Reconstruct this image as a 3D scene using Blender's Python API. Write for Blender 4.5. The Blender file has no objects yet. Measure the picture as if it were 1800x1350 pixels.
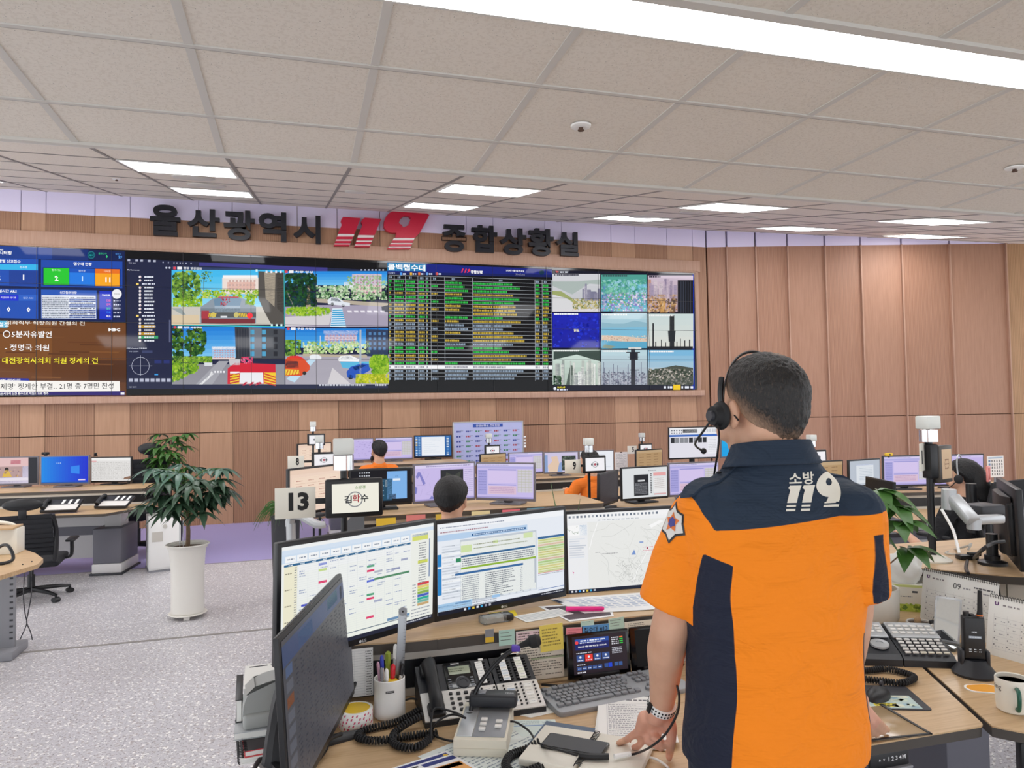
import bpy, bmesh, math, random
import numpy as np
from mathutils import Vector as V, Matrix, noise, Quaternion
from mathutils.bvhtree import BVHTree
random.seed(7)
SC = bpy.context.scene
COL = SC.collection
PI = math.pi
sin, cos, rad = math.sin, math.cos, math.radians

# ---------------------------------------------------------------- camera, world, exposure
H = 1.6
F_PX = 1280.645
CR, CU, CF = V((0.95969, -0.28016, -0.01743)), None, V((0.28050, 0.95924, 0.03471))
_yaw, _pit, _rol = 0.28451407, 0.03471657, -0.01742861
CF = V((sin(_yaw) * cos(_pit), cos(_yaw) * cos(_pit), sin(_pit)))
_r = V((cos(_yaw), -sin(_yaw), 0)); _u = _r.cross(CF)
CR = cos(_rol) * _r + sin(_rol) * _u
CU = -sin(_rol) * _r + cos(_rol) * _u
cd = bpy.data.cameras.new('camera')
cd.sensor_fit = 'HORIZONTAL'; cd.sensor_width = 36.0
cd.lens = F_PX / 1800 * 36.0
cd.clip_start = 0.05; cd.clip_end = 200
cam = bpy.data.objects.new('camera', cd); COL.objects.link(cam)
cam.matrix_world = Matrix(((CR.x, CU.x, -CF.x, 0), (CR.y, CU.y, -CF.y, 0), (CR.z, CU.z, -CF.z, H), (0, 0, 0, 1)))
SC.camera = cam
SC.view_settings.view_transform = 'Standard'
SC.view_settings.look = 'None'
SC.view_settings.exposure = 0.28
SC.view_settings.gamma = 1.0
SC.view_settings.use_curve_mapping = False
w = bpy.data.worlds.new('room_light'); SC.world = w; w.use_nodes = True
w.node_tree.nodes['Background'].inputs[0].default_value = (0.93, 0.96, 1.0, 1)
w.node_tree.nodes['Background'].inputs[1].default_value = 1.75
LAMP = 9.5      # strength of the ceiling panels
STRIP = 8.0     # strength of the long strip lamp above the desk

O = V((0, 0, H))
def ray(px, py): return CF + (px - 900) / F_PX * CR - (py - 675) / F_PX * CU
def onZ(px, py, z):
    d = ray(px, py); return O + d * ((z - H) / d.z)
def onY(px, py, y):
    d = ray(px, py); return O + d * (y / d.y)
def onD(px, py, t): return O + ray(px, py) * t

# ---------------------------------------------------------------- materials
def lin(c):
    if isinstance(c, str):
        c = c.lstrip('#'); c = [int(c[i:i + 2], 16) / 255 for i in (0, 2, 4)]
    return tuple(x / 12.92 if x <= 0.04045 else ((x + 0.055) / 1.055) ** 2.4 for x in c[:3])
MATS = {}
def mat(name, col, rough=0.5, metal=0.0, var=0.0, scale=20.0, bump=0.0, emit=0.0, trans=0.0, coat=0.0, stretch=None, bscale=None, alpha=1.0, sheen=0.0):
    """Principled material; VAR mottles the colour with object-space noise, BUMP roughens the surface"""
    m = bpy.data.materials.new(name); m.use_nodes = True
    nt = m.node_tree; b = nt.nodes['Principled BSDF']
    c = lin(col)
    b.inputs['Base Color'].default_value = (*c, 1)
    b.inputs['Roughness'].default_value = rough
    b.inputs['Metallic'].default_value = metal
    if trans: b.inputs['Transmission Weight'].default_value = trans
    if coat: b.inputs['Coat Weight'].default_value = coat
    if sheen: b.inputs['Sheen Weight'].default_value = sheen
    if alpha < 1: b.inputs['Alpha'].default_value = alpha
    if emit:
        b.inputs['Emission Color'].default_value = (*c, 1); b.inputs['Emission Strength'].default_value = emit
    if var or bump:
        tc = nt.nodes.new('ShaderNodeTexCoord'); mp = nt.nodes.new('ShaderNodeMapping')
        nt.links.new(tc.outputs['Object'], mp.inputs[0])
        if stretch: mp.inputs['Scale'].default_value = stretch
        nz = nt.nodes.new('ShaderNodeTexNoise'); nz.inputs['Scale'].default_value = scale; nz.inputs['Detail'].default_value = 4
        nt.links.new(mp.outputs[0], nz.inputs['Vector'])
        if var:
            mx = nt.nodes.new('ShaderNodeMix'); mx.data_type = 'RGBA'
            mx.inputs[6].default_value = (*[max(0, x * (1 - var)) for x in c], 1)
            mx.inputs[7].default_value = (*[min(1, x * (1 + var)) for x in c], 1)
            nt.links.new(nz.outputs[0], mx.inputs[0]); nt.links.new(mx.outputs[2], b.inputs['Base Color'])
        if bump:
            n2 = nz
            if bscale:
                n2 = nt.nodes.new('ShaderNodeTexNoise'); n2.inputs['Scale'].default_value = bscale
                nt.links.new(mp.outputs[0], n2.inputs['Vector'])
            bp = nt.nodes.new('ShaderNodeBump'); bp.inputs['Strength'].default_value = bump; bp.inputs['Distance'].default_value = 0.01
            nt.links.new(n2.outputs[0], bp.inputs['Height']); nt.links.new(bp.outputs[0], b.inputs['Normal'])
    MATS[name] = m
    return m
def node_mat(name):
    m = bpy.data.materials.new(name); m.use_nodes = True; MATS[name] = m
    nt = m.node_tree
    def N(t, **k):
        n = nt.nodes.new(t)
        for a, v in k.items(): setattr(n, a, v)
        return n
    return m, nt, nt.nodes['Principled BSDF'], N, nt.links.new
def ramp(N, stops, interp='LINEAR'):
    r = N('ShaderNodeValToRGB'); e = r.color_ramp.elements; r.color_ramp.interpolation = interp
    while len(e) < len(stops): e.new(0.5)
    for q, (p, c) in zip(e, stops): q.position = p; q.color = (*lin(c), 1)
    return r

def screen_mat(name, k, rough=0.3):
    m, nt, b, N, L = node_mat(name)
    a = N('ShaderNodeVertexColor', layer_name='Col')
    b.inputs['Base Color'].default_value = (0.01, 0.01, 0.01, 1); b.inputs['Roughness'].default_value = rough
    b.inputs['Specular IOR Level'].default_value = 0.12
    L(a.outputs[0], b.inputs['Emission Color']); b.inputs['Emission Strength'].default_value = k
    return m
def print_mat(name):   # printed matter: colour from the mesh, lit like paper
    m, nt, b, N, L = node_mat(name)
    a = N('ShaderNodeVertexColor', layer_name='Col')
    b.inputs['Roughness'].default_value = 0.6
    L(a.outputs[0], b.inputs['Base Color'])
    return m
screen_mat('screen', 0.78); screen_mat('wall_screen', 0.84, 0.05); screen_mat('dim_screen', 0.2, 0.35); print_mat('print')

# ---------------------------------------------------------------- meshes
class MB:
    """collects shapes and links them as ONE mesh object"""
    def __init__(s, M=None):
        s.v = []; s.f = []; s.m = []; s.M = M or Matrix(); s.cur = 0
    def add(s, vs, fs, M=None):
        n = len(s.v); T = s.M @ M if M else s.M
        s.v += [T @ V(p) for p in vs]; s.f += [[i + n for i in f] for f in fs]; s.m += [s.cur] * len(fs)
        return s
    def bmesh(s, bm, M=None):
        bm.verts.ensure_lookup_table()
        for i, v in enumerate(bm.verts): v.index = i
        s.add([v.co.copy() for v in bm.verts], [[v.index for v in f.verts] for f in bm.faces], M); bm.free(); return s
    def box(s, c, d, r=0.0, rot=None, seg=2):
        """box centred at c, of size d, edges rounded by r"""
        M = Matrix.Translation(c) @ (rot.to_matrix().to_4x4() if isinstance(rot, Quaternion) else (rot or Matrix()))
        bm = bmesh.new(); bmesh.ops.create_cube(bm, size=1)
        for v in bm.verts: v.co = V((v.co.x * d[0], v.co.y * d[1], v.co.z * d[2]))
        if r > 0: bmesh.ops.bevel(bm, geom=bm.edges[:], offset=min(r, min(d) * 0.49), segments=seg, affect='EDGES', profile=0.5)
        return s.bmesh(bm, M)
    def cyl(s, p0, p1, r0, r1=None, n=20, cap=True):
        p0, p1 = V(p0), V(p1); r1 = r0 if r1 is None else r1
        q = (p1 - p0).to_track_quat('Z', 'Y'); vs = []; 
        for p, r in ((p0, r0), (p1, r1)):
            for k in range(n): vs.append(p + q @ V((r * cos(2 * PI * k / n), r * sin(2 * PI * k / n), 0)))
        fs = [[k, (k + 1) % n, n + (k + 1) % n, n + k] for k in range(n)]
        if cap: fs += [list(range(n))[::-1], list(range(n, 2 * n))]
        return s.add(vs, fs)
    def lathe(s, prof, c=(0, 0, 0), n=32, M=None):
        """profile of (radius, height) turned about the vertical through c"""
        vs = []; fs = []
        for r, z in prof:
            for k in range(n): vs.append(V(c) + V((r * cos(2 * PI * k / n), r * sin(2 * PI * k / n), z)))
        for j in range(len(prof) - 1):
            for k in range(n): fs.append([j * n + k, j * n + (k + 1) % n, (j + 1) * n + (k + 1) % n, (j + 1) * n + k])
        if prof[0][0] > 1e-4: fs.append(list(range(n))[::-1])
        if prof[-1][0] > 1e-4: fs.append([(len(prof) - 1) * n + k for k in range(n)])
        return s.add(vs, fs, M)
    def tube(s, pts, r, n=8, smooth=0, flat=1.0):
        """round bar along a polyline; r a number or one per point; smooth = subdivisions (Catmull-Rom)"""
        pts = [V(p) for p in pts]; rs = list(r) if hasattr(r, '__len__') else [r] * len(pts)
        if smooth:
            P = []; Rr = []
            for i in range(len(pts) - 1):
                a, b, c, d = pts[max(i - 1, 0)], pts[i], pts[i + 1], pts[min(i + 2, len(pts) - 1)]
                for k in range(smooth):
                    t = k / smooth
                    P.append(0.5 * (2 * b + (c - a) * t + (2 * a - 5 * b + 4 * c - d) * t * t + (3 * b - a - 3 * c + d) * t ** 3)); Rr.append(rs[i] * (1 - t) + rs[i + 1] * t)
            P.append(pts[-1]); Rr.append(rs[-1]); pts, rs = P, Rr
        vs = []; N0 = None
        for i, p in enumerate(pts):
            t = (pts[min(i + 1, len(pts) - 1)] - pts[max(i - 1, 0)])
            if t.length < 1e-9: t = V((0, 0, 1))
            t.normalize()
            if N0 is None: N0 = t.orthogonal().normalized()
            N0 = (N0 - t * N0.dot(t)); N0 = N0.normalized() if N0.length > 1e-6 else t.orthogonal().normalized()
            B = t.cross(N0)
            for k in range(n): vs.append(p + rs[i] * (cos(2 * PI * k / n) * N0 + flat * sin(2 * PI * k / n) * B))
        m = len(pts)
        fs = [[j * n + k, j * n + (k + 1) % n, (j + 1) * n + (k + 1) % n, (j + 1) * n + k] for j in range(m - 1) for k in range(n)]
        fs += [list(range(n))[::-1], [(m - 1) * n + k for k in range(n)]]
        return s.add(vs, fs)
    def prism(s, poly, z0, z1, M=None, r=0.0):
        """polygon in x, y extruded from z0 to z1; r bevels its top and bottom rims"""
        a = sum(poly[i][0] * poly[(i + 1) % len(poly)][1] - poly[(i + 1) % len(poly)][0] * poly[i][1] for i in range(len(poly)))
        if a < 0: poly = poly[::-1]
        bm = bmesh.new(); vs = [bm.verts.new((p[0], p[1], z0)) for p in poly]; f = bm.faces.new(vs)
        e = bmesh.ops.extrude_face_region(bm, geom=[f])
        for v in e['geom']:
            if isinstance(v, bmesh.types.BMVert): v.co.z = z1
        bmesh.ops.recalc_face_normals(bm, faces=bm.faces[:])
        if r > 0:
            ed = [x for x in bm.edges if abs(x.verts[0].co.z - x.verts[1].co.z) < 1e-6]
            bmesh.ops.bevel(bm, geom=ed, offset=r, segments=2, affect='EDGES', profile=0.5)
        return s.bmesh(bm, M)
    def quad(s, a, b, c, d): return s.add([a, b, c, d], [[0, 1, 2, 3]])
    def sphere(s, c, r, n=16, m=10, M=None):
        sc = r if hasattr(r, '__len__') else (r, r, r)
        bm = bmesh.new(); bmesh.ops.create_uvsphere(bm, u_segments=n, v_segments=m, radius=1)
        return s.bmesh(bm, Matrix.Translation(c) @ (M or Matrix()) @ Matrix.Diagonal((*sc, 1)))
    def build(s, name, mats, parent=None, ang=35, smooth=True):
        me = bpy.data.meshes.new(name)
        me.from_pydata(s.v, [], s.f); 
        for m in (mats if isinstance(mats, (list, tuple)) else [mats]): me.materials.append(MATS[m])
        if len(me.materials) > 1: me.polygons.foreach_set('material_index', s.m)
        if smooth:
            me.shade_smooth(); me.set_sharp_from_angle(angle=rad(ang))
        me.update()
        return link(name, me, parent)
def link(name, me, parent=None):
    o = bpy.data.objects.new(name, me); COL.objects.link(o)
    if parent: o.parent = parent
    return o
def tag(o, label=None, cat=None, group=None, kind=None):
    for k, v in (('label', label), ('category', cat), ('group', group), ('kind', kind)):
        if v: o[k] = v
    return o
def thing(name, label, cat, loc=(0, 0, 0), rz=0.0, group=None):
    o = bpy.data.objects.new(name, None); COL.objects.link(o); o.empty_display_size = 0.05
    o.location = loc; o.rotation_euler = (0, 0, rz)
    return tag(o, label, cat, group)
def struct(o): o['kind'] = 'structure'; return o
KIDS = {}
def dup(root, loc, rz, label, group=None):
    """copy of a thing with copies of its parts and sub-parts (mesh data shared)"""
    r = root.copy(); COL.objects.link(r); r.location = loc; r.rotation_euler = (0, 0, rz); r['label'] = label
    if group: r['group'] = group
    for ch in list(root.children):
        c = ch.copy(); COL.objects.link(c); c.parent = r
        for g in list(ch.children):
            d = g.copy(); COL.objects.link(d); d.parent = c
    return r

# ---------------------------------------------------------------- lettering and flat artwork
TXT = {}
def glyphs(s, bold=0.0, res=2):
    """outline of a line of text, 1 unit high em, centred; -> verts (2D), faces, width"""
    k = (s, bold, res)
    if k not in TXT:
        c = bpy.data.curves.new('t', 'FONT'); c.body = s; c.size = 1; c.align_x = 'CENTER'; c.align_y = 'BOTTOM_BASELINE' if False else 'CENTER'
        c.offset = bold; c.resolution_u = res; c.fill_mode = 'FRONT' if False else 'BOTH'
        o = bpy.data.objects.new('t', c); COL.objects.link(o)
        me = o.to_mesh(); vs = [v.co.copy() for v in me.vertices]; fs = [list(p.vertices) for p in me.polygons]
        o.to_mesh_clear(); bpy.data.objects.remove(o); bpy.data.curves.remove(c)
        if vs:
            x0, x1 = min(v.x for v in vs), max(v.x for v in vs); y0, y1 = min(v.y for v in vs), max(v.y for v in vs)
            vs = [V(((v.x - (x0 + x1) / 2), (v.y - (y0 + y1) / 2), 0)) for v in vs]
        else: x0 = x1 = y0 = y1 = 0
        TXT[k] = (vs, fs, x1 - x0, y1 - y0)
    return TXT[k]
def letters_3d(mb, s, w, h, depth, M, bold=0.0, shear=0.0, res=4):
    """solid letters filling a box w x h, front at +depth"""
    c = bpy.data.curves.new('t', 'FONT'); c.body = s; c.size = 1; c.offset = bold; c.resolution_u = res; c.extrude = 0.5; c.shear = shear
    o = bpy.data.objects.new('t', c); COL.objects.link(o); me = o.to_mesh()
    vs = [v.co.copy() for v in me.vertices]; fs = [list(p.vertices) for p in me.polygons]
    o.to_mesh_clear(); bpy.data.objects.remove(o); bpy.data.curves.remove(c)
    x0, x1 = min(v.x for v in vs), max(v.x for v in vs); y0, y1 = min(v.y for v in vs), max(v.y for v in vs)
    vs = [V(((v.x - (x0 + x1) / 2) / (x1 - x0) * w, (v.y - (y0 + y1) / 2) / (y1 - y0) * h, (v.z + 0.5) * depth)) for v in vs]
    mb.add(vs, fs, M)
class Art:
    """flat artwork W x Hh (units of its own, y down), laid on a plane in thin layers; colours go into the mesh"""
    def __init__(s, W, Hh, w, h, step=0.0003):
        s.W, s.H, s.w, s.h, s.step = W, Hh, w, h, step; s.v = []; s.f = []; s.c = []; s.z = 0
    def _p(s, x, y): return V(((x / s.W - 0.5) * s.w, (0.5 - y / s.H) * s.h, s.z * s.step))
    def up(s, n=1): s.z += n; return s
    def poly(s, pts, col):
        n = len(s.v); s.v += [s._p(*p) for p in pts]; s.f.append(list(range(n, n + len(pts)))); s.c.append(lin(col)); return s
    def rect(s, x0, y0, x1, y1, col): return s.poly([(x0, y1), (x1, y1), (x1, y0), (x0, y0)], col)
    def frame(s, x0, y0, x1, y1, t, col):
        s.rect(x0, y0, x1, y0 + t, col); s.rect(x0, y1 - t, x1, y1, col); s.rect(x0, y0, x0 + t, y1, col); s.rect(x1 - t, y0, x1, y1, col); return s
    def line(s, x0, y0, x1, y1, t, col):
        d = math.hypot(x1 - x0, y1 - y0) or 1; nx, ny = -(y1 - y0) / d * t / 2, (x1 - x0) / d * t / 2
        return s.poly([(x0 + nx, y0 + ny), (x1 + nx, y1 + ny), (x1 - nx, y1 - ny), (x0 - nx, y0 - ny)], col)
    def disc(s, x, y, r, col, n=16, ry=None): return s.poly([(x + r * cos(2 * PI * k / n), y - (ry or r) * sin(2 * PI * k / n)) for k in range(n)], col)
    def ring(s, x, y, r, t, col, n=24):
        for k in range(n):
            a, b = 2 * PI * k / n, 2 * PI * (k + 1) / n
            s.poly([(x + r * cos(a), y - r * sin(a)), (x + r * cos(b), y - r * sin(b)), (x + (r - t) * cos(b), y - (r - t) * sin(b)), (x + (r - t) * cos(a), y - (r - t) * sin(a))], col)
        return s
    def grad(s, x0, y0, x1, y1, c0, c1, n=8, horiz=False):
        a = [int(c0[i:i + 2], 16) for i in (1, 3, 5)]; b = [int(c1[i:i + 2], 16) for i in (1, 3, 5)]
        for k in range(n):
            t = (k + 0.5) / n; c = [(p + (q - p) * t) / 255 for p, q in zip(a, b)]
            if horiz: s.rect(x0 + (x1 - x0) * k / n, y0, x0 + (x1 - x0) * (k + 1) / n, y1, c)
            else: s.rect(x0, y0 + (y1 - y0) * k / n, x1, y0 + (y1 - y0) * (k + 1) / n, c)
        return s
    def text(s, t, x, y, hgt, col, bold=0.0, align='c', width=None, shear=0.0, res=2):
        """text whose ink box is hgt high (art units), centred at x, y"""
        vs, fs, tw, th = glyphs(t, bold, res)
        if not vs: return s
        ky = hgt / th; kx = width / tw if width else ky
        W = tw * kx; ox = x if align == 'c' else (x + W / 2 if align == 'l' else x - W / 2)
        n = len(s.v); s.v += [s._p(ox + (v.x + shear * v.y) * kx, y - v.y * ky) for v in vs]
        for f in fs: s.f.append([i + n for i in f]); s.c.append(lin(col))
        return s
    def dashes(s, x0, y, x1, h, col, rnd, lo=0.6, hi=2.2, gap=0.7, fill=1.0):
        """a line of writing too small to read: short strokes"""
        x = x0
        while x < x1:
            L = rnd.uniform(lo, hi) * h
            if rnd.random() < fill: s.rect(x, y - h / 2, min(x + L, x1), y + h / 2, col)
            x += L + gap * h * rnd.uniform(0.4, 1.2)
        return s
    def blobs(s, x0, y0, x1, y1, n, r, cols, rnd, inside=None):
        if hasattr(s, 'k'): n, r = int(n * 2.2), r * .68
        for _ in range(n):
            x, y = rnd.uniform(x0, x1), rnd.uniform(y0, y1)
            if inside and not inside(x, y): continue
            q = r * rnd.uniform(0.5, 1.3); a = rnd.uniform(0, 6)
            pts = [(min(max(x + q * rnd.uniform(0.6, 1.1) * cos(a + k * 1.2566), x0), x1), min(max(y - q * rnd.uniform(0.6, 1.1) * sin(a + k * 1.2566), y0), y1)) for k in range(5)]
            s.poly(pts, rnd.choice(cols))
        return s
    def build(s, name, m, parent=None, M=None):
        me = bpy.data.meshes.new(name)
        me.from_pydata([M @ p for p in s.v] if M else s.v, [], s.f)
        me.materials.append(MATS[m])
        at = me.color_attributes.new('Col', 'FLOAT_COLOR', 'CORNER'); buf = []
        for f, c in zip(s.f, s.c): buf += [*c, 1.0] * len(f)
        at.data.foreach_set('color', buf)
        me.update()
        return link(name, me, parent)
UPRIGHT = Matrix.Rotation(PI / 2, 4, 'X')      # art plane -> standing, facing -Y

# ---------------------------------------------------------------- the room: surfaces
def wood_mat(name, a, b, slat=None, rough=0.55):
    m, nt, bs, N, L = node_mat(name)
    tc = N('ShaderNodeTexCoord'); mp = N('ShaderNodeMapping'); mp.inputs['Scale'].default_value = (14, 14, 0.6)
    L(tc.outputs['Object'], mp.inputs[0])
    nz = N('ShaderNodeTexNoise'); nz.inputs['Scale'].default_value = 4; nz.inputs['Detail'].default_value = 6; L(mp.outputs[0], nz.inputs['Vector'])
    r = ramp(N, [(0.3, a), (0.7, b)]); L(nz.outputs[0], r.inputs[0]); col = r.outputs[0]
    if slat:   # fine vertical ribs
        wv = N('ShaderNodeTexWave', wave_type='BANDS', bands_direction='X', wave_profile='SIN'); wv.inputs['Scale'].default_value = slat; wv.inputs['Distortion'].default_value = 0
        L(tc.outputs['Object'], wv.inputs['Vector'])
        r2 = ramp(N, [(0.25, '#8d8d8d'), (0.5, '#ffffff')]); L(wv.outputs[0], r2.inputs[0])
        mx = N('ShaderNodeMix', data_type='RGBA', blend_type='MULTIPLY'); mx.inputs[0].default_value = 0.3
        L(col, mx.inputs[6]); L(r2.outputs[0], mx.inputs[7]); col = mx.outputs[2]
        bp = N('ShaderNodeBump'); bp.inputs['Strength'].default_value = 0.2; bp.inputs['Distance'].default_value = 0.006
        L(wv.outputs[0], bp.inputs['Height']); L(bp.outputs[0], bs.inputs['Normal'])
    L(col, bs.inputs['Base Color']); bs.inputs['Roughness'].default_value = rough
wood_mat('wood_slat', '#9c7357', '#ac8264', 11.0)
wood_mat('wood_plain', '#ad8566', '#ba9273')
wood_mat('wood_trim', '#b08b74', '#bd9a84')
wood_mat('wood_slat_lit', '#ac845e', '#bc946c', 11.0)  # warmer light on the rightmost wall panels, put into the wood colour
wood_mat('wood_right', '#a4785e', '#b1866c', 13.0)
wood_mat('wood_right_plain', '#ab8066', '#b88d73', 30.0)
mat('groove', '#5a4438', 0.8)
mat('band_cast_tint', '#e6e0fa', 0.6)  # white paint with the lavender cast of the light put into its colour
mat('grey_line', '#8f8ca0', 0.6)
mat('white_paint', '#e9e7ea', 0.5)
mat('tbar', '#cfccc6', 0.5)
mat('tbar_dark', '#8f8a86', 0.6)
mat('black', '#101114', 0.4)
mat('blackgloss', '#0b0c10', 0.15)
mat('sign_navy', '#14161f', 0.45)
mat('sign_red', '#c8183c', 0.4)
mat('white', '#f2f2f0', 0.5)
mat('panel_lamp', '#fdfdff', 0.5, emit=LAMP)
mat('strip_lamp', '#fdfeff', 0.5, emit=STRIP)
mat('chrome', '#cfd2d6', 0.2, 1.0)
mat('purple_floor', '#a49bcb', 0.7, var=0.12, scale=300)
def speck_mat(name, base, specks, sc, rough, bump=0.0):
    m, nt, bs, N, L = node_mat(name)
    tc = N('ShaderNodeTexCoord'); cur = None
    mx0 = N('ShaderNodeRGB'); mx0.outputs[0].default_value = (*lin(base), 1); cur = mx0.outputs[0]
    nz = N('ShaderNodeTexNoise'); nz.inputs['Scale'].default_value = 1.3; nz.inputs['Detail'].default_value = 3; L(tc.outputs['Object'], nz.inputs['Vector'])
    for i, (c, s, lo, hi) in enumerate(specks):
        n = N('ShaderNodeTexNoise'); n.inputs['Scale'].default_value = s * sc; n.inputs['Detail'].default_value = 1.0
        mp = N('ShaderNodeMapping'); mp.inputs['Location'].default_value = (i * 7.3, i * 3.1, i); L(tc.outputs['Object'], mp.inputs[0]); L(mp.outputs[0], n.inputs['Vector'])
        mr = N('ShaderNodeMapRange'); mr.inputs[1].default_value = lo; mr.inputs[2].default_value = hi; L(n.outputs[0], mr.inputs[0])
        mx = N('ShaderNodeMix', data_type='RGBA'); L(mr.outputs[0], mx.inputs[0]); L(cur, mx.inputs[6]); mx.inputs[7].default_value = (*lin(c), 1); cur = mx.outputs[2]
        if bump and i == 0:
            bp = N('ShaderNodeBump', invert=True); bp.inputs['Strength'].default_value = bump; bp.inputs['Distance'].default_value = 0.004; L(mr.outputs[0], bp.inputs['Height']); L(bp.outputs[0], bs.inputs['Normal'])
    L(cur, bs.inputs['Base Color']); bs.inputs['Roughness'].default_value = rough
speck_mat('ceiling_tile', '#e4ddd2', [('#8a837b', 1.0, 0.68, 0.76), ('#dcd4c8', 0.35, 0.5, 0.65)], 190, 0.85, 0.5)
speck_mat('terrazzo', '#c3c1c6', [('#6f6b70', 1.0, 0.6, 0.68), ('#f6f4f2', 0.7, 0.6, 0.67), ('#a8a0a0', 0.5, 0.58, 0.68)], 95, 0.38)

# ---------------------------------------------------------------- the room: floor, walls, ceilings
YW = 11.47; NZ = 2.822; SOF = 3.625
def ceil_z(y): return 3.1 + 0.21045 * (y - 3.63)
m = MB(); m.box((4, 1.0, -0.05), (20, 14.96, 0.1)); o = struct(m.build('floor', 'terrazzo', smooth=False))
m = MB(); m.box((4, 9.99, -0.05), (20, 3.02, 0.1)); struct(m.build('floor_rear', 'purple_floor', smooth=False))
m = MB(); m.box((4, 5.765, 0.001), (20, 0.03, 0.004)); m.box((4, 8.48, 0.001), (20, 0.02, 0.004)); struct(m.build('trim_1', 'tbar_dark', smooth=False))
# back wall: ribbed and plain wood panels, pale band above
WX = [onY(x, 345, YW).x for x in (-80, -30, 37, 81, 167, 229, 349, 408, 522, 592)] + [onY(x, 420, YW).x for x in (668, 735, 820, 867, 958, 987, 1074, 1116, 1172, 1217, 1240)]
WX = [-9.0, -7.5, -6.2] + WX
ZB = 4.445
mb = MB()
for i in range(len(WX) - 1):
    a, b = WX[i], WX[i + 1]
    mb.cur = 0 if (i % 2 == 0) else 1
    for z0, z1 in ((0, 1.33), (1.342, ZB)): mb.box(((a + b) / 2, YW + 0.05, (z0 + z1) / 2), (b - a - 0.006, 0.1, z1 - z0))
    mb.cur = 2; mb.box(((a + b) / 2, YW + 0.052, (ZB + 5.3) / 2), (b - a - 0.008, 0.1, 5.3 - ZB))
mb.cur = 3; mb.box(((WX[0] + WX[-1]) / 2, YW + 0.11, 2.6), (WX[-1] - WX[0], 0.1, 5.3))
struct(mb.build('wall_back', ['wood_slat', 'wood_plain', 'band_cast_tint', 'groove'], smooth=False))
# wood frame round the video wall
VX0, VX1, VZ0, VZ1 = -5.2, 6.72, 1.893, 3.952
mb = MB()
mb.box(((VX0 + VX1) / 2, YW - 0.02, VZ1 + 0.13), (VX1 - VX0 + 0.3, 0.05, 0.2), 0.006); mb.box(((VX0 + VX1) / 2, YW - 0.03, VZ1 + 0.02), (VX1 - VX0 + 0.1, 0.07, 0.035), 0.004)
mb.box(((VX0 + VX1) / 2, YW - 0.04, VZ0 - 0.06), (VX1 - VX0 + 0.3, 0.1, 0.1), 0.006)
mb.box((VX1 + 0.06, YW - 0.02, (VZ0 + VZ1) / 2), (0.1, 0.05, VZ1 - VZ0 + 0.1), 0.006)
struct(mb.build('trim_2', 'wood_trim'))
# right wall: panels standing one before the other towards the camera
CORN = V((7.0, YW, 0)); ANG = rad(-15.0)
px = (1240, 1276, 1326.7, 1382.7, 1448.3, 1511, 1582.7, 1667.3, 1765.7, 1835, 1910, 2000, 2100)
DV = V((cos(ANG), sin(ANG), 0))
def along(x):
    d = ray(x, 433.5); den = d.x * -DV.y + DV.x * d.y
    return (CORN.x * -DV.y + DV.x * CORN.y) and ((d.x * CORN.y - d.y * CORN.x) / (d.y * DV.x - d.x * DV.y))
T = [along(x) for x in px]
mb = MB(Matrix.Translation(CORN) @ Matrix.Rotation(ANG, 4, 'Z'))
for i in range(len(T) - 1):
    a, b = T[i], T[i + 1]; mb.cur = (0, 1)[i % 2] if i < 8 else 4
    for z0, z1 in ((0, 1.36), (1.37, ZB)): mb.box(((a + b) / 2 + 0.012, 0.05, (z0 + z1) / 2), (b - a - 0.035, 0.1, z1 - z0), 0.004)
    mb.cur = 2; mb.box(((a + b) / 2 + 0.012, 0.05, (ZB + 5.3) / 2), (b - a - 0.035, 0.1, 5.3 - ZB))
    if i: mb.cur = 5; mb.box((a + 0.004, 0.02, ZB / 2), (0.022, 0.13, ZB), 0.003)
mb.cur = 3; mb.box(((T[0] + T[-1]) / 2, 0.12, 2.6), (T[-1] - T[0], 0.1, 5.3))
struct(mb.build('wall_right', ['wood_right', 'wood_right_plain', 'band_cast_tint', 'groove', 'wood_slat_lit', 'wood_trim'], smooth=False))
# lower ceiling over the front desk, with its grid of bars
mb = MB(); mb.box((4, -0.2, NZ + 0.05), (22, 2 * SOF + 0.4 - 0.05, 0.1)); mb.cur = 1; mb.box((4, SOF + 0.01, NZ + 0.15), (22, 0.03, 0.32))
ce = struct(mb.build('ceiling', ['ceiling_tile', 'white_paint'], smooth=False))
mb = MB()
for k in range(-8, 22): mb.box((-0.946 + 0.605 * k, SOF / 2 - 1.9, NZ - 0.001), (0.03, SOF + 3.8, 0.006))
for k in range(-9, 2): mb.box((4, 2.566 + 0.595 * k, NZ - 0.002), (22, 0.02, 0.007))
mb.cur = 1
for k in range(-9, 2): mb.box((4, 2.578 + 0.595 * k, NZ - 0.001), (22, 0.004, 0.008))
mb.cur = 0; mb.box((4, SOF - 0.01, NZ - 0.005), (22, 0.035, 0.02))
struct(mb.build('ceiling_grid', ['tbar', 'tbar_dark'], smooth=False))
# high sloping ceiling beyond
SL = math.atan(0.21045); MC = Matrix.Translation((0, 3.63, 3.1)) @ Matrix.Rotation(SL, 4, 'X'); CS = 1 / cos(SL)
mb = MB(MC); mb.box((4, 4.1, 0.05), (24, 8.5, 0.1)); struct(mb.build('ceiling_high', 'ceiling_tile', smooth=False))
mb = MB(MC)
for k in range(-8, 16): mb.box((-0.53 + 0.945 * k, 4.05, 0.0), (0.03, 8.2, 0.01))
for k in range(0, 9): mb.box((4, (4.1 + 0.85 * k - 3.63) * CS + 0.0, 0.0), (24, 0.02, 0.01))
struct(mb.build('ceiling_high_grid', 'tbar_dark', smooth=False))
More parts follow.
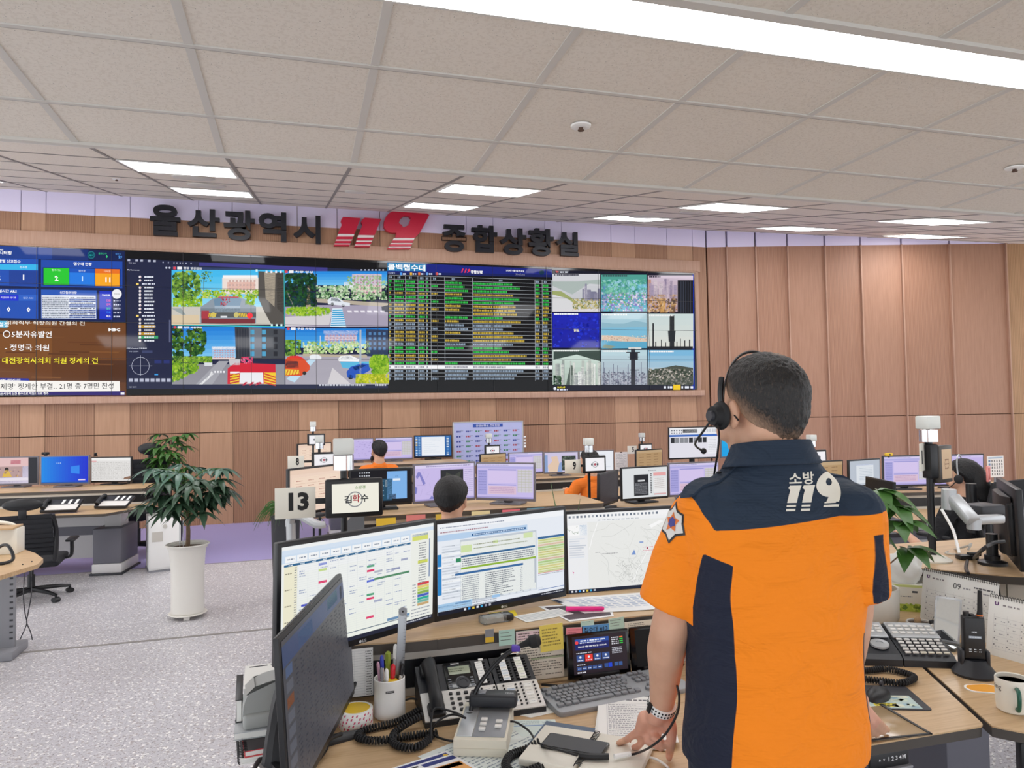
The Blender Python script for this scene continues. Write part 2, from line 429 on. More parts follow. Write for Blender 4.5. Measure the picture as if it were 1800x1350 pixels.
# square panel lamps
def panel_lamp(x, y, label):
    t = thing('ceiling_light', label, 'ceiling light', (x, y, ceil_z(y) - 0.004), 0, 'square ceiling panel lights'); t.rotation_euler = (SL, 0, 0)
    m = MB(); 
    for a, b, c, d in ((-.44, 0, .02, .88), (.44, 0, .02, .88), (0, -.43, .88, .02), (0, .43, .88, .02)): m.box((a, b, -0.004), (c, d, 0.012))
    m.build('frame', 'white', t)
    m = MB(); m.box((0, 0, -0.002), (0.86, 0.84, 0.006)); m.build('diffuser', 'panel_lamp', t)
    return t
where = {(-1.0, 7.08): 'left over the tall white planter', (1.85, 7.08): 'over the black-haired seated person', (4.68, 7.08): 'over the middle desks', (7.5, 7.08): 'right, in front of the right wall'}
first = None
for j, y in enumerate((4.53, 7.08, 9.63)):
    for i, x in enumerate((-3.83, -1.0, 1.85, 4.68, 7.5, 10.0)):
        place = ('hidden row above the lower ceiling edge', 'nearer row', 'farther row by the screen wall')[j]
        lab = 'bright square ceiling light, %s, %s from the left' % (place, ('first', 'second', 'third', 'fourth', 'fifth', 'sixth')[i])
        if j == 0 and i > 4: continue
        if first is None: first = t = panel_lamp(x, y, lab)
        else:
            t = dup(first, (x, y, ceil_z(y) - 0.004), 0, lab, 'square ceiling panel lights'); t.rotation_euler = (SL, 0, 0)
# long strip lamp let into the lower ceiling
t = thing('strip_light', 'long bright strip light let into the lower ceiling above the standing officer', 'ceiling light', (3.0, 2.03, NZ))
m = MB(); m.box((0, 0, -0.004), (5.6, 0.185, 0.01)); m.build('diffuser', 'strip_lamp', t)
m = MB(); m.box((0, -0.115, -0.006), (5.7, 0.04, 0.016)); m.box((0, 0.1, -0.003), (5.7, 0.014, 0.008)); m.build('frame', 'tbar', t)
def sprinkler(x, y, z, lab, grp=None):
    t = thing('sprinkler', lab, 'sprinkler', (x, y, z), 0, grp)
    m = MB(); m.lathe([(0.045, 0), (0.043, -0.006), (0.03, -0.01), (0.0, -0.01)]); m.build('collar', 'white', t)
    m = MB(); m.cyl((0, 0, -0.006), (0, 0, -0.018), 0.01); m.lathe([(0.0, -0.024), (0.014, -0.023), (0.014, -0.02), (0.0, -0.02)]); m.build('nozzle', 'groove', t)
p = onZ(1021, 219, NZ); sprinkler(p.x, p.y, NZ - 0.004, 'small sprinkler in the middle of the lower ceiling')
p = onZ(1783, 293, NZ); sprinkler(p.x, p.y, NZ - 0.004, 'small sprinkler in the lower ceiling near its right end')
def onC(px_, py_):
    d = ray(px_, py_); s = (3.1 - 0.21045 * 3.63 - H) / (d.z - 0.21045 * d.y); return O + d * s
for i, (x, y, r, lab) in enumerate([(340, 311, 0.2, 'round ceiling speaker between the two left lights, nearer one'), (364, 325, 0.2, 'round ceiling speaker just before the far left light'), (625, 336, 0.12, 'round ceiling speaker near the sign letters'), (1130, 380, 0.2, 'round ceiling speaker beside the far third light'), (1320, 381, 0.09, 'round ceiling detector between two right lights'), (1215, 372, 0.15, 'round ceiling speaker under the right middle light')]):
    p = onC(x, y); m = MB(Matrix.Translation(p) @ Matrix.Rotation(SL, 4, 'X')); m.lathe([(r, 0.0), (r, -0.012), (r * 0.9, -0.02), (0, -0.022)], n=28)
    tag(m.build('ceiling_speaker', 'tbar'), lab, 'speaker')
for x, y, r in ((205, 314, 0.03), ):
    p = onC(x, y); sprinkler(p.x, p.y, p.z, 'tiny sprinkler in the high ceiling at the left')

# ---------------------------------------------------------------- raised wall sign
YS = YW - 0.075
def sign_box(x0, y0, x1, y1):
    a, b = onY(x0, (y0 + y1) / 2, YS), onY(x1, (y0 + y1) / 2, YS); c, d = onY((x0 + x1) / 2, y0, YS), onY((x0 + x1) / 2, y1, YS)
    return V(((a.x + b.x) / 2, YS, (c.z + d.z) / 2)), b.x - a.x, c.z - d.z
c2 = lambda x, y: (200 + x / 3.4615, 340 + y / 3.4615)
c3 = lambda x, y: (560 + x / 2.647, 340 + y / 2.647)
for ch, cf, x0, y0, x1, y1 in [('울', c2, 222, 72, 405, 258), ('산', c2, 447, 97, 645, 266), ('광', c2, 668, 105, 858, 288), ('역', c2, 882, 115, 1050, 293), ('시', c2, 1092, 135, 1258, 305),
                            ('종', c3, 573, 148, 687, 272), ('합', c3, 712, 150, 830, 275), ('상', c3, 842, 163, 965, 287), ('황', c3, 975, 165, 1092, 292), ('실', c3, 1103, 180, 1207, 292)]:
    c, w_, h_ = sign_box(*cf(x0, y0), *cf(x1, y1))
    m = MB(); letters_3d(m, ch, w_, h_, 0.07, Matrix.Translation(c + V((0, 0.035, 0))) @ UPRIGHT, 0.034)
    tag(m.build('sign_letter', 'sign_navy', smooth=False), 'raised dark navy sign letter %s on the wall above the screens' % ch, 'sign letter', 'raised letters of the wall sign')
def slab(mb, pts, d=0.08):   # px outline -> solid on the wall
    P = [onY(*p, YS) for p in pts]
    mb.prism([(p.x, p.z) for p in P], 0, d, Matrix.Translation((0, YS + 0.04, 0)) @ UPRIGHT)
def emblem(name, red, white, lab):
    t = thing(name, lab, 'sign letter', onY(*red[0][0], YS), 0, 'raised letters of the wall sign')
    for nm, mt, polys, d in (('digit_face', 'sign_red', red, 0.09), ('stripe', 'white', white, 0.06)):
        m = MB(Matrix.Translation(-t.location))
        for p in polys: slab(m, p, d)
        m.build(nm, mt, t, smooth=False)
def sl(x0a, x1a, ya, x0b, x1b, yb, cuts, cf):   # slanted bar split in bands
    r = lambda t: [(x0a + (x0b - x0a) * t, ya + (yb - ya) * t), (x1a + (x1b - x1a) * t, ya + (yb - ya) * t)]
    out = []
    for u, v in cuts: a, b = r(u), r(v); out.append([cf(*a[0]), cf(*a[1]), cf(*b[1]), cf(*b[0])])
    return out
cuts_r, cuts_w = [(0, .2), (.32, .5), (.62, .8), (.9, 1)][1:], [(0.2, .32), (.5, .62), (.8, .9)]
cuts_r = [(.25, .45), (.6, .78), (.9, 1.0)]; cuts_w = [(0, .25), (.45, .6), (.78, .9)]
emblem('sign_digit', [[c2(1395, 147), c2(1500, 155), c2(1464, 250), c2(1364, 248), c2(1388, 190), c2(1380, 172), c2(1385, 160)]] + sl(1364, 1464, 249, 1338, 1432, 322, cuts_r, c2), sl(1364, 1464, 249, 1338, 1432, 322, cuts_w, c2), 'raised red slanted digit 1, first of the red number')
emblem('sign_digit', [[c2(1525, 152), c2(1625, 160), c2(1585, 258), c2(1487, 255), c2(1512, 196), c2(1503, 178), c2(1508, 166)]] + sl(1487, 1585, 256, 1463, 1556, 328, cuts_r, c2), sl(1487, 1585, 256, 1463, 1556, 328, cuts_w, c2), 'raised red slanted digit 1, second of the red number')
body = [(330, 92), (350, 86), (517, 97), (470, 185), (446, 210), (350, 208), (372, 186), (345, 187), (318, 180), (302, 160), (303, 132), (314, 108)]
hole = [(428, 120), (418, 108), (396, 107), (378, 120), (372, 142), (385, 150), (392, 162), (415, 152), (428, 136)]
def cut(c, a, P):
    best = 0
    for i in range(len(P)):
        (x1, y1), (x2, y2) = P[i], P[(i + 1) % len(P)]; dx, dy = cos(a), sin(a); ex, ey = x2 - x1, y2 - y1; den = dx * ey - dy * ex
        if abs(den) < 1e-9: continue
        t = ((x1 - c[0]) * ey - (y1 - c[1]) * ex) / den; u = ((x1 - c[0]) * dy - (y1 - c[1]) * dx) / den
        if t > 0 and -1e-6 <= u <= 1.000001: best = max(best, t)
    return (c[0] + best * cos(a), c[1] + best * sin(a))
hc_ = (402, 128); NA = 60
ring9 = [[cut(hc_, 2 * PI * k / NA, body), cut(hc_, 2 * PI * (k + 1) / NA, body), cut(hc_, 2 * PI * (k + 1) / NA, hole[:-1]), cut(hc_, 2 * PI * k / NA, hole[:-1])] for k in range(NA)]
emblem('sign_digit', [[c3(*p) for p in q_] for q_ in ring9] + sl(350, 446, 209, 318, 424, 260, cuts_r, c3), sl(350, 446, 209, 318, 424, 260, cuts_w, c3), 'raised red slanted digit 9, last of the red number')

# ---------------------------------------------------------------- video wall and what its screens show
YV = YW - 0.10
vw = thing('video_wall', 'wide wall of joined display panels showing dashboards, street cameras and a call table', 'video wall', ((VX0 + VX1) / 2, YV, VZ0))
VL = Matrix.Translation(-vw.location)
m = MB(VL); m.box(((VX0 + VX1) / 2, YV + 0.055, (VZ0 + VZ1) / 2), (VX1 - VX0, 0.1, VZ1 - VZ0), 0.004); m.build('housing', 'blackgloss', vw, smooth=False)
class WArt(Art):
    """artwork on the wall plane, drawn in photo pixels read off crop (scale k, corner ox, oy)"""
    def __init__(s, k, ox, oy, step=0.0008): s.k, s.ox, s.oy, s.step = k, ox, oy, step; s.v = []; s.f = []; s.c = []; s.z = 1
    def at(s, k, ox, oy): s.k, s.ox, s.oy = k, ox, oy; return s
    def _p(s, x, y):
        p = onY(s.ox + x / s.k, s.oy + y / s.k, YV); return V((p.x, YV - s.z * s.step, p.z)) - vw.location
    def text(s, t, x, y, hgt, col, bold=0.0, align='c', width=None, shear=0.0, res=1):
        vs, fs, tw, th = glyphs(t, bold, res)
        p = s._p(x, y); ex = (s._p(x + 1, y).x - p.x); ez = (p.z - s._p(x, y + 1).z)
        ky = hgt * ez / th; kx = width * ex / tw if width else hgt * ez / th
        ox = p.x + (0 if align == 'c' else (tw * kx / 2 if align == 'l' else -tw * kx / 2))
        n = len(s.v); s.v += [V((ox + (v.x + shear * v.y) * kx, p.y, p.z + v.y * ky)) for v in vs]
        for f in fs: s.f.append([i + n for i in f]); s.c.append(lin(col))
        return s
R = random.Random(3)
# 1 dispatch dashboard
a = WArt(3.6, 0, 400)
a.poly([(-260, 105), (790, 150), (795, 600), (-260, 578)], '#0b1c4c').up()
a.poly([(-260, 108), (330, 128), (330, 200), (-260, 190)], '#173c8e'); a.poly([(330, 128), (560, 140), (560, 208), (330, 200)], '#0f2c70'); a.up()
a.text('니터링', 36, 160, 24, '#ffffff', 0.03); a.text('PST', 10, 142, 10, '#ffffff', 0.03)
a.disc(578, 174, 24, '#1c6f7e', ry=24).disc(578, 174, 19, '#0a2a40'); a.up().text('제어', 578, 176, 12, '#35c6c8')
a.text('출동건수', 650, 165, 12, '#39d98a'); a.text('0', 676, 184, 17, '#46f08c', 0.03); a.text('접수건', 748, 168, 11, '#5aa8ff'); a.text('29', 762, 187, 17, '#5aa8ff', 0.03)
a.poly([(-260, 190), (242, 200), (242, 374), (-260, 362)], '#1d4fb2').poly([(260, 203), (775, 215), (775, 384), (260, 374)], '#1a48a8')
a.poly([(-260, 386), (242, 388), (242, 578), (-260, 566)], '#1d4fb2').poly([(260, 392), (612, 398), (612, 580), (260, 576)], '#2456b4'); a.up()
a.text('관할별 신고접수', 50, 213, 20, '#ffffff', 0.02); a.text('접수대 현황', 524, 231, 20, '#ffffff', 0.02)
a.poly([(-260, 228), (240, 234), (240, 270), (-260, 262)], '#35b4ea').up().text('접수중', 150, 252, 14, '#ffffff')
a.poly([(58, 272), (240, 275), (240, 370), (58, 366)], '#1a3f96').up().text('2', -8, 315, 34, '#ffffff', 0.03).text('1', 150, 315, 34, '#ffffff', 0.03)
a.poly([(272, 252), (762, 262), (762, 376), (272, 366)], '#0a1d55').up()
a.poly([(277, 256), (438, 258), (438, 364), (277, 362)], '#22c52e').poly([(440, 258), (600, 262), (600, 370), (440, 364)], '#1f78e0').poly([(603, 262), (757, 265), (757, 373), (603, 370)], '#f7a51c').up()
a.poly([(440, 258), (600, 262), (600, 288), (440, 285)], '#1450b8').poly([(603, 262), (757, 265), (757, 292), (603, 290)], '#e8701c').up()
a.text('접수가능', 358, 270, 13, '#d8ffd8').text('접수중', 520, 275, 13, '#e0efff').text('이석중', 680, 278, 13, '#ffe8d0')
a.text('2', 359, 322, 32, '#ffffff', 0.03).text('1', 523, 325, 32, '#bfe0ff', 0.02).text('11', 684, 331, 32, '#ffffff', 0.03)
a.text('실시간 ARS', 50, 403, 20, '#ffffff', 0.02, width=115); a.poly([(-260, 422), (118, 426), (118, 464), (-260, 458)], '#1b2fd0').poly([(120, 426), (240, 428), (240, 464), (120, 464)], '#2a60c4').up()
a.text('지금상황 대기중', 55, 444, 12, '#ffffff', width=98).text('일간 ARS', 180, 446, 12, '#d8e8ff', width=64).text('0', 56, 518, 32, '#ffffff', 0.03).text('0', 182, 520, 32, '#ffffff', 0.03)
a.text('신고접수현황', 434, 412, 16, '#ffffff', 0.01); a.poly([(264, 428), (606, 432), (610, 578), (266, 574)], '#dfe4ee').up()
for i in range(12):
    y = 440 + i * 11.4
    if i > 0 and i % 3: a.poly([(440, y), (606, y + 1), (606, y + 9), (440, y + 8)], '#34498a')
    a.dashes(270, y + 4, 436, 5, '#33415f', R, 0.6, 1.6); a.dashes(446, y + 5, 600, 5, '#9fb6e8' if i % 3 else '#2c3a5c', R, 1, 3, 0.5, 0.85)
a.poly([(630, 402), (712, 404), (712, 584), (630, 580)], '#1530c0'); a.disc(740, 421, 31, '#f0f0f2'); a.up().text('현재지점', 740, 421, 8, '#333333'); a.text('정보현황', 672, 429, 12, '#ffffff', 0.02)
for i, c in enumerate(('#ff4f9a', '#ff5ab0', '#3ad29a', '#3a8cff', '#ffffff')): a.text(('긴급', '연락', '일반', '전송', '취소')[i], 688, 462 + i * 25, 13, c, 0.02); a.dashes(720, 464 + i * 25, 762, 9, '#d8dcf4', R, 0.6, 1.2)
a.build('dashboard_screen', 'wall_screen', vw)
# 2 news broadcast
a = WArt(3.6, 0, 400); B0 = [(-260, 582), (797, 604), (800, 1066), (-260, 1052)]
a.poly(B0, '#5f3516').up()
a.poly([(-260, 590), (330, 600), (330, 836), (-260, 826)], '#7a4a20').poly([(330, 600), (796, 606), (797, 840), (330, 834)], '#6b3f1c').poly([(-260, 840), (330, 842), (330, 960), (-260, 950)], '#6a3c18').poly([(560, 840), (797, 842), (798, 980), (560, 970)], '#4e2a12').up()
for i in range(14):
    y = R.uniform(610, 950); x = R.uniform(-100, 600); a.poly([(x, y), (x + 190, y + 4), (x + 180, y + 12), (x - 6, y + 8)], R.choice(['#70431f', '#633718', '#7d4d24', '#5a3214']))
a.up(2)
a.poly([(-260, 582), (48, 590), (48, 634), (-260, 628)], '#58b4d8').up().text('설정', 24, 614, 32, '#ffffff', 0.02).text('의회직무·직장의원 간설의 건', 290, 604, 26, '#e8e0d4', 0.02, width=500)
a.text('MBC', 724, 647, 20, '#ffffff', 0.05, width=74)
a.ring(43, 675, 23, 5, '#ffffff', 20).text('5분자유발언', 202, 676, 42, '#ffffff', 0.012, width=252).text('- 정명국 의원', 172, 760, 42, '#ffffff', 0.012, width=280).text('대전광역시의회 의원 징계의 건', 322, 842, 40, '#fff23a', 0.014, width=604)
a.poly([(-260, 948), (180, 955), (190, 974), (-260, 968)], '#1a2a9c').up().text('어제, 대전시의회', 66, 964, 14, '#ffffff', width=126)
a.poly([(-260, 958), (-260, 1046), (190, 1040), (760, 1036), (758, 972), (190, 970)], '#f4f1ec').up().text('‘제명’ 징계안 부결‥ 21명 중 7명만 찬성', 364, 1004, 40, '#23232a', 0.004, width=724)
a.poly([(-260, 1042), (330, 1040), (790, 1036), (790, 1062), (-260, 1058)], '#2a1c6e').up().text('울산시광역 인근 침수도로 해일로 도로 침수', 150, 1051, 16, '#ffffff', 0.02, width=318); a.rect(764, 1044, 788, 1058, '#e8e8f0')
a.build('news_screen', 'wall_screen', vw)
# 3 camera control column and four street cameras
a = WArt(3.4615, 200, 340)
a.poly([(75, 352), (1668, 424), (1675, 1215), (75, 1225)], '#06070c').up()
a.poly([(78, 396), (350, 408), (1662, 470), (1668, 1185), (500, 1190), (80, 1190)], '#1b2140').up()
a.poly([(520, 420), (1300, 452), (1300, 476), (520, 440)], '#3d3a86').poly([(352, 444), (1038, 462), (1038, 480), (352, 462)], '#2b3c62').up()
for x in (92, 140, 170, 216, 248): a.rect(x - 8, 398 + x * .03, x + 8, 410 + x * .03, '#b8bcd0')
for x in (300, 332, 366, 384, 404, 420, 440, 470): a.rect(x - 3, 408 + x * .03, x + 4, 416 + x * .03, '#a8aec8')
a.text('장비 목록', 112, 424, 9, '#d8dcf0'); a.text('My Resources', 120, 467, 9, '#e8eaf6', 0.02, width=72); a.disc(320, 453, 6, '#d0d4e6').disc(340, 453, 6, '#d0d4e6')
for i in range(19):
    y = 508 + i * 21.6
    if i in (2, 11): a.rect(136, y - 6, 152, y + 6, '#f2d36a'); a.dashes(172, y, 250, 9, '#d8dcec', R)
    else:
        if i in (14, 16): a.rect(150, y - 9, 250, y + 9, '#b48a24')
        if i == 15.5 or i == 17: a.rect(150, y - 9, 270, y + 9, '#a88420' if i != 17 else '#3aa66a')
        a.up().disc(160, y, 8, '#f0eef2', 8).disc(162, y + 1, 4, '#d04a58', 6); a.dashes(186, y, R.uniform(236, 256), 9, '#e4e8f2', R, .5, 1.4, .3); a.z -= 1
a.rect(336, 770, 346, 905, '#5a6080')
a.text('PTZ Control 컨트롤러', 140, 943, 8, '#e0e4f2', 0.02, width=120).text('PTZ 컨트롤러', 122, 962, 8, '#c8d0e8').rect(172, 955, 236, 972, '#3a4268')
a.ring(163, 1050, 54, 2, '#c8cde0', 40).rect(162, 985, 164, 1110, '#c8cde0').rect(92, 1049, 234, 1051, '#c8cde0')
a.rect(248, 1014, 290, 1034, '#232f6e').rect(304, 1014, 340, 1034, '#232f6e')
for i in range(8): a.rect(92 + i * 33, 1126, 116 + i * 33, 1146, '#b4b8cc')
a.rect(248, 1098, 270, 1106, '#3a9adf'); a.text('야간 센도록', 116, 1178, 8, '#d8dcea')
a.dashes(1250, 1166, 1530, 9, '#e0e4f0', R, .6, 1.6); a.dashes(1590, 1166, 1660, 9, '#e0e4f0', R, .6, 1.6)
for i in range(7): a.rect(1502 + i * 22, 462, 1512 + i * 22, 470, '#b8bcd0')
GRN = ['#2f5a2a', '#4d7a2e', '#6d9a36', '#86b048', '#24442a', '#9abf52']; DGR = ['#16301f', '#22452a', '#2d5a30', '#1a2a22']; LIM = ['#7fae2a', '#98c234', '#5d8f24', '#b4d04a']
def win(x0, y0, x1, y1, n, k, c):
    for i in range(n):
        for j in range(k): a.rect(x0 + (x1 - x0) * (i + .2) / n, y0 + (y1 - y0) * (j + .2) / k, x0 + (x1 - x0) * (i + .75) / n, y0 + (y1 - y0) * (j + .75) / k, c)
# upper left: pickup ahead
a.up(); a.grad(352, 466, 1036, 800, '#38b4ea', '#bfe6f2', 8); a.up()
a.rect(352, 690, 1036, 800, '#c9c4ba').rect(660, 512, 880, 612, '#e9dcd4').rect(664, 498, 876, 518, '#f4f0ee').rect(690, 540, 860, 586, '#dca798').up(); win(696, 522, 868, 596, 8, 3, '#c9a8a0')
a.blobs(530, 586, 880, 640, 120, 12, LIM + ['#d6cf72'], R); a.blobs(354, 470, 530, 650, 150, 20, GRN, R, lambda x, y: (x - 440) ** 2 / 9000 + (y - 560) ** 2 / 8600 < 1); a.blobs(530, 474, 600, 540, 24, 8, GRN, R)
a.rect(546, 500, 550, 600, '#5a6a5a').poly([(412, 600), (428, 600), (434, 650), (426, 650)], '#5a4a38'); a.blobs(360, 636, 540, 690, 80, 14, LIM, R)
a.poly([(880, 474), (1036, 482), (1036, 800), (960, 800), (916, 720), (880, 640)], '#54504c').poly([(916, 478), (984, 482), (978, 690), (924, 640)], '#b4a896').poly([(940, 480), (962, 481), (960, 660), (942, 640)], '#8b8074').poly([(990, 482), (1036, 484), (1036, 740), (994, 700)], '#2a2724').up()
a.poly([(352, 700), (420, 740), (440, 740), (410, 700)], '#9aa4a4').poly([(352, 740), (520, 740), (520, 800), (352, 800)], '#d8c4a4').blobs(800, 620, 860, 680, 30, 12, LIM, R)
a.poly([(528, 690), (560, 672), (600, 640), (640, 632), (760, 630), (800, 644), (866, 690), (866, 790), (528, 790)], '#8c98a4').up().poly([(608, 645), (650, 632), (750, 632), (778, 645), (768, 684), (614, 684)], '#6d8ba4').poly([(640, 628), (756, 628), (764, 636), (632, 636)], '#c83a44').rect(614, 684, 770, 720, '#9fb0c0').rect(528, 700, 866, 722, '#76828c').rect(532, 724, 866, 756, '#565a5c').up()
for x in (606, 746): a.disc(x, 740, 16, '#c9bd72')
for i in range(5): a.poly([(580 + i * 10, 728), (586 + i * 10, 728), (580 + i * 10, 752), (574 + i * 10, 752)], '#e3c234'); a.poly([(800 - i * 10, 728), (806 - i * 10, 728), (812 - i * 10, 752), (806 - i * 10, 752)], '#e3c234')
a.rect(534, 714, 580, 762, '#a83844').disc(828, 744, 18, '#ff3a46').rect(534, 762, 860, 792, '#7a3038').rect(650, 746, 690, 756, '#e8e8ec').blobs(650, 634, 710, 684, 14, 8, ['#c03848', '#8a2838'], R)
# upper right: car park
a.grad(1042, 474, 1664, 560, '#1b84dc', '#6fc0ee', 5); a.rect(1042, 680, 1668, 812, '#a49cb0').rect(1450, 490, 1630, 620, '#e8c8c4').rect(1400, 540, 1460, 580, '#dfe4ea').up(); win(1456, 496, 1626, 612, 9, 6, '#b890a0')
a.blobs(1230, 560, 1664, 650, 160, 14, ['#8fb886', '#b8d0a8', '#6a9a62', '#d4e0c8'], R).blobs(1420, 500, 1664, 560, 40, 12, ['#7fa870', '#a8c898'], R).blobs(1240, 600, 1664, 660, 50, 12, DGR, R)
a.blobs(1042, 484, 1236, 690, 190, 20, DGR + ['#1f3a4a'], R).poly([(1180, 560), (1194, 560), (1196, 692), (1172, 692)], '#a8947a').poly([(1048, 590), (1052, 588), (1098, 692), (1092, 694)], '#c8c0a8'); a.up()
a.poly([(1232, 640), (1668, 668), (1668, 690), (1240, 664)], '#b4a898').blobs(1046, 690, 1320, 748, 150, 14, LIM, R, lambda x, y: (x - 1180) ** 2 / 20000 + (y - 718) ** 2 / 900 < 1)
a.poly([(1042, 752), (1240, 742), (1330, 720), (1310, 800), (1042, 808)], '#d0ccd0').poly([(1330, 700), (1390, 700), (1414, 814), (1318, 812)], '#dcecf4').up()
for i in range(8): a.poly([(1332 - i * 1.5, 708 + i * 13), (1390 + i * 3, 706 + i * 13), (1393 + i * 3, 714 + i * 13), (1330 - i * 1.5, 716 + i * 13)], '#2f9bd0')
a.poly([(1300, 650), (1322, 632), (1366, 636), (1400, 660), (1438, 668), (1436, 686), (1304, 676)], '#dfe4ec').poly([(1324, 636), (1364, 640), (1384, 660), (1320, 654)], '#59606c').disc(1330, 674, 10, '#333333', 10).disc(1396, 682, 10, '#333333', 10).poly([(1628, 690), (1668, 680), (1668, 724), (1632, 716)], '#20263a')
for i in range(6): a.poly([(1420 + i * 40, 714), (1446 + i * 40, 714), (1450 + i * 40, 724), (1424 + i * 40, 724)], '#e8e4ec')
# lower left: fire engine
a.up(); a.grad(356, 810, 1040, 1000, '#1478d4', '#7cc4ee', 7); a.rect(356, 1040, 1040, 1162, '#8e8d96').rect(600, 940, 740, 1010, '#ecd8d2').rect(596, 932, 744, 946, '#f4f0f0').up(); win(608, 950, 734, 1004, 8, 4, '#c48e90')
a.blobs(356, 815, 566, 1030, 200, 20, DGR + GRN[:3], R, lambda x, y: x < 420 or (x - 500) ** 2 / 4200 + (y - 900) ** 2 / 8000 < 1).poly([(466, 900), (476, 900), (474, 1010), (462, 1010)], '#4a3a2a').blobs(356, 990, 600, 1030, 120, 14, GRN + LIM, R).blobs(356, 1030, 520, 1150, 170, 18, LIM + GRN[:3], R, lambda x, y: y < 1150 - (x - 356) * .5)
a.poly([(736, 812), (1040, 826), (1040, 1010), (744, 1004)], '#3c3e46').up().poly([(820, 814), (900, 818), (900, 1000), (830, 1000)], '#6d727c').poly([(900, 818), (1036, 826), (1036, 1000), (906, 1004)], '#44484f').up()
for x in range(748, 815, 16): a.rect(x, 824, x + 10, 1000, '#2a2e3a')
for i in range(3):
    for j in range(4): a.rect(832 + i * 70, 830 + j * 44, 856 + i * 70, 858 + j * 44, '#4fa0c8' if i < 2 else '#252830')
a.poly([(640, 1020), (700, 1020), (600, 1162), (500, 1162)], '#a2a2aa').poly([(596, 1080), (608, 1100), (540, 1162), (520, 1162), (580, 1110)], '#f2f2f4').rect(552, 1030, 600, 1050, '#d8dce0'); a.up()
for i in range(4): a.rect(612 + i * 18, 1080, 622 + i * 18, 1092, '#ececf0')
a.poly([(694, 1066), (740, 1030), (984, 1040), (988, 1160), (692, 1160)], '#cf2238').poly([(700, 1010), (770, 1008), (768, 1044), (706, 1046)], '#c9c4c8').blobs(774, 994, 846, 1036, 16, 12, ['#e04878', '#c02848', '#e888a0'], R).up()
a.poly([(770, 1090), (908, 1090), (912, 1158), (764, 1158)], '#e9e9ee').rect(708, 1084, 766, 1096, '#f0e8ea').up(); a.text('119', 846, 1158, 22, '#c02040', 0.04, shear=0.3, width=110)
a.rect(708, 1100, 764, 1160, '#f0c834').rect(914, 1090, 986, 1160, '#f0c834').up()
for i in range(4): a.poly([(708, 1104 + i * 16), (764, 1092 + i * 16), (764, 1100 + i * 16), (708, 1112 + i * 16)], '#c02838'); a.poly([(914, 1092 + i * 18), (986, 1116 + i * 16), (986, 1124 + i * 16), (914, 1101 + i * 18)], '#d04a2c')
a.disc(735, 1118, 18, '#e8d030')
# lower right: ambulance and cars
a.up(); a.grad(1044, 822, 1668, 940, '#1576d0', '#5cb2ea', 5); a.rect(1044, 980, 1672, 1162, '#a8a4b0').rect(1282, 850, 1480, 926, '#eccfcb').rect(1276, 836, 1486, 854, '#f6f2f2').up(); win(1288, 858, 1474, 920, 9, 4, '#bb93a0')
a.blobs(1150, 900, 1560, 975, 140, 14, ['#a8cc86', '#c8dc9c', '#7faa5a', '#e0e8c0'], R).blobs(1044, 890, 1140, 990, 60, 16, GRN, R).poly([(1534, 826), (1668, 830), (1668, 1000), (1534, 990)], '#2a3a5a').up(); win(1545, 840, 1660, 960, 4, 4, '#4f7fb0')
a.rect(1254, 866, 1258, 930, '#e0e0e0').rect(1104, 830, 1109, 980, '#404858').poly([(1150, 975), (1540, 985), (1540, 1000), (1150, 992)], '#b8ac98')
a.poly([(1376, 1024), (1560, 1024), (1540, 1060), (1450, 1070), (1390, 1060)], '#5ab4dc').poly([(1330, 1060), (1420, 1140), (1440, 1160), (1300, 1160)], '#d0ccd0').poly([(1188, 1010), (1230, 1014), (1100, 1150), (1050, 1130)], '#bcd8ea').up()
a.poly([(1190, 990), (1210, 980), (1240, 980), (1264, 994), (1262, 1010), (1194, 1010)], '#e6eaee').poly([(1362, 1010), (1380, 990), (1440, 986), (1494, 1010), (1490, 1024), (1370, 1022)], '#f0f2f4').poly([(1386, 994), (1436, 990), (1456, 1006), (1378, 1008)], '#5c6470')
a.poly([(1044, 1012), (1060, 994), (1120, 990), (1160, 1010), (1194, 1050), (1190, 1076), (1140, 1110), (1044, 1110)], '#d8502c').poly([(1070, 990), (1120, 988), (1158, 1004), (1062, 1006)], '#e03040').poly([(1046, 1018), (1120, 1022), (1126, 1060), (1046, 1062)], '#38343c').up().poly([(1044, 1070), (1130, 1074), (1130, 1100), (1044, 1106)], '#f0d048')
for i in range(5): a.poly([(1046 + i * 18, 1104), (1054 + i * 18, 1104), (1064 + i * 18, 1074), (1056 + i * 18, 1074)], '#c83a2a')
a.poly([(1416, 1086), (1440, 1056), (1510, 1034), (1556, 1040), (1560, 1076), (1470, 1126), (1420, 1120)], '#2454b8').poly([(1452, 1060), (1510, 1042), (1536, 1048), (1470, 1078)], '#1a2844').disc(1440, 1118, 15, '#202228', 10).disc(1160, 1094, 12, '#303030', 10).rect(1494, 830, 1506, 1130, '#a8b4c0')
a.blobs(1552, 980, 1672, 1110, 150, 18, LIM + ['#4f8a24'], R, lambda x, y: (x - 1615) ** 2 / 3800 + (y - 1040) ** 2 / 4300 < 1).blobs(1470, 1098, 1674, 1158, 150, 14, ['#c8cc34', '#a8b42a', '#dcd84a', '#8aa028'], R)
a.up(3)
for x, y, t in ((372, 456, '현장 영상조회'), (1050, 478, '차량 영상'), (374, 816, '현장 서울구조'), (1062, 824, '구급 차량캠')): a.rect(x - 8, y - 8, x + 8, y + 8, '#d84858').rect(x + 16, y - 8, x + 44, y + 8, '#f0f0f4').text(t, x + 54, y, 14, '#ffffff', 0.02, 'l', width=110)
for x in (930, 960, 988, 1016): a.rect(x - 6, 472, x + 6, 486, '#e8ecf4')
for x in (870, 962, 992, 1020): a.rect(x - 6, 796 if x > 900 else 464, x + 6, 808 if x > 900 else 478, '#d8f4f0')
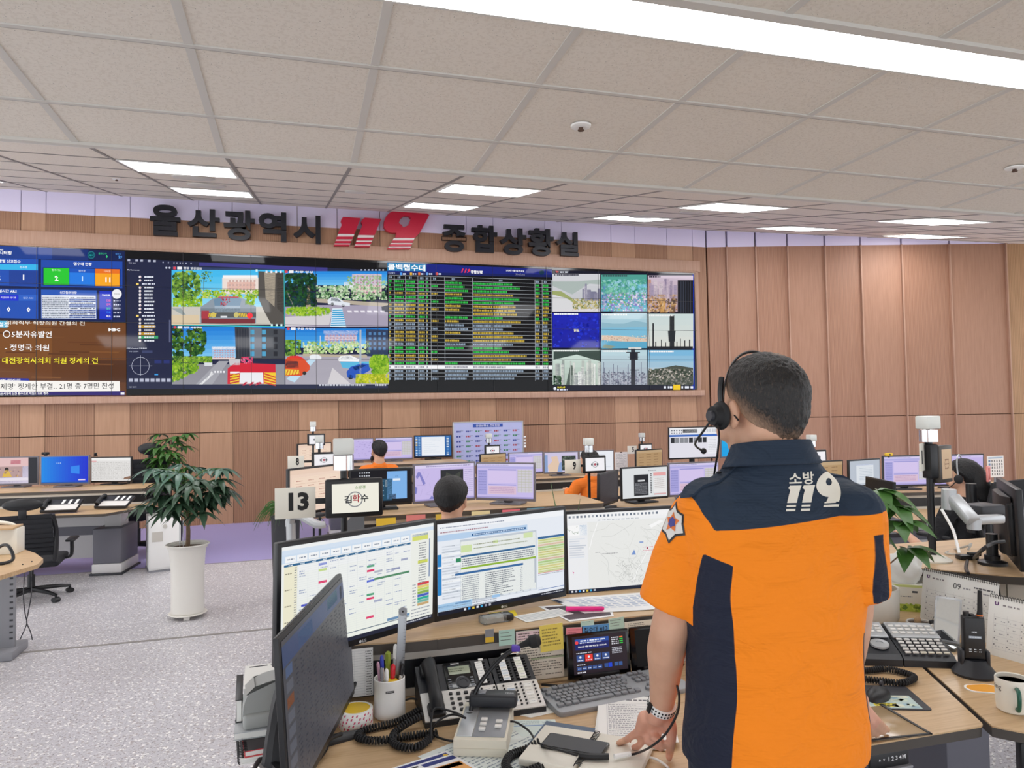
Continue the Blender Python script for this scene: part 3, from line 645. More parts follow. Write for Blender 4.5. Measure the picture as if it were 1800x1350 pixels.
a.line(1036, 470, 1040, 812, 3, '#40d8d8').line(354, 802, 1040, 812, 4, '#40d8d8')
a.build('street_camera_screen', 'wall_screen', vw)
# 4 call table
a = WArt(2.647, 560, 340)
a.poly([(320, 320), (1086, 352), (1090, 918), (328, 926)], '#04060a').up()
a.poly([(320, 320), (1086, 354), (1086, 388), (320, 376)], '#12207c').poly([(320, 322), (500, 330), (500, 362), (320, 360)], '#3a9ac8').up()
a.text('콜백접수대', 410, 345, 30, '#ffffff', 0.02, width=174).text('119', 686, 360, 20, '#e8344c', 0.04, shear=0.3, width=40).text('종합상황', 736, 366, 15, '#ffffff', 0.03, width=56).text('2024년 9월 5일 목요일', 914, 360, 9, '#ffffff', 0.02, width=84).text('10:02:31', 938, 378, 9, '#ffffff', width=40).disc(1038, 368, 12, '#0a3048')
a.poly([(320, 364), (1086, 378), (1086, 390), (320, 376)], '#0e1c5c').up(); a.text('긴급출동', 340, 370, 8, '#d0d8f0')
for x, c in ((384, '#4a9af0'), (430, '#e8b43a'), (468, '#e87a3a'), (505, '#6aa0e0'), (550, '#e05a5a')): a.rect(x - 5, 368, x + 5, 380, c).dashes(x + 8, 375, x + 24, 7, '#d0d8f0', R)
rows = 'wggygggggggyyyggwwyyywggyygWwwwww'; rows = ['w', 'g', 'g', 'g', 'y', 'g', 'g', 'y', 'y', 'y', 'g', 'y', 'w', 'w', 'y', 'y', 'y', 'w', 'g', 'g', 'y', 'y', 'g', 'W', 'w', 'w', 'w']
PAL = {'g': '#2fbf4a', 'y': '#c4a83e', 'w': '#8ea0b4'}
cx = [326, 352, 404, 462, 500, 522, 586, 716, 1006, 1040, 1084]
for i in range(27):
    y0 = 380 + i * 18.2; sk = lambda x: (x - 326) / 758 * (24 - i * .95)
    c = rows[i]
    if c == 'W': a.poly([(328, y0 + 1), (1088, y0 + 1 + 1), (1088, y0 + 19), (328, y0 + 18)], '#f4f4f6'); cc = '#9a9aa4'
    else: cc = PAL[c]
    a.up()
    for j in range(10):
        n = (0.5, 0.9, 0.85, 0.9, 0.5, 0.55, 0.9, 0.93, 0.7, 0.7)[j]
        if j == 5 and R.random() < .45 or (j == 6 and R.random() < .25): continue
        f = n * (R.uniform(.5, 1) if j in (6, 7) else 1); x0, x1 = cx[j] + 3, cx[j] + 3 + (cx[j + 1] - cx[j] - 6) * f
        if i == 0: x0, x1 = (x0 + x1) / 2 - 8, (x0 + x1) / 2 + 8
        x = x0
        while x < x1 - 3:
            L_ = R.uniform(3, 7); a.poly([(x, y0 + 14 + sk(x)), (min(x + L_, x1), y0 + 14 + sk(x)), (min(x + L_, x1), y0 + 4 + sk(x) + R.uniform(0, 2)), (x, y0 + 4 + sk(x) + R.uniform(0, 2))], cc); x += L_ + R.uniform(.8, 3)
    a.z -= 1; a.line(326, y0 + sk(326), 1086, y0 + sk(1086), 1.7, '#aab0b8')
for x in cx: a.line(x, 382 + (x - 326) * .03, x + 3, 870 + (x - 326) * .004, 1.7, '#aab0b8')
a.build('call_table_screen', 'wall_screen', vw)
# 5 nine camera tiles
a = WArt(2.647, 560, 340)
a.poly([(1088, 356), (1744, 376), (1750, 912), (1092, 918)], '#0c0f24').poly([(1738, 378), (1746, 378), (1750, 912), (1740, 912)], '#1a3ac0').up()
X = [(1088, 1310), (1314, 1526), (1530, 1742)]
def tile(i, j, c0, c1, n=6):
    (x0, x1) = X[i]; y = [(374, 546), (556, 718), (728, 890)][j]; s0 = (x0 - 1088) * .018 * (1 - j * .45)
    a.grad(x0, y[0] + s0, x1, y[1] + s0 * .6, c0, c1, n); a.up(); return x0, y[0] + s0, x1, y[1] + s0 * .6
def towers(x0, x1, yb, n, h0, h1, cols):
    for _ in range(n):
        x = R.uniform(x0, x1 - 8); wd = R.uniform(6, 16); h = R.uniform(h0, h1); c = R.choice(cols)
        a.rect(x, yb - h, min(x + wd, x1), yb, c)
        for k in range(int(h / 6)): a.rect(x + 1, yb - h + 2 + k * 6, min(x + wd - 1, x1), yb - h + 4 + k * 6, '#7f7a8c')
b = tile(0, 0, '#cfcfd4', '#b9bcc0'); a.poly([(1088, 430), (1180, 470), (1260, 420), (1310, 424), (1310, 400), (1200, 410), (1088, 410)], '#a8b4b0').poly([(1088, 470), (1160, 490), (1240, 540), (1088, 540)], '#d4d4d6').poly([(1088, 454), (1130, 456), (1260, 540), (1240, 544), (1150, 486), (1088, 470)], '#9aa468').up(); towers(1218, 1308, 500, 16, 26, 80, ['#a8a4b4', '#8c8aa0', '#c0bcc8', '#787890']); a.blobs(1180, 490, 1310, 544, 90, 8, ['#a8a060', '#c4b078', '#78804a', '#d0c8b0'], R); a.poly([(1088, 540), (1310, 536), (1310, 550), (1088, 550)], '#d8d4d8')
b = tile(1, 0, '#4a9a8a', '#6ab4d0'); a.blobs(1316, 400, 1526, 470, 150, 12, ['#4fa08c', '#6fb89a', '#3a8a78', '#88c8b0', '#9ac8e0'], R).blobs(1316, 460, 1526, 548, 170, 8, ['#c8c4e0', '#a89cc8', '#7fb060', '#e0d8e8', '#8a7ac0', '#5a9a8a'], R); a.rect(1318, 430, 1342, 520, '#4a78a8').rect(1326, 420, 1336, 520, '#6898c0').poly([(1480, 424), (1526, 422), (1526, 440), (1460, 446)], '#7cc4e8')
b = tile(2, 0, '#c8b8c8', '#b498a0'); a.up(); towers(1530, 1668, 490, 26, 40, 95, ['#a898b0', '#c4b0c0', '#8c7c98', '#d0c0c8']); a.blobs(1530, 470, 1668, 554, 110, 9, ['#8a6a50', '#c8a070', '#5a4a40', '#d8b890', '#a87a4a'], R).rect(1588, 470, 1614, 554, '#c89858').rect(1640, 480, 1660, 554, '#6a5040')
a.rect(1534, 400, 1546, 510, '#b88a78').rect(1670, 404, 1742, 560, '#14161e').up(); 
for k in range(5): a.rect(1684 + k * 11, 410, 1687 + k * 11, 556, '#3a4050')
b = tile(0, 1, '#1420b0', '#0e1898'); a.blobs(1090, 560, 1308, 715, 50, 12, ['#1a2cc4', '#101a90', '#2236cc'], R); a.up().text('맑음.', 1200, 637, 13, '#f4f0c0', 0.03)
b = tile(1, 1, '#b8d0d8', '#6fb0cc'); a.poly([(1316, 600), (1370, 606), (1420, 606), (1470, 592), (1526, 602), (1526, 622), (1316, 628)], '#8cb4c4').poly([(1316, 622), (1526, 620), (1526, 664), (1316, 658)], '#7ab8d4').poly([(1316, 660), (1420, 664), (1526, 676), (1526, 690), (1420, 690), (1316, 682)], '#d8c0ac').poly([(1316, 684), (1526, 692), (1526, 720), (1316, 722)], '#5aa4c4').up().blobs(1318, 660, 1526, 688, 50, 5, ['#e8d4c4', '#b89888', '#c8d0c0'], R); a.poly([(1330, 702), (1380, 712), (1360, 722), (1316, 718)], '#8a9a8a')
b = tile(2, 1, '#c4d4d4', '#d8d8d0'); 
for x, w_, t in ((1552, 7, 604), (1632, 22, 566), (1565, 5, 690), (1592, 4, 680), (1680, 4, 676), (1700, 5, 684), (1722, 6, 680), (1664, 4, 690), (1612, 4, 694)): a.rect(x, t, x + w_, 720, '#2a2c30')
a.poly([(1624, 640), (1660, 640), (1656, 690), (1628, 690)], '#33363a').rect(1530, 712, 1740, 722, '#23252a')
b = tile(0, 2, '#cfe0d8', '#a8b8ac'); a.poly([(1092, 734), (1310, 730), (1310, 782), (1200, 750), (1092, 774)], '#3a4a44').up(); towers(1092, 1312, 892, 34, 40, 116, ['#d8dcd4', '#b8c0b8', '#eceeea', '#98a49c']); a.blobs(1092, 846, 1130, 892, 40, 9, DGR, R); a.poly([(1150, 892), (1170, 800), (1180, 800), (1190, 892)], '#4a5850')
b = tile(1, 2, '#b8d4dc', '#a4a8b4'); a.blobs(1318, 830, 1526, 890, 130, 7, ['#6a6c7c', '#8a8c9c', '#b0b0bc', '#54586a'], R)
for k in range(14): x = R.uniform(1320, 1520); a.rect(x, R.uniform(780, 840), x + 3, 890, '#70788a')
a.up(); a.rect(1452, 720, 1472, 892, '#33343c').rect(1446, 738, 1484, 776, '#2a2b32').rect(1430, 738, 1494, 742, '#2a2b32').rect(1436, 760, 1490, 763, '#2a2b32').rect(1448, 820, 1490, 824, '#2a2b32').rect(1440, 716, 1500, 724, '#d8d8d4')
b = tile(2, 2, '#6fb0d8', '#e0d4cc'); a.poly([(1532, 824), (1600, 812), (1660, 800), (1740, 812), (1742, 892), (1532, 892)], '#4a5048').blobs(1534, 816, 1740, 890, 200, 7, ['#2c3a2c', '#54604a', '#c8bcb0', '#8a8680', '#1f2a22', '#e0d8d0'], R)
a.up(2); a.rect(1648, 890, 1682, 914, '#f0c818').dashes(1604, 902, 1644, 10, '#e0e4f0', R).dashes(1686, 902, 1744, 10, '#e0e4f0', R); a.disc(1098, 908, 7, '#e8ecf4', 10).text('10:02:45', 1128, 902, 9, '#f0e030', 0.03, width=36).dashes(1108, 913, 1156, 7, '#d8dcf0', R); a.text('TV', 1108, 366, 9, '#f04040', .05).dashes(1122, 367, 1160, 6, '#c8ccd8', R)
for i in range(3):
    for j in range(3): a.dashes(X[i][0] + 6, [380, 562, 732][j] + i * (4 - j), X[i][0] + (120 if i < 2 or j else 60), 7, '#f0f0f0' if j else '#303040', R, .5, 1.3, .3)
a.build('city_camera_screen', 'wall_screen', vw)
# thin seams between the display panels
m = MB(VL)
for k in range(1, 13): m.box((VX1 - 0.924 * k, YV - 0.018, (VZ0 + VZ1) / 2), (0.006, 0.004, VZ1 - VZ0))
for k in range(1, 4): m.box(((VX0 + VX1) / 2, YV - 0.018, VZ0 + (VZ1 - VZ0) * k / 4), (VX1 - VX0, 0.004, 0.005))
m.build('seam', 'black', vw, smooth=False)

# ---------------------------------------------------------------- consoles
def desk_wood(name, a, b):
    m, nt, bs, N, L = node_mat(name)
    tc = N('ShaderNodeTexCoord'); mp = N('ShaderNodeMapping'); mp.inputs['Scale'].default_value = (1.2, 22, 10); L(tc.outputs['Object'], mp.inputs[0])
    nz = N('ShaderNodeTexNoise'); nz.inputs['Scale'].default_value = 3; nz.inputs['Detail'].default_value = 7; nz.inputs['Distortion'].default_value = 0.6; L(mp.outputs[0], nz.inputs['Vector'])
    r = ramp(N, [(0.3, a), (0.55, b), (0.75, a)]); L(nz.outputs[0], r.inputs[0]); L(r.outputs[0], bs.inputs['Base Color']); bs.inputs['Roughness'].default_value = 0.4
desk_wood('desk_wood', '#b8966e', '#cdae86')
mat('desk_edge', '#4a443f', 0.5); mat('rail_grey', '#c9c5bd', 0.5); mat('riser_black', '#15181f', 0.35)
mat('leg_white', '#d9d6d6', 0.45); mat('leg_grey', '#6d6c76', 0.5); mat('dark_grey', '#34353b', 0.5); mat('mid_grey', '#8b8c92', 0.5)
mat('plastic_black', '#17181c', 0.42, bump=0.05, scale=300); mat('bezel_grey', '#6f6c74', 0.45); mat('plastic_grey', '#9da1a6', 0.4); mat('silver', '#b9bcbf', 0.35, 0.4)
mat('rubber', '#1b1b1e', 0.7); mat('off_white', '#e6e2d6', 0.5); mat('paper', '#eeeeea', 0.7); mat('fabric_black', '#202126', 0.9, bump=0.3, scale=250)
mat('clear', '#f2f6f6', 0.05, trans=0.9, alpha=1.0); mat('beacon_white', '#d9dcd8', 0.3)
ZD, ZS = 0.73, 0.905
def ring_poly(pts, n=6):
    """closed outline with rounded corners: points are (x, y, radius)"""
    out = []
    for i, (x, y, r) in enumerate(pts):
        p, a, b = V((x, y)), V(pts[i - 1][:2]), V(pts[(i + 1) % len(pts)][:2])
        if r <= 0: out.append((x, y)); continue
        u, v = (a - p).normalized(), (b - p).normalized()
        for k in range(n + 1):
            t = k / n; q = (p + u * r) * (1 - t) ** 2 + p * 2 * t * (1 - t) + (p + v * r) * t * t; out.append((q.x, q.y))
    return out
TOP = ring_poly([(-0.86, 0.12, 0.05), (-0.87, -0.12, .25), (-0.62, -0.60, 0.3), (0.0, -0.645, 0.2), (1.06, -0.665, 0.02), (1.27, -0.24, 0.02), (1.3, 0.1, 0.0)])
SHELF = ring_poly([(-0.66, 0.06, 0.05), (-0.42, 0.0, 0.2), (0.0, 0.02, 0.3), (1.2, 0.02, 0.04), (1.2, 0.62, 0.1), (-0.2, 0.66, 0.3), (-0.66, 0.4, 0.1)])
def console(label, loc, rz=0):
    t = thing('console_desk', label, 'desk', loc, rz, 'operator consoles with raised monitor shelf')
    m = MB(); m.prism(TOP, ZD - 0.004, ZD); m.cur = 1; m.prism([(x * .998, y * .998) for x, y in TOP], ZD - 0.03, ZD - 0.004); m.build('worktop', ['desk_wood', 'desk_edge'], t)
    m = MB(); m.prism(SHELF, ZS - 0.004, ZS); m.cur = 1; m.prism([(x * .998, y * .998) for x, y in SHELF], ZS - 0.035, ZS - 0.004); m.build('monitor_shelf', ['desk_wood', 'desk_edge'], t)
    m = MB(); m.box((0.4, 0.06, (ZD + ZS) / 2 - 0.016), (1.6, 0.03, ZS - ZD - 0.036)); m.box((-0.53, 0.09, (ZD + ZS) / 2 - 0.016), (0.24, 0.03, ZS - ZD - 0.036), rot=Matrix.Rotation(-0.1, 4, 'Z'))
    m.cur = 1; m.box((0.4, 0.04, ZS - 0.05), (1.6, 0.012, 0.026)); m.box((0.4, 0.042, ZD + 0.012), (1.6, 0.012, 0.022)); m.box((-0.53, 0.07, ZS - 0.05), (0.24, 0.012, 0.026), rot=Matrix.Rotation(-0.1, 4, 'Z'))
    m.build('riser', ['riser_black', 'rail_grey'], t)
    for x in (-0.5, 0.9):
        m = MB(); m.box((x, 0.1, 0.6), (0.16, 0.22, 0.24), 0.01); lg = m.build('leg_column', 'leg_white', t)
        m = MB(); m.box((x, 0.08, 0.31), (0.27, 0.5, 0.38), 0.012); m.cur = 1; m.box((x, 0.08, 0.07), (0.28, 0.52, 0.1), 0.01); m.cur = 2; m.box((x, 0.08, 0.012), (0.31, 0.56, 0.022), 0.005); m.build('pedestal', ['leg_grey', 'leg_white', 'dark_grey'], lg)
    m = MB(); m.box((0.2, 0.28, 0.36), (1.2, 0.02, 0.5)); m.cur = 1; m.box((0.2, 0.268, 0.42), (1.2, 0.008, 0.1)); m.build('modesty_panel', ['leg_white', 'leg_grey'], t)
    return t
FD = console('front wooden console desk where the standing officer works', (0.7, 2.22, 0))
def con(lab, loc, rz, zs=1.0, sx=1.0):
    t = dup(FD, loc, rz, lab); t.scale = (sx, 1, zs); return t
con('console desk of the black-haired seated person, behind the front monitors', (0.95, 4.95, 0), 0.0)
con('console desk in the third row before the whiteboard, under three pale monitors', (2.95, 7.95, 0), -0.03, .885)
con('rearmost console desk before the screen wall, with the raised black and blue monitor', (1.0, 9.65, 0), 0.0, 1.0)
con('console desk behind the officer\'s left arm, carrying the white document monitor', (3.1, 5.35, 0), 0.0, .885)
con('console desk of the woman in black at the right', (5.5, 5.2, 0), -0.2, .885, 1.05)
con('console desk at far left with the blue desktop monitor', (-2.75, 8.55, 0), -0.12, .93)

# ---------------------------------------------------------------- monitors
def A16(t=None): return None
def art_sheet(a, R):
    a.grad(0, 0, 160, 90, '#f2f4f6', '#eef2e8', 4).up()
    a.rect(0, 3, 160, 6.5, '#d6e4f4').rect(0, 6.5, 132, 13.5, '#cfe0f2').up()
    for i in range(12): a.rect(3 + i * 10.7, 8, 12.5 + i * 10.7, 13, '#f6f8fa').up().dashes(5 + i * 10.7, 10.5, 11 + i * 10.7, 1, '#8a94a4', R).up(-1)
    a.rect(2, 14.5, 132, 16.3, '#2f6690').rect(2, 16.3, 14, 80, '#f0ecd2').up()
    for i in range(12): a.dashes(6 + i * 10.7, 15.4, 10 + i * 10.7, .8, '#d8e6f2', R)
    for i in range(34): a.rect(11, 17 + i * 1.9, 132, 17.12 + i * 1.9, '#d9dde0')
    for i in range(12): a.rect(14 + i * 9.8, 16.3, 14.15 + i * 9.8, 82, '#d0d6da')
    for i in range(30): a.dashes(11.5, 18 + i * 2, 13.5, .7, '#7a7f8a', R)
    for i in range(5): a.dashes(3, 22 + i * 13, 9, .9, '#9a9684', R)
    for _ in range(70): x = 16 + R.randrange(12) * 9.8; y = 18 + R.randrange(31) * 1.95; a.dashes(x, y, x + R.uniform(4, 9), .8, '#9ba6c4', R)
    for x, y, w_, c in ((34, 18, 8, '#8a96d8'), (34, 23, 8, '#c6dc8c'), (34, 33, 8, '#e0386c'), (18, 49, 9, '#4a54c4'), (34, 44, 8, '#e0386c'), (83, 28, 8, '#58a480'), (83, 32, 8, '#e0386c'), (83, 41, 8, '#5a70d4'), (91, 40.4, 40, '#4f8a66'), (83, 53, 8, '#58a480'), (83, 56.5, 8, '#e0386c'), (83, 73, 8, '#e0386c'), (91, 60, 9, '#a8aec8'), (91, 34, 9, '#b6bac8'), (121, 28, 8, '#a2a8c4'), (110, 35, 10, '#8f96b8')): a.rect(x, y, x + w_, y + 1.9, c)
    a.rect(2, 82.5, 132, 83.2, '#5a6c80').rect(106, 79.5, 132, 82, '#6c90b4').rect(132.5, 7, 160, 86, '#eef0ea').rect(134, 8, 153, 10, '#44708c').up()
    a.rect(134, 10, 153, 14, '#d8de74').rect(141, 33, 153, 36, '#d2da60').rect(154.5, 14, 155.6, 50, '#5a78a8')
    for i in range(18): a.dashes(142, 17 + i * 2.3, 151, .9, '#7c8088', R)
    for i, c in enumerate(('#d84048', '#e4cf78', '#bcd46a', '#8cb050', '#4a62c0', '#2fae9a', '#74b4a4', '#c8a878')): a.rect(141, 54 + i * 2.7, 155, 56.4 + i * 2.7, c); a.dashes(135, 55 + i * 2.7, 139, .9, '#808898', R)
    for i in range(3): a.dashes(134, 78 + i * 3, 156, .9, '#868e9c', R)
    a.rect(0, 86.5, 160, 90, '#23273a').dashes(122, 88.2, 158, 1.1, '#d0d4e0', R)
def art_form(a, R):
    a.rect(0, 0, 160, 90, '#e9eef6').up().rect(0, 0, 160, 6, '#f4f6fa').rect(0, 11, 110, 17, '#b8d2ee').up()
    a.dashes(3, 4, 80, 1, '#8a92a6', R).dashes(3, 8.6, 60, 1, '#a06a78', R).rect(40, 13.4, 108, 15.6, '#2c5f94').up().dashes(42, 14.5, 106, 1.1, '#cfe0f4', R)
    for y0, y1, c in ((30, 42, '#2f86c8'), (44, 70, '#2f86c8')): a.rect(0, y0, 4.6, y1, c)
    for i in range(20):
        y = 22 + i * 2.7; a.rect(5, y, 28, y + 1.6, R.choice(['#d4dae4', '#f6f8fa', '#dfe5ee', '#c8d0da'])); a.dashes(6, y + .8, R.uniform(12, 26), .8, '#848e9e', R)
    a.rect(26, 18, 122, 82, '#c4ccd6').rect(26.6, 20, 121, 80, '#f2f5f0').up().rect(27, 24, 40, 31, '#d0e2a8').rect(105, 19.5, 117, 25, '#d4e4b0').rect(66, 23, 72, 26, '#d0e2a8')
    a.dashes(42, 24.5, 100, 1, '#8a9070', R).dashes(42, 28.5, 110, 1, '#98a080', R).rect(27, 34, 120, 36, '#2f6494').rect(27, 46, 121, 48, '#8fb438').up()
    for i in range(4): a.dashes(28, 38 + i * 2.1, 119, 1, '#566074', R)
    a.rect(20, 51, 104, 53.2, '#3468a0').rect(21, 36, 27, 40, '#2f8a60').up()
    for i in range(13): a.dashes(28, 55.5 + i * 2, 48, .9, '#8a929e', R); a.dashes(56, 55.5 + i * 2, 56 + R.uniform(20, 38), .9, '#5c6474', R); a.dashes(100, 55.5 + i * 2, 103, .9, '#8a929e', R)
    a.rect(119, 48, 120.6, 74, '#b4bcc8').rect(124, 26, 160, 28.5, '#3a6a9a').up()
    for i in range(14):
        y = 28.8 + i * 2.6; a.rect(124, y, 160, y + 2.3, ['#dfe49a', '#e4dc9c', '#cfe0a0', '#b8d894', '#e8c8b4', '#d8e0a8'][(i * 5) % 6]); a.dashes(125, y + 1.2, 158, .8, '#9a9c78', R)
    a.rect(124, 65, 160, 65.6, '#d06070'); a.dashes(124, 67, 160, .8, '#9aa0b0', R)
    a.rect(0, 79, 40, 86, '#a6cbea').rect(0, 81, 18, 82.4, '#3f6fa4').rect(20, 80, 38, 81.4, '#3f6fa4').rect(64, 79, 74, 82, '#9cc4ea'); 
    for i in range(6): a.rect(78 + i * 9, 80, 85 + i * 9, 81.6, '#dfe6ee')
    for i in range(2): a.dashes(3, 83 + i * 2.4, 70, .9, '#8a92a0', R)
    a.rect(124, 82.6, 160, 83.2, '#4a70b0').rect(0, 86.2, 160, 90, '#141a2c').up()
    for i, c in enumerate(('#e8e8ec', '#3a9ae8', '#e8c84a', '#e8ecf0', '#48b0e0', '#9a9aa8', '#c0c4cc')): a.rect(30 + i * 5, 87, 32.6 + i * 5, 89.2, c)
    a.dashes(128, 88, 158, 1, '#c8ccd8', R)
def art_map(a, R):
    a.rect(0, 0, 160, 90, '#f0f0f0').rect(0, 0, 160, 7, '#f8f8f9').rect(0, 7, 160, 10, '#f1f3f5').rect(0, 10, 25, 86, '#eceef4').rect(25, 10, 160, 86, '#e9eae6').up()
    for i in range(24): a.rect(2 + i * 4.8, 2.2, 4.6 + i * 4.8, 4.8, R.choice(['#7a8290', '#9aa2ac', '#6a7686', '#a8aeb6']))
    for i in range(9): a.dashes(38 + i * 6, 8.6, 42 + i * 6, .9, '#98a0a8', R)
    a.rect(1, 13, 24, 25, '#fafafa').rect(15, 13, 24, 25, '#6a9cc8').poly([(15, 13), (18, 15), (17, 20), (19, 23), (15, 25)], '#fafafa').up()
    for _ in range(9): x, y = R.uniform(2, 14), R.uniform(14, 24); a.line(x, y, x + R.uniform(-3, 3), y + R.uniform(-3, 3), .4, '#6a8a6a')
    for i in range(9): a.rect(2, 28 + i * 2.6, R.uniform(14, 23), 29.4 + i * 2.6, R.choice(['#d4d8e0', '#dfe4ec', '#c8ced8']))
    def curve(x, y, ang, n, st, w_, c, tw):
        for _ in range(n):
            x2, y2 = x + st * cos(ang), y + st * sin(ang)
            if not (26 < x2 < 159 and 11 < y2 < 85): break
            a.line(x, y, x2, y2, w_, c); x, y = x2, y2; ang += R.uniform(-tw, tw)
    for _ in range(34): curve(R.uniform(27, 130), R.uniform(12, 84), R.uniform(0.2, 1.0), 26, 2.2, .35, R.choice(['#d0d1cd', '#d8d9d4', '#c8cac8']), .35)
    for _ in range(46): curve(R.uniform(62, 92), R.uniform(60, 82), R.uniform(0, 6), 5, 1.4, .3, '#b0b2b0', .8)
    curve(38, 11, 2.0, 20, 2.2, .9, '#fbfbfb', .2); curve(80, 84, -1.2, 20, 2.2, .8, '#fbfbfb', .2)
    a.up().poly([(79, 51), (83, 45), (85, 51)], '#7a98d0').rect(90, 36, 95, 38, '#94a8d4').disc(100, 44.5, 1.1, '#a83050').dashes(94, 43, 108, .7, '#e08898', R).dashes(94, 47, 108, .7, '#e08898', R)
    a.dashes(34, 45.5, 40, .8, '#88888c', R).dashes(42, 47.5, 62, .8, '#88888c', R).poly([(5, 65), (7.4, 67), (6.2, 67.4), (6.6, 69)], '#d83a8c').poly([(103, 18), (118, 12), (122, 14), (106, 21)], '#fafafa')
    a.rect(0, 86.4, 160, 90, '#1a2438').up()
    for i, c in enumerate(('#e8e8ec', '#c8ccd8', '#3a9ae8', '#e8ecf0', '#e8c84a', '#48b0e0', '#c0c4cc')): a.rect(3 + i * 4.6, 87.2, 5.4 + i * 4.6, 89.2, c)
def art_table_dim(a, R):
    a.rect(0, 0, 160, 90, '#85858f').up().rect(0, 3, 160, 15, '#6f86c0').rect(30, 5, 60, 14, '#7fa0d0').rect(98, 4, 126, 12, '#6aa0b8').rect(134, 5, 140, 14, '#3a3a40').up()
    for i in range(8): a.rect(4, 16 + i * 8.4, 16, 22 + i * 8.4, '#c87a50' if i == 2 else ('#8aa4d8' if i == 0 else '#a0a4b4'))
    for i in range(26):
        for j in range(11): a.dashes(20 + j * 12, 18 + i * 2.7, 27 + j * 12, .9, '#4f5468', R, .6, 2, .7, .55)
def art_lav(a, R):
    a.rect(0, 0, 160, 90, '#c9bdec').up().rect(0, 0, 160, 6, '#d8cff2').rect(0, 6, 160, 12, '#b4b0e4').rect(2, 16, 28, 82, '#a6a2dc').rect(32, 14, 112, 50, '#d6c6ee').rect(32, 54, 112, 56, '#8f90d0').rect(116, 14, 158, 74, '#d0ccd6').rect(32, 58, 112, 80, '#dcc0d4').up()
    for i in range(8): a.dashes(4, 20 + i * 7, 26, 1.4, '#7f7cba', R); a.rect(117, 18 + i * 7, 157, 19 + i * 7, '#b4b89a')
    for i in range(4): a.dashes(36, 62 + i * 4.4, 106, 1.4, '#b08cb8', R)
    a.rect(32, 14, 112, 17, '#9a98d4').dashes(2, 3, 90, 1.4, '#8a86c0', R).rect(0, 86, 160, 90, '#a49cd0')
    for k in range(4): a.rect(116 + k * 10.5, 14, 116.8 + k * 10.5, 74, '#bcb8a4')
def art_lavmap(a, R):
    a.rect(0, 0, 160, 90, '#cbbdec').up().rect(0, 0, 160, 8, '#ddd4f4').poly([(2, 28), (8, 16), (14, 17), (28, 46), (22, 50), (12, 26), (6, 34)], '#8482c8').poly([(34, 90), (44, 78), (50, 84), (50, 90)], '#7f80c4').poly([(0, 52), (6, 56), (4, 70), (0, 72)], '#7f80c4').up()
    for _ in range(16): x, y = R.uniform(4, 90), R.uniform(12, 84); a.line(x, y, x + R.uniform(-24, 24), y + R.uniform(-18, 18), .6, R.choice(['#a99cd0', '#b4a8d8', '#d8a8d0']))
    a.dashes(30, 4, 150, 2, '#8a82b4', R).rect(68, 14, 130, 74, '#2d2f33').poly([(84, 20), (104, 30), (124, 18), (120, 44), (96, 50), (80, 38)], '#55594f').rect(132, 12, 158, 84, '#d6caee').up()
    for i in range(12): a.dashes(134, 16 + i * 5, 156, 1.4, '#8f88c0', R)
    a.rect(0, 86, 160, 90, '#a49cd0')
def art_lavtext(a, R):
    a.rect(0, 0, 160, 90, '#c6b8ea').up()
    for i in range(60): x, y = R.uniform(4, 150), R.uniform(10, 84); a.dashes(x, y, x + 6, 1.3, R.choice(['#8f86c4', '#9c8cc0', '#7f78b8']), R)
    a.rect(0, 0, 160, 7, '#d4c8f0').dashes(6, 4, 120, 1.6, '#8880b8', R).rect(0, 84, 160, 90, '#b0a6dc')
def art_pink(a, R):
    a.rect(0, 0, 160, 90, '#f0d6c4').up().rect(6, 16, 154, 82, '#f4dcc8').frame(10, 18, 150, 82, .7, '#d8b49c').rect(0, 0, 160, 10, '#ecd0bc').up()
    for j in range(4):
        for i in range(5): a.dashes(18 + j * 34, 24 + i * 11, 36 + j * 34, 1.6, '#b4786c', R); a.line(14 + j * 34, 30 + i * 11, 44 + j * 34, 30 + i * 11, .5, '#d0a48c')
def art_brown(a, R):
    art_pink(a, R); a.up(2).rect(0, 0, 160, 90, '#b4946c').up()
    for j in range(3):
        for i in range(5): a.dashes(16 + j * 46, 20 + i * 13, 44 + j * 46, 2.4, '#7c5c40', R)
    a.rect(0, 0, 160, 12, '#c0a480')
def art_dark(a, R):
    a.rect(0, 0, 160, 90, '#14161e').up().rect(20, 24, 110, 84, '#1f4c66').rect(96, 4, 150, 80, '#7fb4ec').rect(100, 66, 120, 80, '#2a2028').rect(0, 70, 24, 84, '#4a2c30').up()
    for i in range(5): a.disc(24 + i * 6, 6, 2, '#d8dce4', 8).disc(24 + i * 6, 14, 2, '#c8ccd4', 8)
    for j in range(3):
        for i in range(4): a.dashes(30 + j * 22, 30 + i * 13, 44 + j * 22, 1.8, '#9ac0d4', R)
    for i in range(3): a.disc(6, 62 + i * 8, 2, '#e4e6ea', 8).disc(12, 62 + i * 8, 2, '#d0d4dc', 8)
    a.frame(92, 28, 96, 46, .8, '#c8d4dc').text('검색', 122, 18, 4, '#3f6a9a').rect(112, 24, 132, 30, '#e8f0f8').rect(112, 66, 112.5, 67, '#7fb4ec').rect(0, 86, 160, 90, '#0c0e14').dashes(20, 88, 80, 1.4, '#c0c8d0', R)
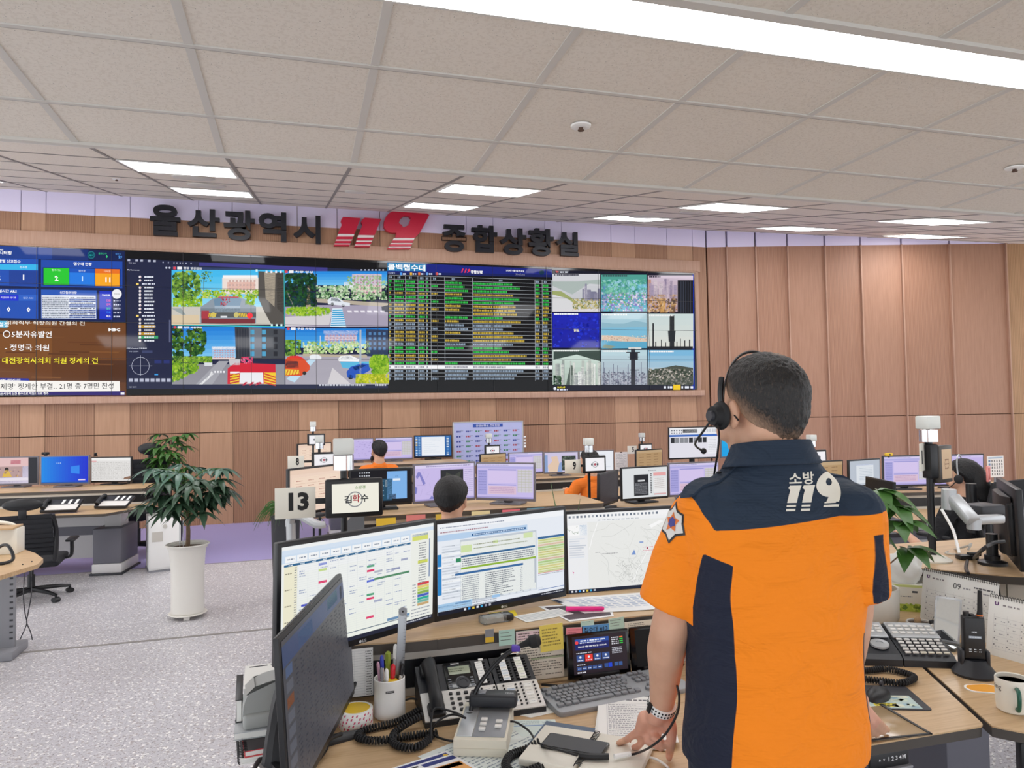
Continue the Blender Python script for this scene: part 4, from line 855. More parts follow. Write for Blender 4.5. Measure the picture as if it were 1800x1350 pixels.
def art_bluebox(a, R):
    a.rect(0, 0, 160, 90, '#2864a8').up().rect(30, 4, 132, 86, '#eef2f8').rect(30, 4, 132, 10, '#dfe8f4').up()
    for i in range(8): a.dashes(40, 14 + i * 8, R.uniform(70, 120), 1, '#c4d0e0', R)
    for i in range(12): a.rect(4, 4 + i * 7, 12, 8 + i * 7, R.choice(['#d8e4f0', '#8fc0e8', '#e0c880'])); a.rect(16, 4 + i * 7, 24, 8 + i * 7, '#8fb8e0'); a.rect(140, 4 + i * 7, 150, 8 + i * 7, R.choice(['#d8e4f0', '#5a90cc']))
    a.rect(0, 86, 160, 90, '#1a3c70')
def art_desktop(a, R):
    a.grad(0, 0, 160, 90, '#0a8ce8', '#0a28d0', 16, True).up().poly([(100, 34), (130, 30), (130, 60), (100, 56)], '#2a86f0').rect(126, 78, 150, 82, '#e8dcf0').up()
    for i in range(3): a.rect(52 + i * 6, 20, 55 + i * 6, 23, '#c0dcf4')
    a.rect(0, 86.5, 160, 90, '#1a50a8')
def art_photo(a, R):
    a.rect(0, 0, 160, 90, '#2a2c34').rect(-0, 0, 130, 90, '#d8cfe4').up().rect(0, 0, 130, 30, '#e4c0c0').rect(70, 8, 104, 22, '#c06878').rect(0, 30, 110, 68, '#b89a98').up().poly([(42, 66), (50, 44), (58, 40), (66, 48), (74, 66)], '#e0b84a').disc(57, 40, 7, '#2a2024').blobs(4, 32, 108, 66, 24, 4, ['#c8a8a0', '#8a6a78', '#d8b070'], R)
    a.rect(0, 70, 130, 80, '#e8e0ea')
def art_grid(a, R):
    a.rect(0, 0, 160, 90, '#e6e4e2').up().rect(0, 0, 160, 10, '#f4f2f0').rect(0, 10, 20, 16, '#e8b8b8')
    for i in range(12): a.rect(0, 16 + i * 6.2, 160, 16.5 + i * 6.2, '#bcb8b4')
    for i in range(18): a.rect(i * 9, 14, .5 + i * 9, 86, '#c4c0bc')
    for i in range(11): a.dashes(2, 19 + i * 6.2, 156, 1.4, '#9a9692', R, .5, 1.6, .8, .5)
    a.up().poly([(136, 76), (160, 72), (160, 84), (130, 84)], '#8a6a58')
def art_doc(a, R):
    a.rect(0, 0, 160, 90, '#dfe2e4').up().rect(40, 20, 92, 84, '#22242a').rect(98, 14, 106, 84, '#e6e8ea').rect(110, 16, 156, 26, '#e8a8a8').rect(110, 30, 156, 78, '#eceaea').rect(112, 80, 156, 84, '#e0b0b0').up()
    a.rect(54, 36, 78, 41, '#d8dadc')
    for i in range(11): a.dashes(44, 46 + i * 3.2, 88, 1.6, '#8a8c92', R, 1, 4)
    for i in range(12): a.rect(99, 18 + i * 5.2, 104, 21 + i * 5.2, '#3a3c44')
    for i in range(6): a.dashes(114, 34 + i * 6, 150, 1.4, '#a89c9c', R)
    a.dashes(92, 9, 120, 2, '#7a7c80', R)
def art_player(a, R):
    a.rect(0, 0, 160, 90, '#e4e2ec').up().rect(0, 20, 160, 26, '#3a6ac0').rect(0, 0, 160, 20, '#eeeef2').rect(44, 4, 92, 15, '#1a1c22').up()
    for i in range(5): a.disc(8 + i * 8, 7, 2.2, '#4a5060', 8).disc(8 + i * 8, 15, 2, '#7a8090', 8)
    for i in range(8): a.rect(4 + i * 15, 29, 17 + i * 15, 45, '#2c2e34' if i in (0, 4, 6, 7) else '#8c8e94')
    for i in range(6): a.rect(104 + i * 9, 4, 110 + i * 9, 14, '#cfd2da')
    a.rect(126, 28, 158, 80, '#eeeef4').up()
    for i in range(9): a.dashes(128, 32 + i * 5, 154, 1.2, '#a8a8b4', R)
def art_cyan(a, R): a.grad(0, 0, 160, 90, '#18b4ee', '#1aa0e4', 3)
def art_sea(a, R):
    a.rect(0, 0, 160, 90, '#d0c8e4').up().poly([(20, 90), (14, 60), (36, 40), (30, 20), (60, 16), (70, 50), (60, 90)], '#e4c8b0').rect(0, 10, 14, 90, '#8aa4d0').poly([(60, 90), (70, 50), (82, 44), (84, 90)], '#8fa6d4').rect(82, 16, 150, 84, '#3a4440').blobs(84, 18, 148, 82, 60, 5, ['#56645c', '#2a3430', '#7a8478'], R)
def art_white(a, R):
    a.rect(0, 0, 160, 90, '#eceff6').up()
    for i in range(14): a.dashes(10, 14 + i * 5, R.uniform(60, 150), 1, '#b4bccc', R)
def art_window(a, R):
    a.rect(0, 0, 160, 90, '#bcc4d0').up().rect(34, 14, 126, 84, '#dfe4ea').rect(34, 14, 126, 18, '#5a7ac0').up()
    for i in range(8): a.rect(50, 28 + i * 6, 120, 28.8 + i * 6, '#8aa0b8')
def monitor(lab, P, art, zb, bezel='plastic_black', scr='screen', stand=True, seed=1, grp=None, logo=False, b=0.012, th=.024):
    cx, cy, cz, yaw, tilt, w_, h_ = P
    t = thing('monitor', lab, 'monitor', (cx, cy, zb), yaw, grp)
    hc = cz - zb; T = Matrix.Translation((0, 0, hc)) @ Matrix.Rotation(-tilt, 4, 'X')
    m = MB(T); m.box((0, th / 2, 0), (w_, th, h_), 0.004); m.box((0, th + .006, -0.01), (w_ * .72, 0.03, h_ * .66), 0.012)
    hs = m.build('housing', bezel, t)
    lo = b * 1.6 if h_ > .25 else b
    a = Art(160, 90, w_ - 2 * b, h_ - b - lo, 0.0002); art(a, random.Random(seed)); a.build('screen', scr, t, T @ Matrix.Translation((0, -0.0012, (lo - b) / 2)) @ UPRIGHT)
    if logo:
        a = Art(16, 6, .03, .011, 0.0001); a.disc(3, 3, 2.4, '#c8ccd0').text('LG', 10.5, 3, 4.4, '#c8ccd0', 0.02); a.build('logo', 'print', hs, T @ Matrix.Translation((0, -0.0013, -h_ / 2 + lo * .45)) @ UPRIGHT)
    if logo: m = MB(); m.tube([(0, .03, hc), (.0, .1, hc - .02), (.0, .15, hc * .5), (.0, .16, .0)], .018, 10, 4); m.build('stand', bezel, t)
    if stand:
        m = MB(); m.box((0, 0.07, hc / 2), (0.07, 0.025, max(hc, .06)), 0.008); m.box((0, 0.05, hc - 0.01), (0.08, 0.04, 0.08), 0.008)
        st = m.build('stand', bezel, t)
        m = MB(); m.box((0, 0.06, 0.007), (0.24, 0.16, 0.014), 0.006); m.build('stand_foot', bezel, st)
    return t
zs = ZS
monitor('left monitor of the front three, showing a ruled schedule with coloured bars', (0.173, 2.14, 1.10, .53, -.042, .54, .325), art_sheet, ZS, logo=True, seed=4, stand=False)

monitor('middle monitor of the front three, showing forms in overlapping windows', (0.669, 2.421, 1.082, .31, -.019, .54, .325), art_form, ZS, logo=True, seed=5, stand=False)
monitor('right monitor of the front three, showing a pale street map beside the officer', (1.222, 2.58, 1.05, -.04, .02, .54, .325), art_map, ZS, logo=True, seed=6, stand=False)
MON0 = monitor('dark nearest monitor at lower left, seen at a steep angle', (0.052, 1.853, 0.973, 1.304, .054, .65, .36), art_table_dim, ZD, scr='dim_screen', stand=False, seed=7, th=.013)
m = MB(); m.tube([(0.0, 0.03, 0.26), (0.02, 0.09, 0.2), (0.03, 0.12, 0.1), (0.03, 0.13, 0.012)], [0.03, 0.03, 0.025, 0.03], 10, 4); st = m.build('stand', 'plastic_black', MON0)
m = MB(); 
for k in (-1, 1): m.tube([(0.03, 0.13, 0.014), (0.03 + k * 0.1, 0.05, 0.01), (0.03 + k * 0.17, -0.06, 0.007)], [0.022, 0.018, 0.012], 8, 4, flat=.5)
m.build('stand_foot', 'plastic_black', st)
BG = 'bezel_grey'
for k, P, art, bz, z, lab in [
    ('A1', (-2.986, 9.154, 1.024, -0.198, -0.008, 0.513, 0.309), art_photo, BG, .842, 'far left monitor cut by the frame, showing a picture of a woman in yellow'),
    ('A2', (-2.441, 8.961, 1.026, -0.250, -0.002, 0.520, 0.313), art_desktop, BG, .842, 'monitor at far left showing a plain bright blue desktop'),
    ('A3', (-2.000, 8.997, 1.011, -0.348, -0.003, 0.470, 0.283), art_grid, 'plastic_black', .842, 'monitor right of the blue desktop one, showing a grey grid sheet'),
    ('B1', (0.110, 5.049, 1.090, 0.796, -0.009, 0.514, 0.310), art_pink, 'plastic_black', .905, 'angled monitor with a peach coloured page behind the number 13 plate'),
    ('B2', (0.551, 5.225, 1.067, -0.027, -0.094, 0.440, 0.265), art_dark, 'plastic_black', .905, 'dark monitor with a light blue column, right of the name display on the front pole'),
    ('B3', (1.012, 5.239, 1.078, 0.131, -0.014, 0.474, 0.285), art_lavmap, BG, .905, 'lavender map monitor directly behind the black-haired seated person'),
    ('B4', (1.437, 5.141, 1.074, -0.651, 0.047, 0.464, 0.279), art_lav, BG, .905, 'lavender form monitor turned left, right of the black-haired seated person'),
    ('C0', (2.271, 8.634, 0.948, 0.370, -0.017, 0.392, 0.236), art_brown, 'plastic_black', .80, 'small brown-tinted monitor below the number 4 plate'),
    ('C1', (2.566, 8.242, 0.961, 0.049, -0.014, 0.436, 0.262), art_lav, BG, .80, 'lavender monitor in the third row, left of the one with a coast map'),
    ('C2', (2.978, 8.158, 0.960, -0.057, -0.013, 0.431, 0.259), art_sea, BG, .80, 'third-row monitor showing a coast map and a dark aerial view'),
    ('C3', (3.417, 8.126, 0.961, -0.116, -0.017, 0.434, 0.261), art_white, BG, .80, 'third-row white monitor behind the number 9 pole'),
    ('D0', (0.181, 9.309, 1.079, 0.600, -0.009, 0.496, 0.298), art_pink, 'plastic_black', .73, 'angled peach coloured monitor in the last row above the number 8 plate'),
    ('D1', (0.725, 10.184, 1.084, 0.047, -0.006, 0.512, 0.308), art_lavtext, BG, .905, 'lavender monitor in the last row left of the seated person with a headset'),
    ('D2', (1.254, 10.147, 1.086, -0.008, -0.010, 0.520, 0.313), art_lav, BG, .905, 'lavender form monitor in the last row right of the person with a headset'),
    ('D3', (1.825, 10.305, 1.092, -0.160, -0.008, 0.539, 0.324), art_bluebox, 'plastic_black', .905, 'monitor in the last row with a white page between blue margins'),
    ('E1', (2.759, 5.539, 0.968, 0.112, -0.013, 0.458, 0.276), art_doc, 'plastic_black', .80, 'white document monitor with a black block, left of the officer\'s shoulder'),
    ('E2', (3.248, 5.590, 0.975, -0.012, -0.023, 0.483, 0.291), art_lav, BG, .80, 'lavender form monitor just left of the officer\'s shoulder strap'),
    ('F1', (4.665, 8.015, 1.147, -0.107, -0.054, 0.659, 0.397), art_player, 'plastic_black', .80, 'raised monitor with a media player window beside the officer\'s headset'),
    ('F2', (5.288, 7.859, 1.155, -0.068, -0.037, 0.659, 0.397), art_cyan, BG, .80, 'raised monitor with a plain cyan screen behind the officer\'s jaw'),
    ('F0', (4.2, 8.3, 0.94, 0.230, -0.026, 0.43, 0.26), art_brown, 'plastic_black', .80, 'small tan monitor under the number 5 plate'),
    ('G0', (4.629, 5.633, 0.954, 0.078, -0.037, 0.413, 0.249), art_brown, 'plastic_black', .80, 'tan monitor showing just right of the officer\'s shoulder'),
    ('G1', (5.043, 5.609, 0.955, 0.148, -0.019, 0.415, 0.250), art_window, 'plastic_black', .80, 'grey monitor with one pale window, second right of the officer\'s shoulder'),
    ('G2', (5.341, 5.408, 0.973, -0.218, -0.032, 0.476, 0.287), art_lav, 'dark_grey', .80, 'lavender form monitor left of the right-hand pole'),
    ('G3', (5.783, 5.273, 0.974, -0.231, -0.045, 0.479, 0.289), art_lavtext, 'dark_grey', .80, 'lavender monitor behind the head of the woman in black')]:
    monitor(lab, P, art, z, bz, seed=hash(k) % 97 if False else sum(map(ord, k)))
# monitors seen from behind or edge-on
def back_monitor(lab, x, y, z, yaw, w_, h_, zb, tilt=0.0, col='plastic_black'):
    t = thing('monitor', lab, 'monitor', (x, y, zb), yaw)
    T = Matrix.Translation((0, 0, z - zb)) @ Matrix.Rotation(-tilt, 4, 'X')
    m = MB(T); m.box((0, 0.015, 0), (w_, 0.03, h_), 0.005); m.box((0, 0.04, 0), (w_ * .7, 0.03, h_ * .62), 0.014); m.build('housing', col, t)
    a = Art(160, 90, w_ - .024, h_ - .024); art_white(a, random.Random(2)); a.build('screen', 'screen', t, T @ Matrix.Translation((0, -0.0012, 0)) @ UPRIGHT)
    m = MB(); m.box((0, 0.075, (z - zb) / 2), (0.06, 0.03, z - zb), 0.008); m.box((0, 0.06, z - zb), (0.09, 0.03, 0.09), 0.006); m.box((0, 0.07, 0.008), (0.22, 0.17, 0.016), 0.006); m.build('stand', col, t)
    return t
E0 = monitor('dark monitor turned away, standing between the number 9 pole and the white document monitor', (2.352, 5.348, 0.961, 0.805, -0.032, 0.435, 0.262), lambda a, R: (a.rect(0, 0, 160, 90, '#5a5058'), a.up(), [a.dashes(10, 10 + i * 5, 150, 1.4, '#746a70', R, 1, 3, .8, .5) for i in range(14)]), .80, scr='dim_screen')

# ---------------------------------------------------------------- name poles with beacons
def pole(lab, x, y, zb, ztop, num, yaw=0.0, plate_dx=-0.16, num_sz=1.0, name=True, face='#f2efe2', side=False, basecol='rail_grey', k=1.0):
    """pole on a shelf: zb foot, ztop top of the beacon"""
    t = thing('name_pole', lab, 'name pole', (x, y, zb), yaw)
    h = ztop - zb
    m = MB(); m.cyl((0, 0, 0.01), (0, 0, h - 0.1), 0.012 * k); m.build('pole', 'plastic_black', t)
    m = MB(); m.lathe([(0.075, 0), (0.075, 0.006), (0.05, 0.02), (0.016, 0.026), (0, 0.026)]); m.build('base', basecol, t)
    m = MB(); m.lathe([(0.037, h - 0.115), (0.037, h - 0.062), (0.034, h - 0.062), (0.02, h - 0.07), (0, h - 0.07)][::1], n=28); m.lathe([(0.0, h - 0.115), (0.037, h - 0.115)], n=28); b = m.build('beacon', 'chrome', t)
    m = MB(); m.box((0, 0, h - 0.03), (0.072, 0.072, 0.058), 0.006); m.build('beacon_cap', 'beacon_white', b)
    zc = h - 0.215
    if not side:
        T = Matrix.Translation((0.035, -0.03, zc))
        m = MB(T); m.box((0, 0.0, 0), (0.205, 0.02, 0.14), 0.008); d = m.build('name_display', 'plastic_black', t)
        a = Art(160, 100, 0.166, 0.104); a.rect(0, 0, 160, 100, face).up()
        if name:
            a.text('소방경', 96, 14, 12, '#5a8a3a', 0.01, width=36).ring(78, 55, 27, 4, '#8a8c90', 28); a.up().text('김', 54, 54, 26, '#20242c', 0.02, width=26).text('학', 82, 52, 28, '#a02434', 0.02, width=26).text('수', 111, 52, 26, '#20242c', 0.02, width=26)
            a.disc(-6, 84, 2, '#5a5c60')
        else: a.ring(80, 50, 24, 4, '#8a8c90', 20).up().dashes(46, 50, 70, 16, '#50545c', R, .6, 1).dashes(92, 50, 112, 16, '#50545c', R, .6, 1); a.disc(80, 50, 10, '#b05060')
        a.build('screen', 'screen', d, T @ Matrix.Translation((0.004, -0.0104, 0)) @ UPRIGHT)
        if num:
            T = Matrix.Translation((plate_dx, 0.0, zc - 0.012)); m = MB(T); m.box((0, 0, 0), (0.14, 0.004, 0.11), 0.001); pl = m.build('number_plate', 'off_white', t)
            a = Art(14, 11, 0.14, 0.11); a.text(num, 7, 5, 6.6 * num_sz, '#0c0c0e', 0.045, width=(2.9 if len(num) == 1 else 7.0)); a.build('number', 'print', pl, T @ Matrix.Translation((0.012, -0.0024, 0)) @ UPRIGHT)
            m = MB(); m.box((plate_dx / 2, 0.006, zc - 0.01), (abs(plate_dx), 0.006, 0.02)); m.build('bracket', 'plastic_black', pl)
    return t
pole('front pole carrying the number 13 plate and a cream name display', 0.154, 2.74, ZS, 1.505, '13', 0.0, -0.17)
def farpole(lab, px, py_top, D, zb, num, yaw=0.0, dx=-0.15):
    p = onD(px, py_top, D); return pole(lab, p.x, p.y, 0.0, p.z, num, yaw, dx, 1.0, False, '#f6f4f8')
farpole('pole carrying the number 8 plate, behind the front number 13 plate', 561, 766, 6.5, 0.905, '8', 0, -.2)
farpole('farthest left name pole with a small white display against the wood wall', 550, 741, 8.7, 0.905, '', 0)
farpole('pole carrying the number 4 plate in front of the whiteboard', 859, 762, 9.2, 0.80, '4', 0, .02)
farpole('pole carrying the number 9 plate, over the person in orange leaning on a desk', 1034, 770, 6.0, 0.80, '9', 0, -.14)
farpole('pole carrying the number 5 plate against the wood wall', 1128, 761, 10.0, 0.80, '5', 0, -.15)
farpole('name pole peeking out just right of the officer\'s collar', 1426, 764, 7.0, 0.80, '', 0)
# the pole at the right turns its plates sideways
t = pole('tall black pole at right with beacon and sideways brown framed name plate', 2.667, 2.581, ZS, 1.54, '', 0, side=True, k=1.25, basecol='off_white')
h = 1.54 - ZS
T = Matrix.Translation((0.045, -0.01, h - 0.215)) @ Matrix.Rotation(rad(19), 4, 'Z'); m = MB(T); m.box((0.03, 0, 0), (0.12, 0.03, 0.165), 0.006); d = m.build('name_display', 'desk_edge', t)
a = Art(10, 14, 0.09, 0.13); a.rect(0, 0, 10, 14, '#d8b894').up().ring(5, 7, 2.4, .3, '#b08a68', 16).dashes(3, 5, 7, .6, '#8a5a48', R).dashes(3, 7, 7, .6, '#8a5a48', R).dashes(3, 9, 7, .6, '#8a5a48', R); a.build('screen', 'print', d, T @ Matrix.Translation((0.034, -0.0155, 0)) @ UPRIGHT)
m = MB(); m.box((0.0, -0.005, h - 0.2), (0.045, 0.05, 0.15), 0.006); m.build('bracket', 'plastic_black', t)
T = Matrix.Translation((-0.045, -0.01, h - 0.18)) @ Matrix.Rotation(rad(33), 4, 'Z'); m = MB(T); m.box((0, 0, 0), (0.11, 0.004, 0.12)); pl = m.build('number_plate', 'off_white', t)
a = Art(10, 12, .11, .12); a.dashes(2, 6, 8, 6, '#111114', R, .2, .4); a.build('number', 'print', pl, T @ Matrix.Translation((0, -0.0024, 0)) @ UPRIGHT)

# ---------------------------------------------------------------- whiteboard, far left furniture
mat('board_blue', '#b9bfe6', 0.4)
t = thing('whiteboard', 'pale blue whiteboard on legs covered in small coloured tags, before the wood wall', 'whiteboard', (2.82, 11.0, 0))
m = MB(); m.box((0, 0, 1.08), (1.1, 0.025, 0.66), 0.004); m.build('board', 'board_blue', t)
m = MB()
for x in (-.555, .555): m.box((x, 0, 1.08), (0.02, 0.035, 0.68), 0.004)
for z in (.75, 1.41): m.box((0, 0, z), (1.13, 0.035, 0.02), 0.004)
m.build('frame', 'silver', t)
for x in (-.5, .5): m = MB(); m.box((x, 0.03, .45), (0.03, 0.03, .9)); m.box((x, 0.03, .02), (.04, .5, .03), .008); m.build('leg', 'silver', t)
a = Art(110, 66, 1.1, .66, .0004); a.rect(0, 0, 110, 66, '#b9bfe6').up().rect(30, 3, 78, 8, '#2c50a8').up().text('종합상황실 근무현황', 54, 5.5, 3.2, '#e8ecf8', .01, width=38)
for j in range(7):
    for i in range(7): a.dashes(4 + i * 15, 14 + j * 7.6, 11 + i * 15, 2.6, R.choice(['#3a4a9a', '#b04a5a', '#3a4a9a', '#4a8a6a']), R, .6, 1.2, .4); a.dashes(11 + i * 15, 13 + j * 7.6, 15 + i * 15, 1, '#8088a8', R)
a.build('print', 'print', t, Matrix.Translation((0, -0.0135, 1.08)) @ UPRIGHT)
m = MB()
for k in range(4): m.cyl((.57, -.02, 1.16 - k * .05), (.6, -.03, 1.16 - k * .05), .016)
m.build('magnet', 'white', t)
# chairs
def chair(lab, loc, rz, headrest=True):
    t = thing('office_chair', lab, 'chair', loc, rz, 'black office chairs')
    m = MB(); m.box((0, 0, .47), (.5, .5, .09), .035, seg=3); m.build('seat', 'fabric_black', t)
    m = MB()
    for j in range(9):
        z0 = .58 + j * .055; m.box((0, -.25 - .05 * math.sin(j / 8 * 3.1) * .6 - j * .008, z0 + .028), (.46 - .004 * j, .025, .06), .01)
    m.build('backrest', 'fabric_black', t)
    for s in (-1, 1): m = MB(); m.tube([(s * .22, -.24, .5), (s * .24, -.285, .7), (s * .235, -.29, .9), (s * .215, -.32, 1.07)], .02, 8, 4); m.build('back_frame', 'plastic_black', t)
    if headrest:
        m = MB(); m.sphere((0, -.32, 1.2), (.15, .035, .075), 20, 12); hr = m.build('headrest', 'plastic_black', t)
        m = MB(); m.box((0, -.33, 1.1), (.06, .02, .12), .006); m.build('headrest_post', 'plastic_black', hr)
    for s in (-1, 1):
        m = MB(); m.tube([(s * .25, .06, .46), (s * .3, .04, .5), (s * .31, .0, .68)], .016, 8, 4); ar = m.build('armrest', 'plastic_black', t)
        m = MB(); m.box((s * .31, .02, .7), (.08, .24, .03), .014); m.build('arm_pad', 'plastic_black', ar)
    m = MB(); m.cyl((0, 0, .1), (0, 0, .3), .03); m.cyl((0, 0, .3), (0, 0, .43), .018); m.box((0, 0, .42), (.24, .26, .05), .02); m.build('gas_column', 'plastic_black', t)
    for k in range(5):
        a_ = 2 * PI * k / 5 + .5; e = V((cos(a_) * .31, sin(a_) * .31, .085))
        m = MB(); m.tube([(0, 0, .125), e * .6 + V((0, 0, .06)), e], [.03, .024, .016], 8, 3); lg = m.build('base_arm', 'plastic_black', t)
        m = MB(); q = V((-sin(a_), cos(a_), 0)) * .02
        m.cyl(e - q * 1.2 + V((0, 0, -.055)), e + q * 1.2 + V((0, 0, -.055)), .03); m.cyl(e + V((0, 0, -.03)), e, .01); m.build('caster', 'plastic_black', lg)
    return t
c1 = chair('black mesh office chair with headrest at the far left console', (-2.28, 7.42, 0), .1)
dup(c1, (-1.8, 9.35, 0), 2.9, 'black office chair behind the far left console, beside the white cabinet')
dup(c1, (4.43, 4.0, 0), .2, 'black office chair of the woman in black at the right')
cz = dup(c1, (2.72, 6.62, -.1), .2, 'black office chair beside the person in orange at the number 9 pole')
c1.scale = (1, 1, .72)
dup(c1, (2.2, 3.35, 0), 2.6, 'dark chair back behind the money tree at the officer\'s right')
cz.scale = (.9, .9, .8)
for lab_, q_ in (('low black office chair under the black-haired seated person', onD(793, 876, 4.1)), ('low black office chair under the distant person in orange with a headset', onD(666, 800, 8.3))):
    d_ = dup(c1, (q_.x, q_.y - .03, 0), .05, lab_); d_.scale = (1, 1, .72)
for nm_ in ('office_chair.005', 'office_chair.006', 'office_chair.002', 'office_chair.003', 'office_chair.004'):
    hs_ = [q for q in bpy.data.objects[nm_].children if q.name.split('.')[0] == 'headrest']
    for q in [k for h_ in hs_ for k in h_.children] + hs_: bpy.data.objects.remove(q)
# white cabinet
t = thing('cabinet', 'white low cabinet between the far left console and the tall planter', 'cabinet', (-1.38, 8.42, 0), .25)
m = MB(); m.box((0, 0, .29), (.3, .36, .54), .006); m.build('body', 'white', t)
m = MB(); m.box((0, -.183, .29), (.28, .012, .5), .003); d = m.build('door', 'white', t)
m = MB(); m.cyl((.0, -.188, .46), (.0, -.2, .46), .022); m.build('lock', 'rail_grey', d)
m = MB(); m.box((-.07, -.192, .36), (.1, .004, .1)); m.build('notice', 'rail_grey', d)
m = MB(); m.box((0, 0, .01), (.31, .36, .02)); m.build('plinth', 'mid_grey', t)
# part of another desk at the left edge
t = thing('side_desk', 'wooden desk end at the left edge with white cables on it', 'desk', (-2.05, 5.55, 0), 0)
pl = [onZ(x, y, .73) for x, y in ((-30, 938), (10, 955), (62, 972), (76, 982), (66, 992), (0, 1012), (-60, 1028), (-80, 950))]
m = MB(Matrix.Translation((2.05, -5.55, 0))); m.prism([(p.x, p.y) for p in pl], .705, .73); m.build('worktop', 'desk_wood', t)
q = onZ(27, 1152, 0); m = MB(Matrix.Translation((2.05, -5.55, 0))); m.box((q.x - .4, q.y + .0, .36), (.8, .03, .62), .004); m.cur = 1
for k in range(14): m.box((q.x - .02, q.y - .016, .12 + k * .04), (.02, .004, .012))
m.cur = 0; m.box((q.x - .4, q.y + .02, .03), (.85, .3, .06), .01); m.build('side_panel', ['mid_grey', 'dark_grey'], t)
q = onZ(14, 975, .73); m = MB(); m.box((0, 0, .08), (.22, .14, .16), .006); m.cur = 1; m.box((-.02, -.02, .168), (.24, .18, .012), .002)
o = tag(m.build('storage_box', ['off_white', 'desk_wood']), 'white box with wooden lid on the desk at the left edge', 'box'); o.location = (q.x - .06, q.y + .07, .73)
def cable(lab, pts, r=.004, mt='plastic_black', sm=5, name='cable'):
    c = V(pts[0]); m = MB(); m.tube([V(p) - c for p in pts], r, 8, sm); o = m.build(name, mt); o.location = c
    return tag(o, lab, 'cable')
b0 = onZ(20, 968, .73)
cable('white cables draped over the white box at the left edge', [b0 + V(p) for p in ((-.2, .0, .19), (-.08, -.05, .2), (.03, -.04, .17), (.06, -.07, .1), (.05, -.1, .02), (-.02, -.13, .008), (-.15, -.13, .008))], .011, 'off_white')
b0 = onZ(30, 990, .73)
cable('black headset cord lying on the desk at the left edge', [b0 + V(p) for p in ((-.2, .1, .01), (-.12, .08, .09), (-.06, .04, .1), (-.02, .0, .03), (-.06, -.03, .01), (-.15, -.02, .01))], .01)
f = [onZ(x, y, .735) for x, y in ((40, 992), (56, 987))]
g = [(43, 1010), (41, 1045), (44, 1078), (47, 1096), (38, 1118), (31, 1136), (36, 1148), (50, 1147), (57, 1132), (54, 1112), (47, 1094), (50, 1075), (55, 1045), (55, 1008)]
D0 = 5.1; zz = [(p := onD(x, y, 5.25)) for x, y in g]
cable('thin grey cord hanging in a loop from the desk at the left edge', [f[0]] + zz + [f[1]], .0035, 'dark_grey')

# ================================================================ things on the front desk
def at_obj(name, m, mats, loc, rz=0, lab=None, cat=None, grp=None, **k):
    o = m.build(name, mats, None, **k); o.location = loc; o.rotation_euler = (0, 0, rz); return tag(o, lab, cat, grp)
def sheet(lab, pts, z, draw=None, W=100, Hh=140, th=0.0008, col='paper', name='paper_sheet', cat='paper', grp=None):
    """sheet of paper lying flat: pts = corners TL TR BR BL seen from the reader"""
    P = [V((p[0], p[1], 0)) for p in pts]; c = sum(P, V()) / 4; P = [p - c for p in P]
    m = MB(); m.prism([(p.x, p.y) for p in P], 0, th)
    t = at_obj(name, m, col, (c.x, c.y, z), 0, lab, cat, grp, smooth=False)
    if draw:
        a = Art(W, Hh, 1, 1, 0.00012); draw(a, random.Random(len(lab)))
        def mp(p):
            u, v = p.x + .5, .5 - p.y
            q = P[0] * (1 - u) * (1 - v) + P[1] * u * (1 - v) + P[2] * u * v + P[3] * (1 - u) * v
            return V((q.x, q.y, th + 0.0003 + p.z))
        a.v = [mp(p) for p in a.v]; a.build('print', 'print', t)
    return t
def box_pts(cx, cy, w_, h_, rz):
    c, s = cos(rz), sin(rz); return [(cx + c * x - s * y, cy + s * x + c * y) for x, y in ((-w_ / 2, h_ / 2), (w_ / 2, h_ / 2), (w_ / 2, -h_ / 2), (-w_ / 2, -h_ / 2))]
def lines(a, R, x0, x1, y0, y1, dy, h, col, f=.9):
    y = y0
    while y < y1: a.dashes(x0, y, x1 if R.random() < .7 else x0 + (x1 - x0) * R.uniform(.4, .9), h, col, R, .6, 2.4, .6, f); y += dy
# --- books and punch at the left end
mat('red_cover', '#c8343a', 0.4); mat('binder_grey', '#b4b8bc', 0.45); mat('punch_grey', '#a3a6a4', 0.4); mat('yellow', '#e8c22e', 0.5)
def book(lab, c, w_, d_, h_, rz, cover='white', spiral=False, draw=None):
    t = thing('book', lab, 'book', c, rz, 'books and papers at the left desk end')
    m = MB(); m.box((0, 0, h_ / 2), (w_ - .006, d_ - .006, h_ - .003)); m.build('pages', 'paper', t)
    m = MB(); m.box((0, 0, h_ - .0012), (w_, d_, .0024), .0006); m.box((0, 0, .0012), (w_, d_, .0024), .0006); cv = m.build('cover', cover, t)
    if draw: a = Art(100, 140, w_, d_, .0002); draw(a, random.Random(3)); a.build('print', 'print', cv, Matrix.Translation((0, 0, h_ + .0003)))
    if spiral:
        m = MB()
        for k in range(int(d_ / .009)): y = -d_ / 2 + .008 + k * .009; m.tube([(-w_ / 2 + .008, y, h_), (-w_ / 2 - .003, y, h_ + .003), (-w_ / 2 - .006, y, h_ / 2), (-w_ / 2 - .003, y, -.0), (-w_ / 2 + .006, y, 0.0)], .0013, 5)
        m.build('spiral', 'plastic_black', t, smooth=True)
    return t
def red_art(a, R):
    a.rect(0, 0, 100, 140, '#3a3438').rect(4, 4, 100, 44, '#8a5a30').blobs(6, 4, 98, 44, 40, 8, ['#f0b030', '#f4d040', '#2a2020', '#d05a28', '#503018'], R).rect(2, 44, 100, 84, '#d23438').up().dashes(12, 56, 90, 6, '#f0b0a8', R, 1, 2.2).dashes(12, 66, 84, 4, '#eaa098', R).rect(40, 122, 100, 134, '#d8404a')
bz = ZD
book('lowest white book of the pile at the left desk end', (-.06, 2.1, bz), .2, .27, .014, .1, 'white', True)
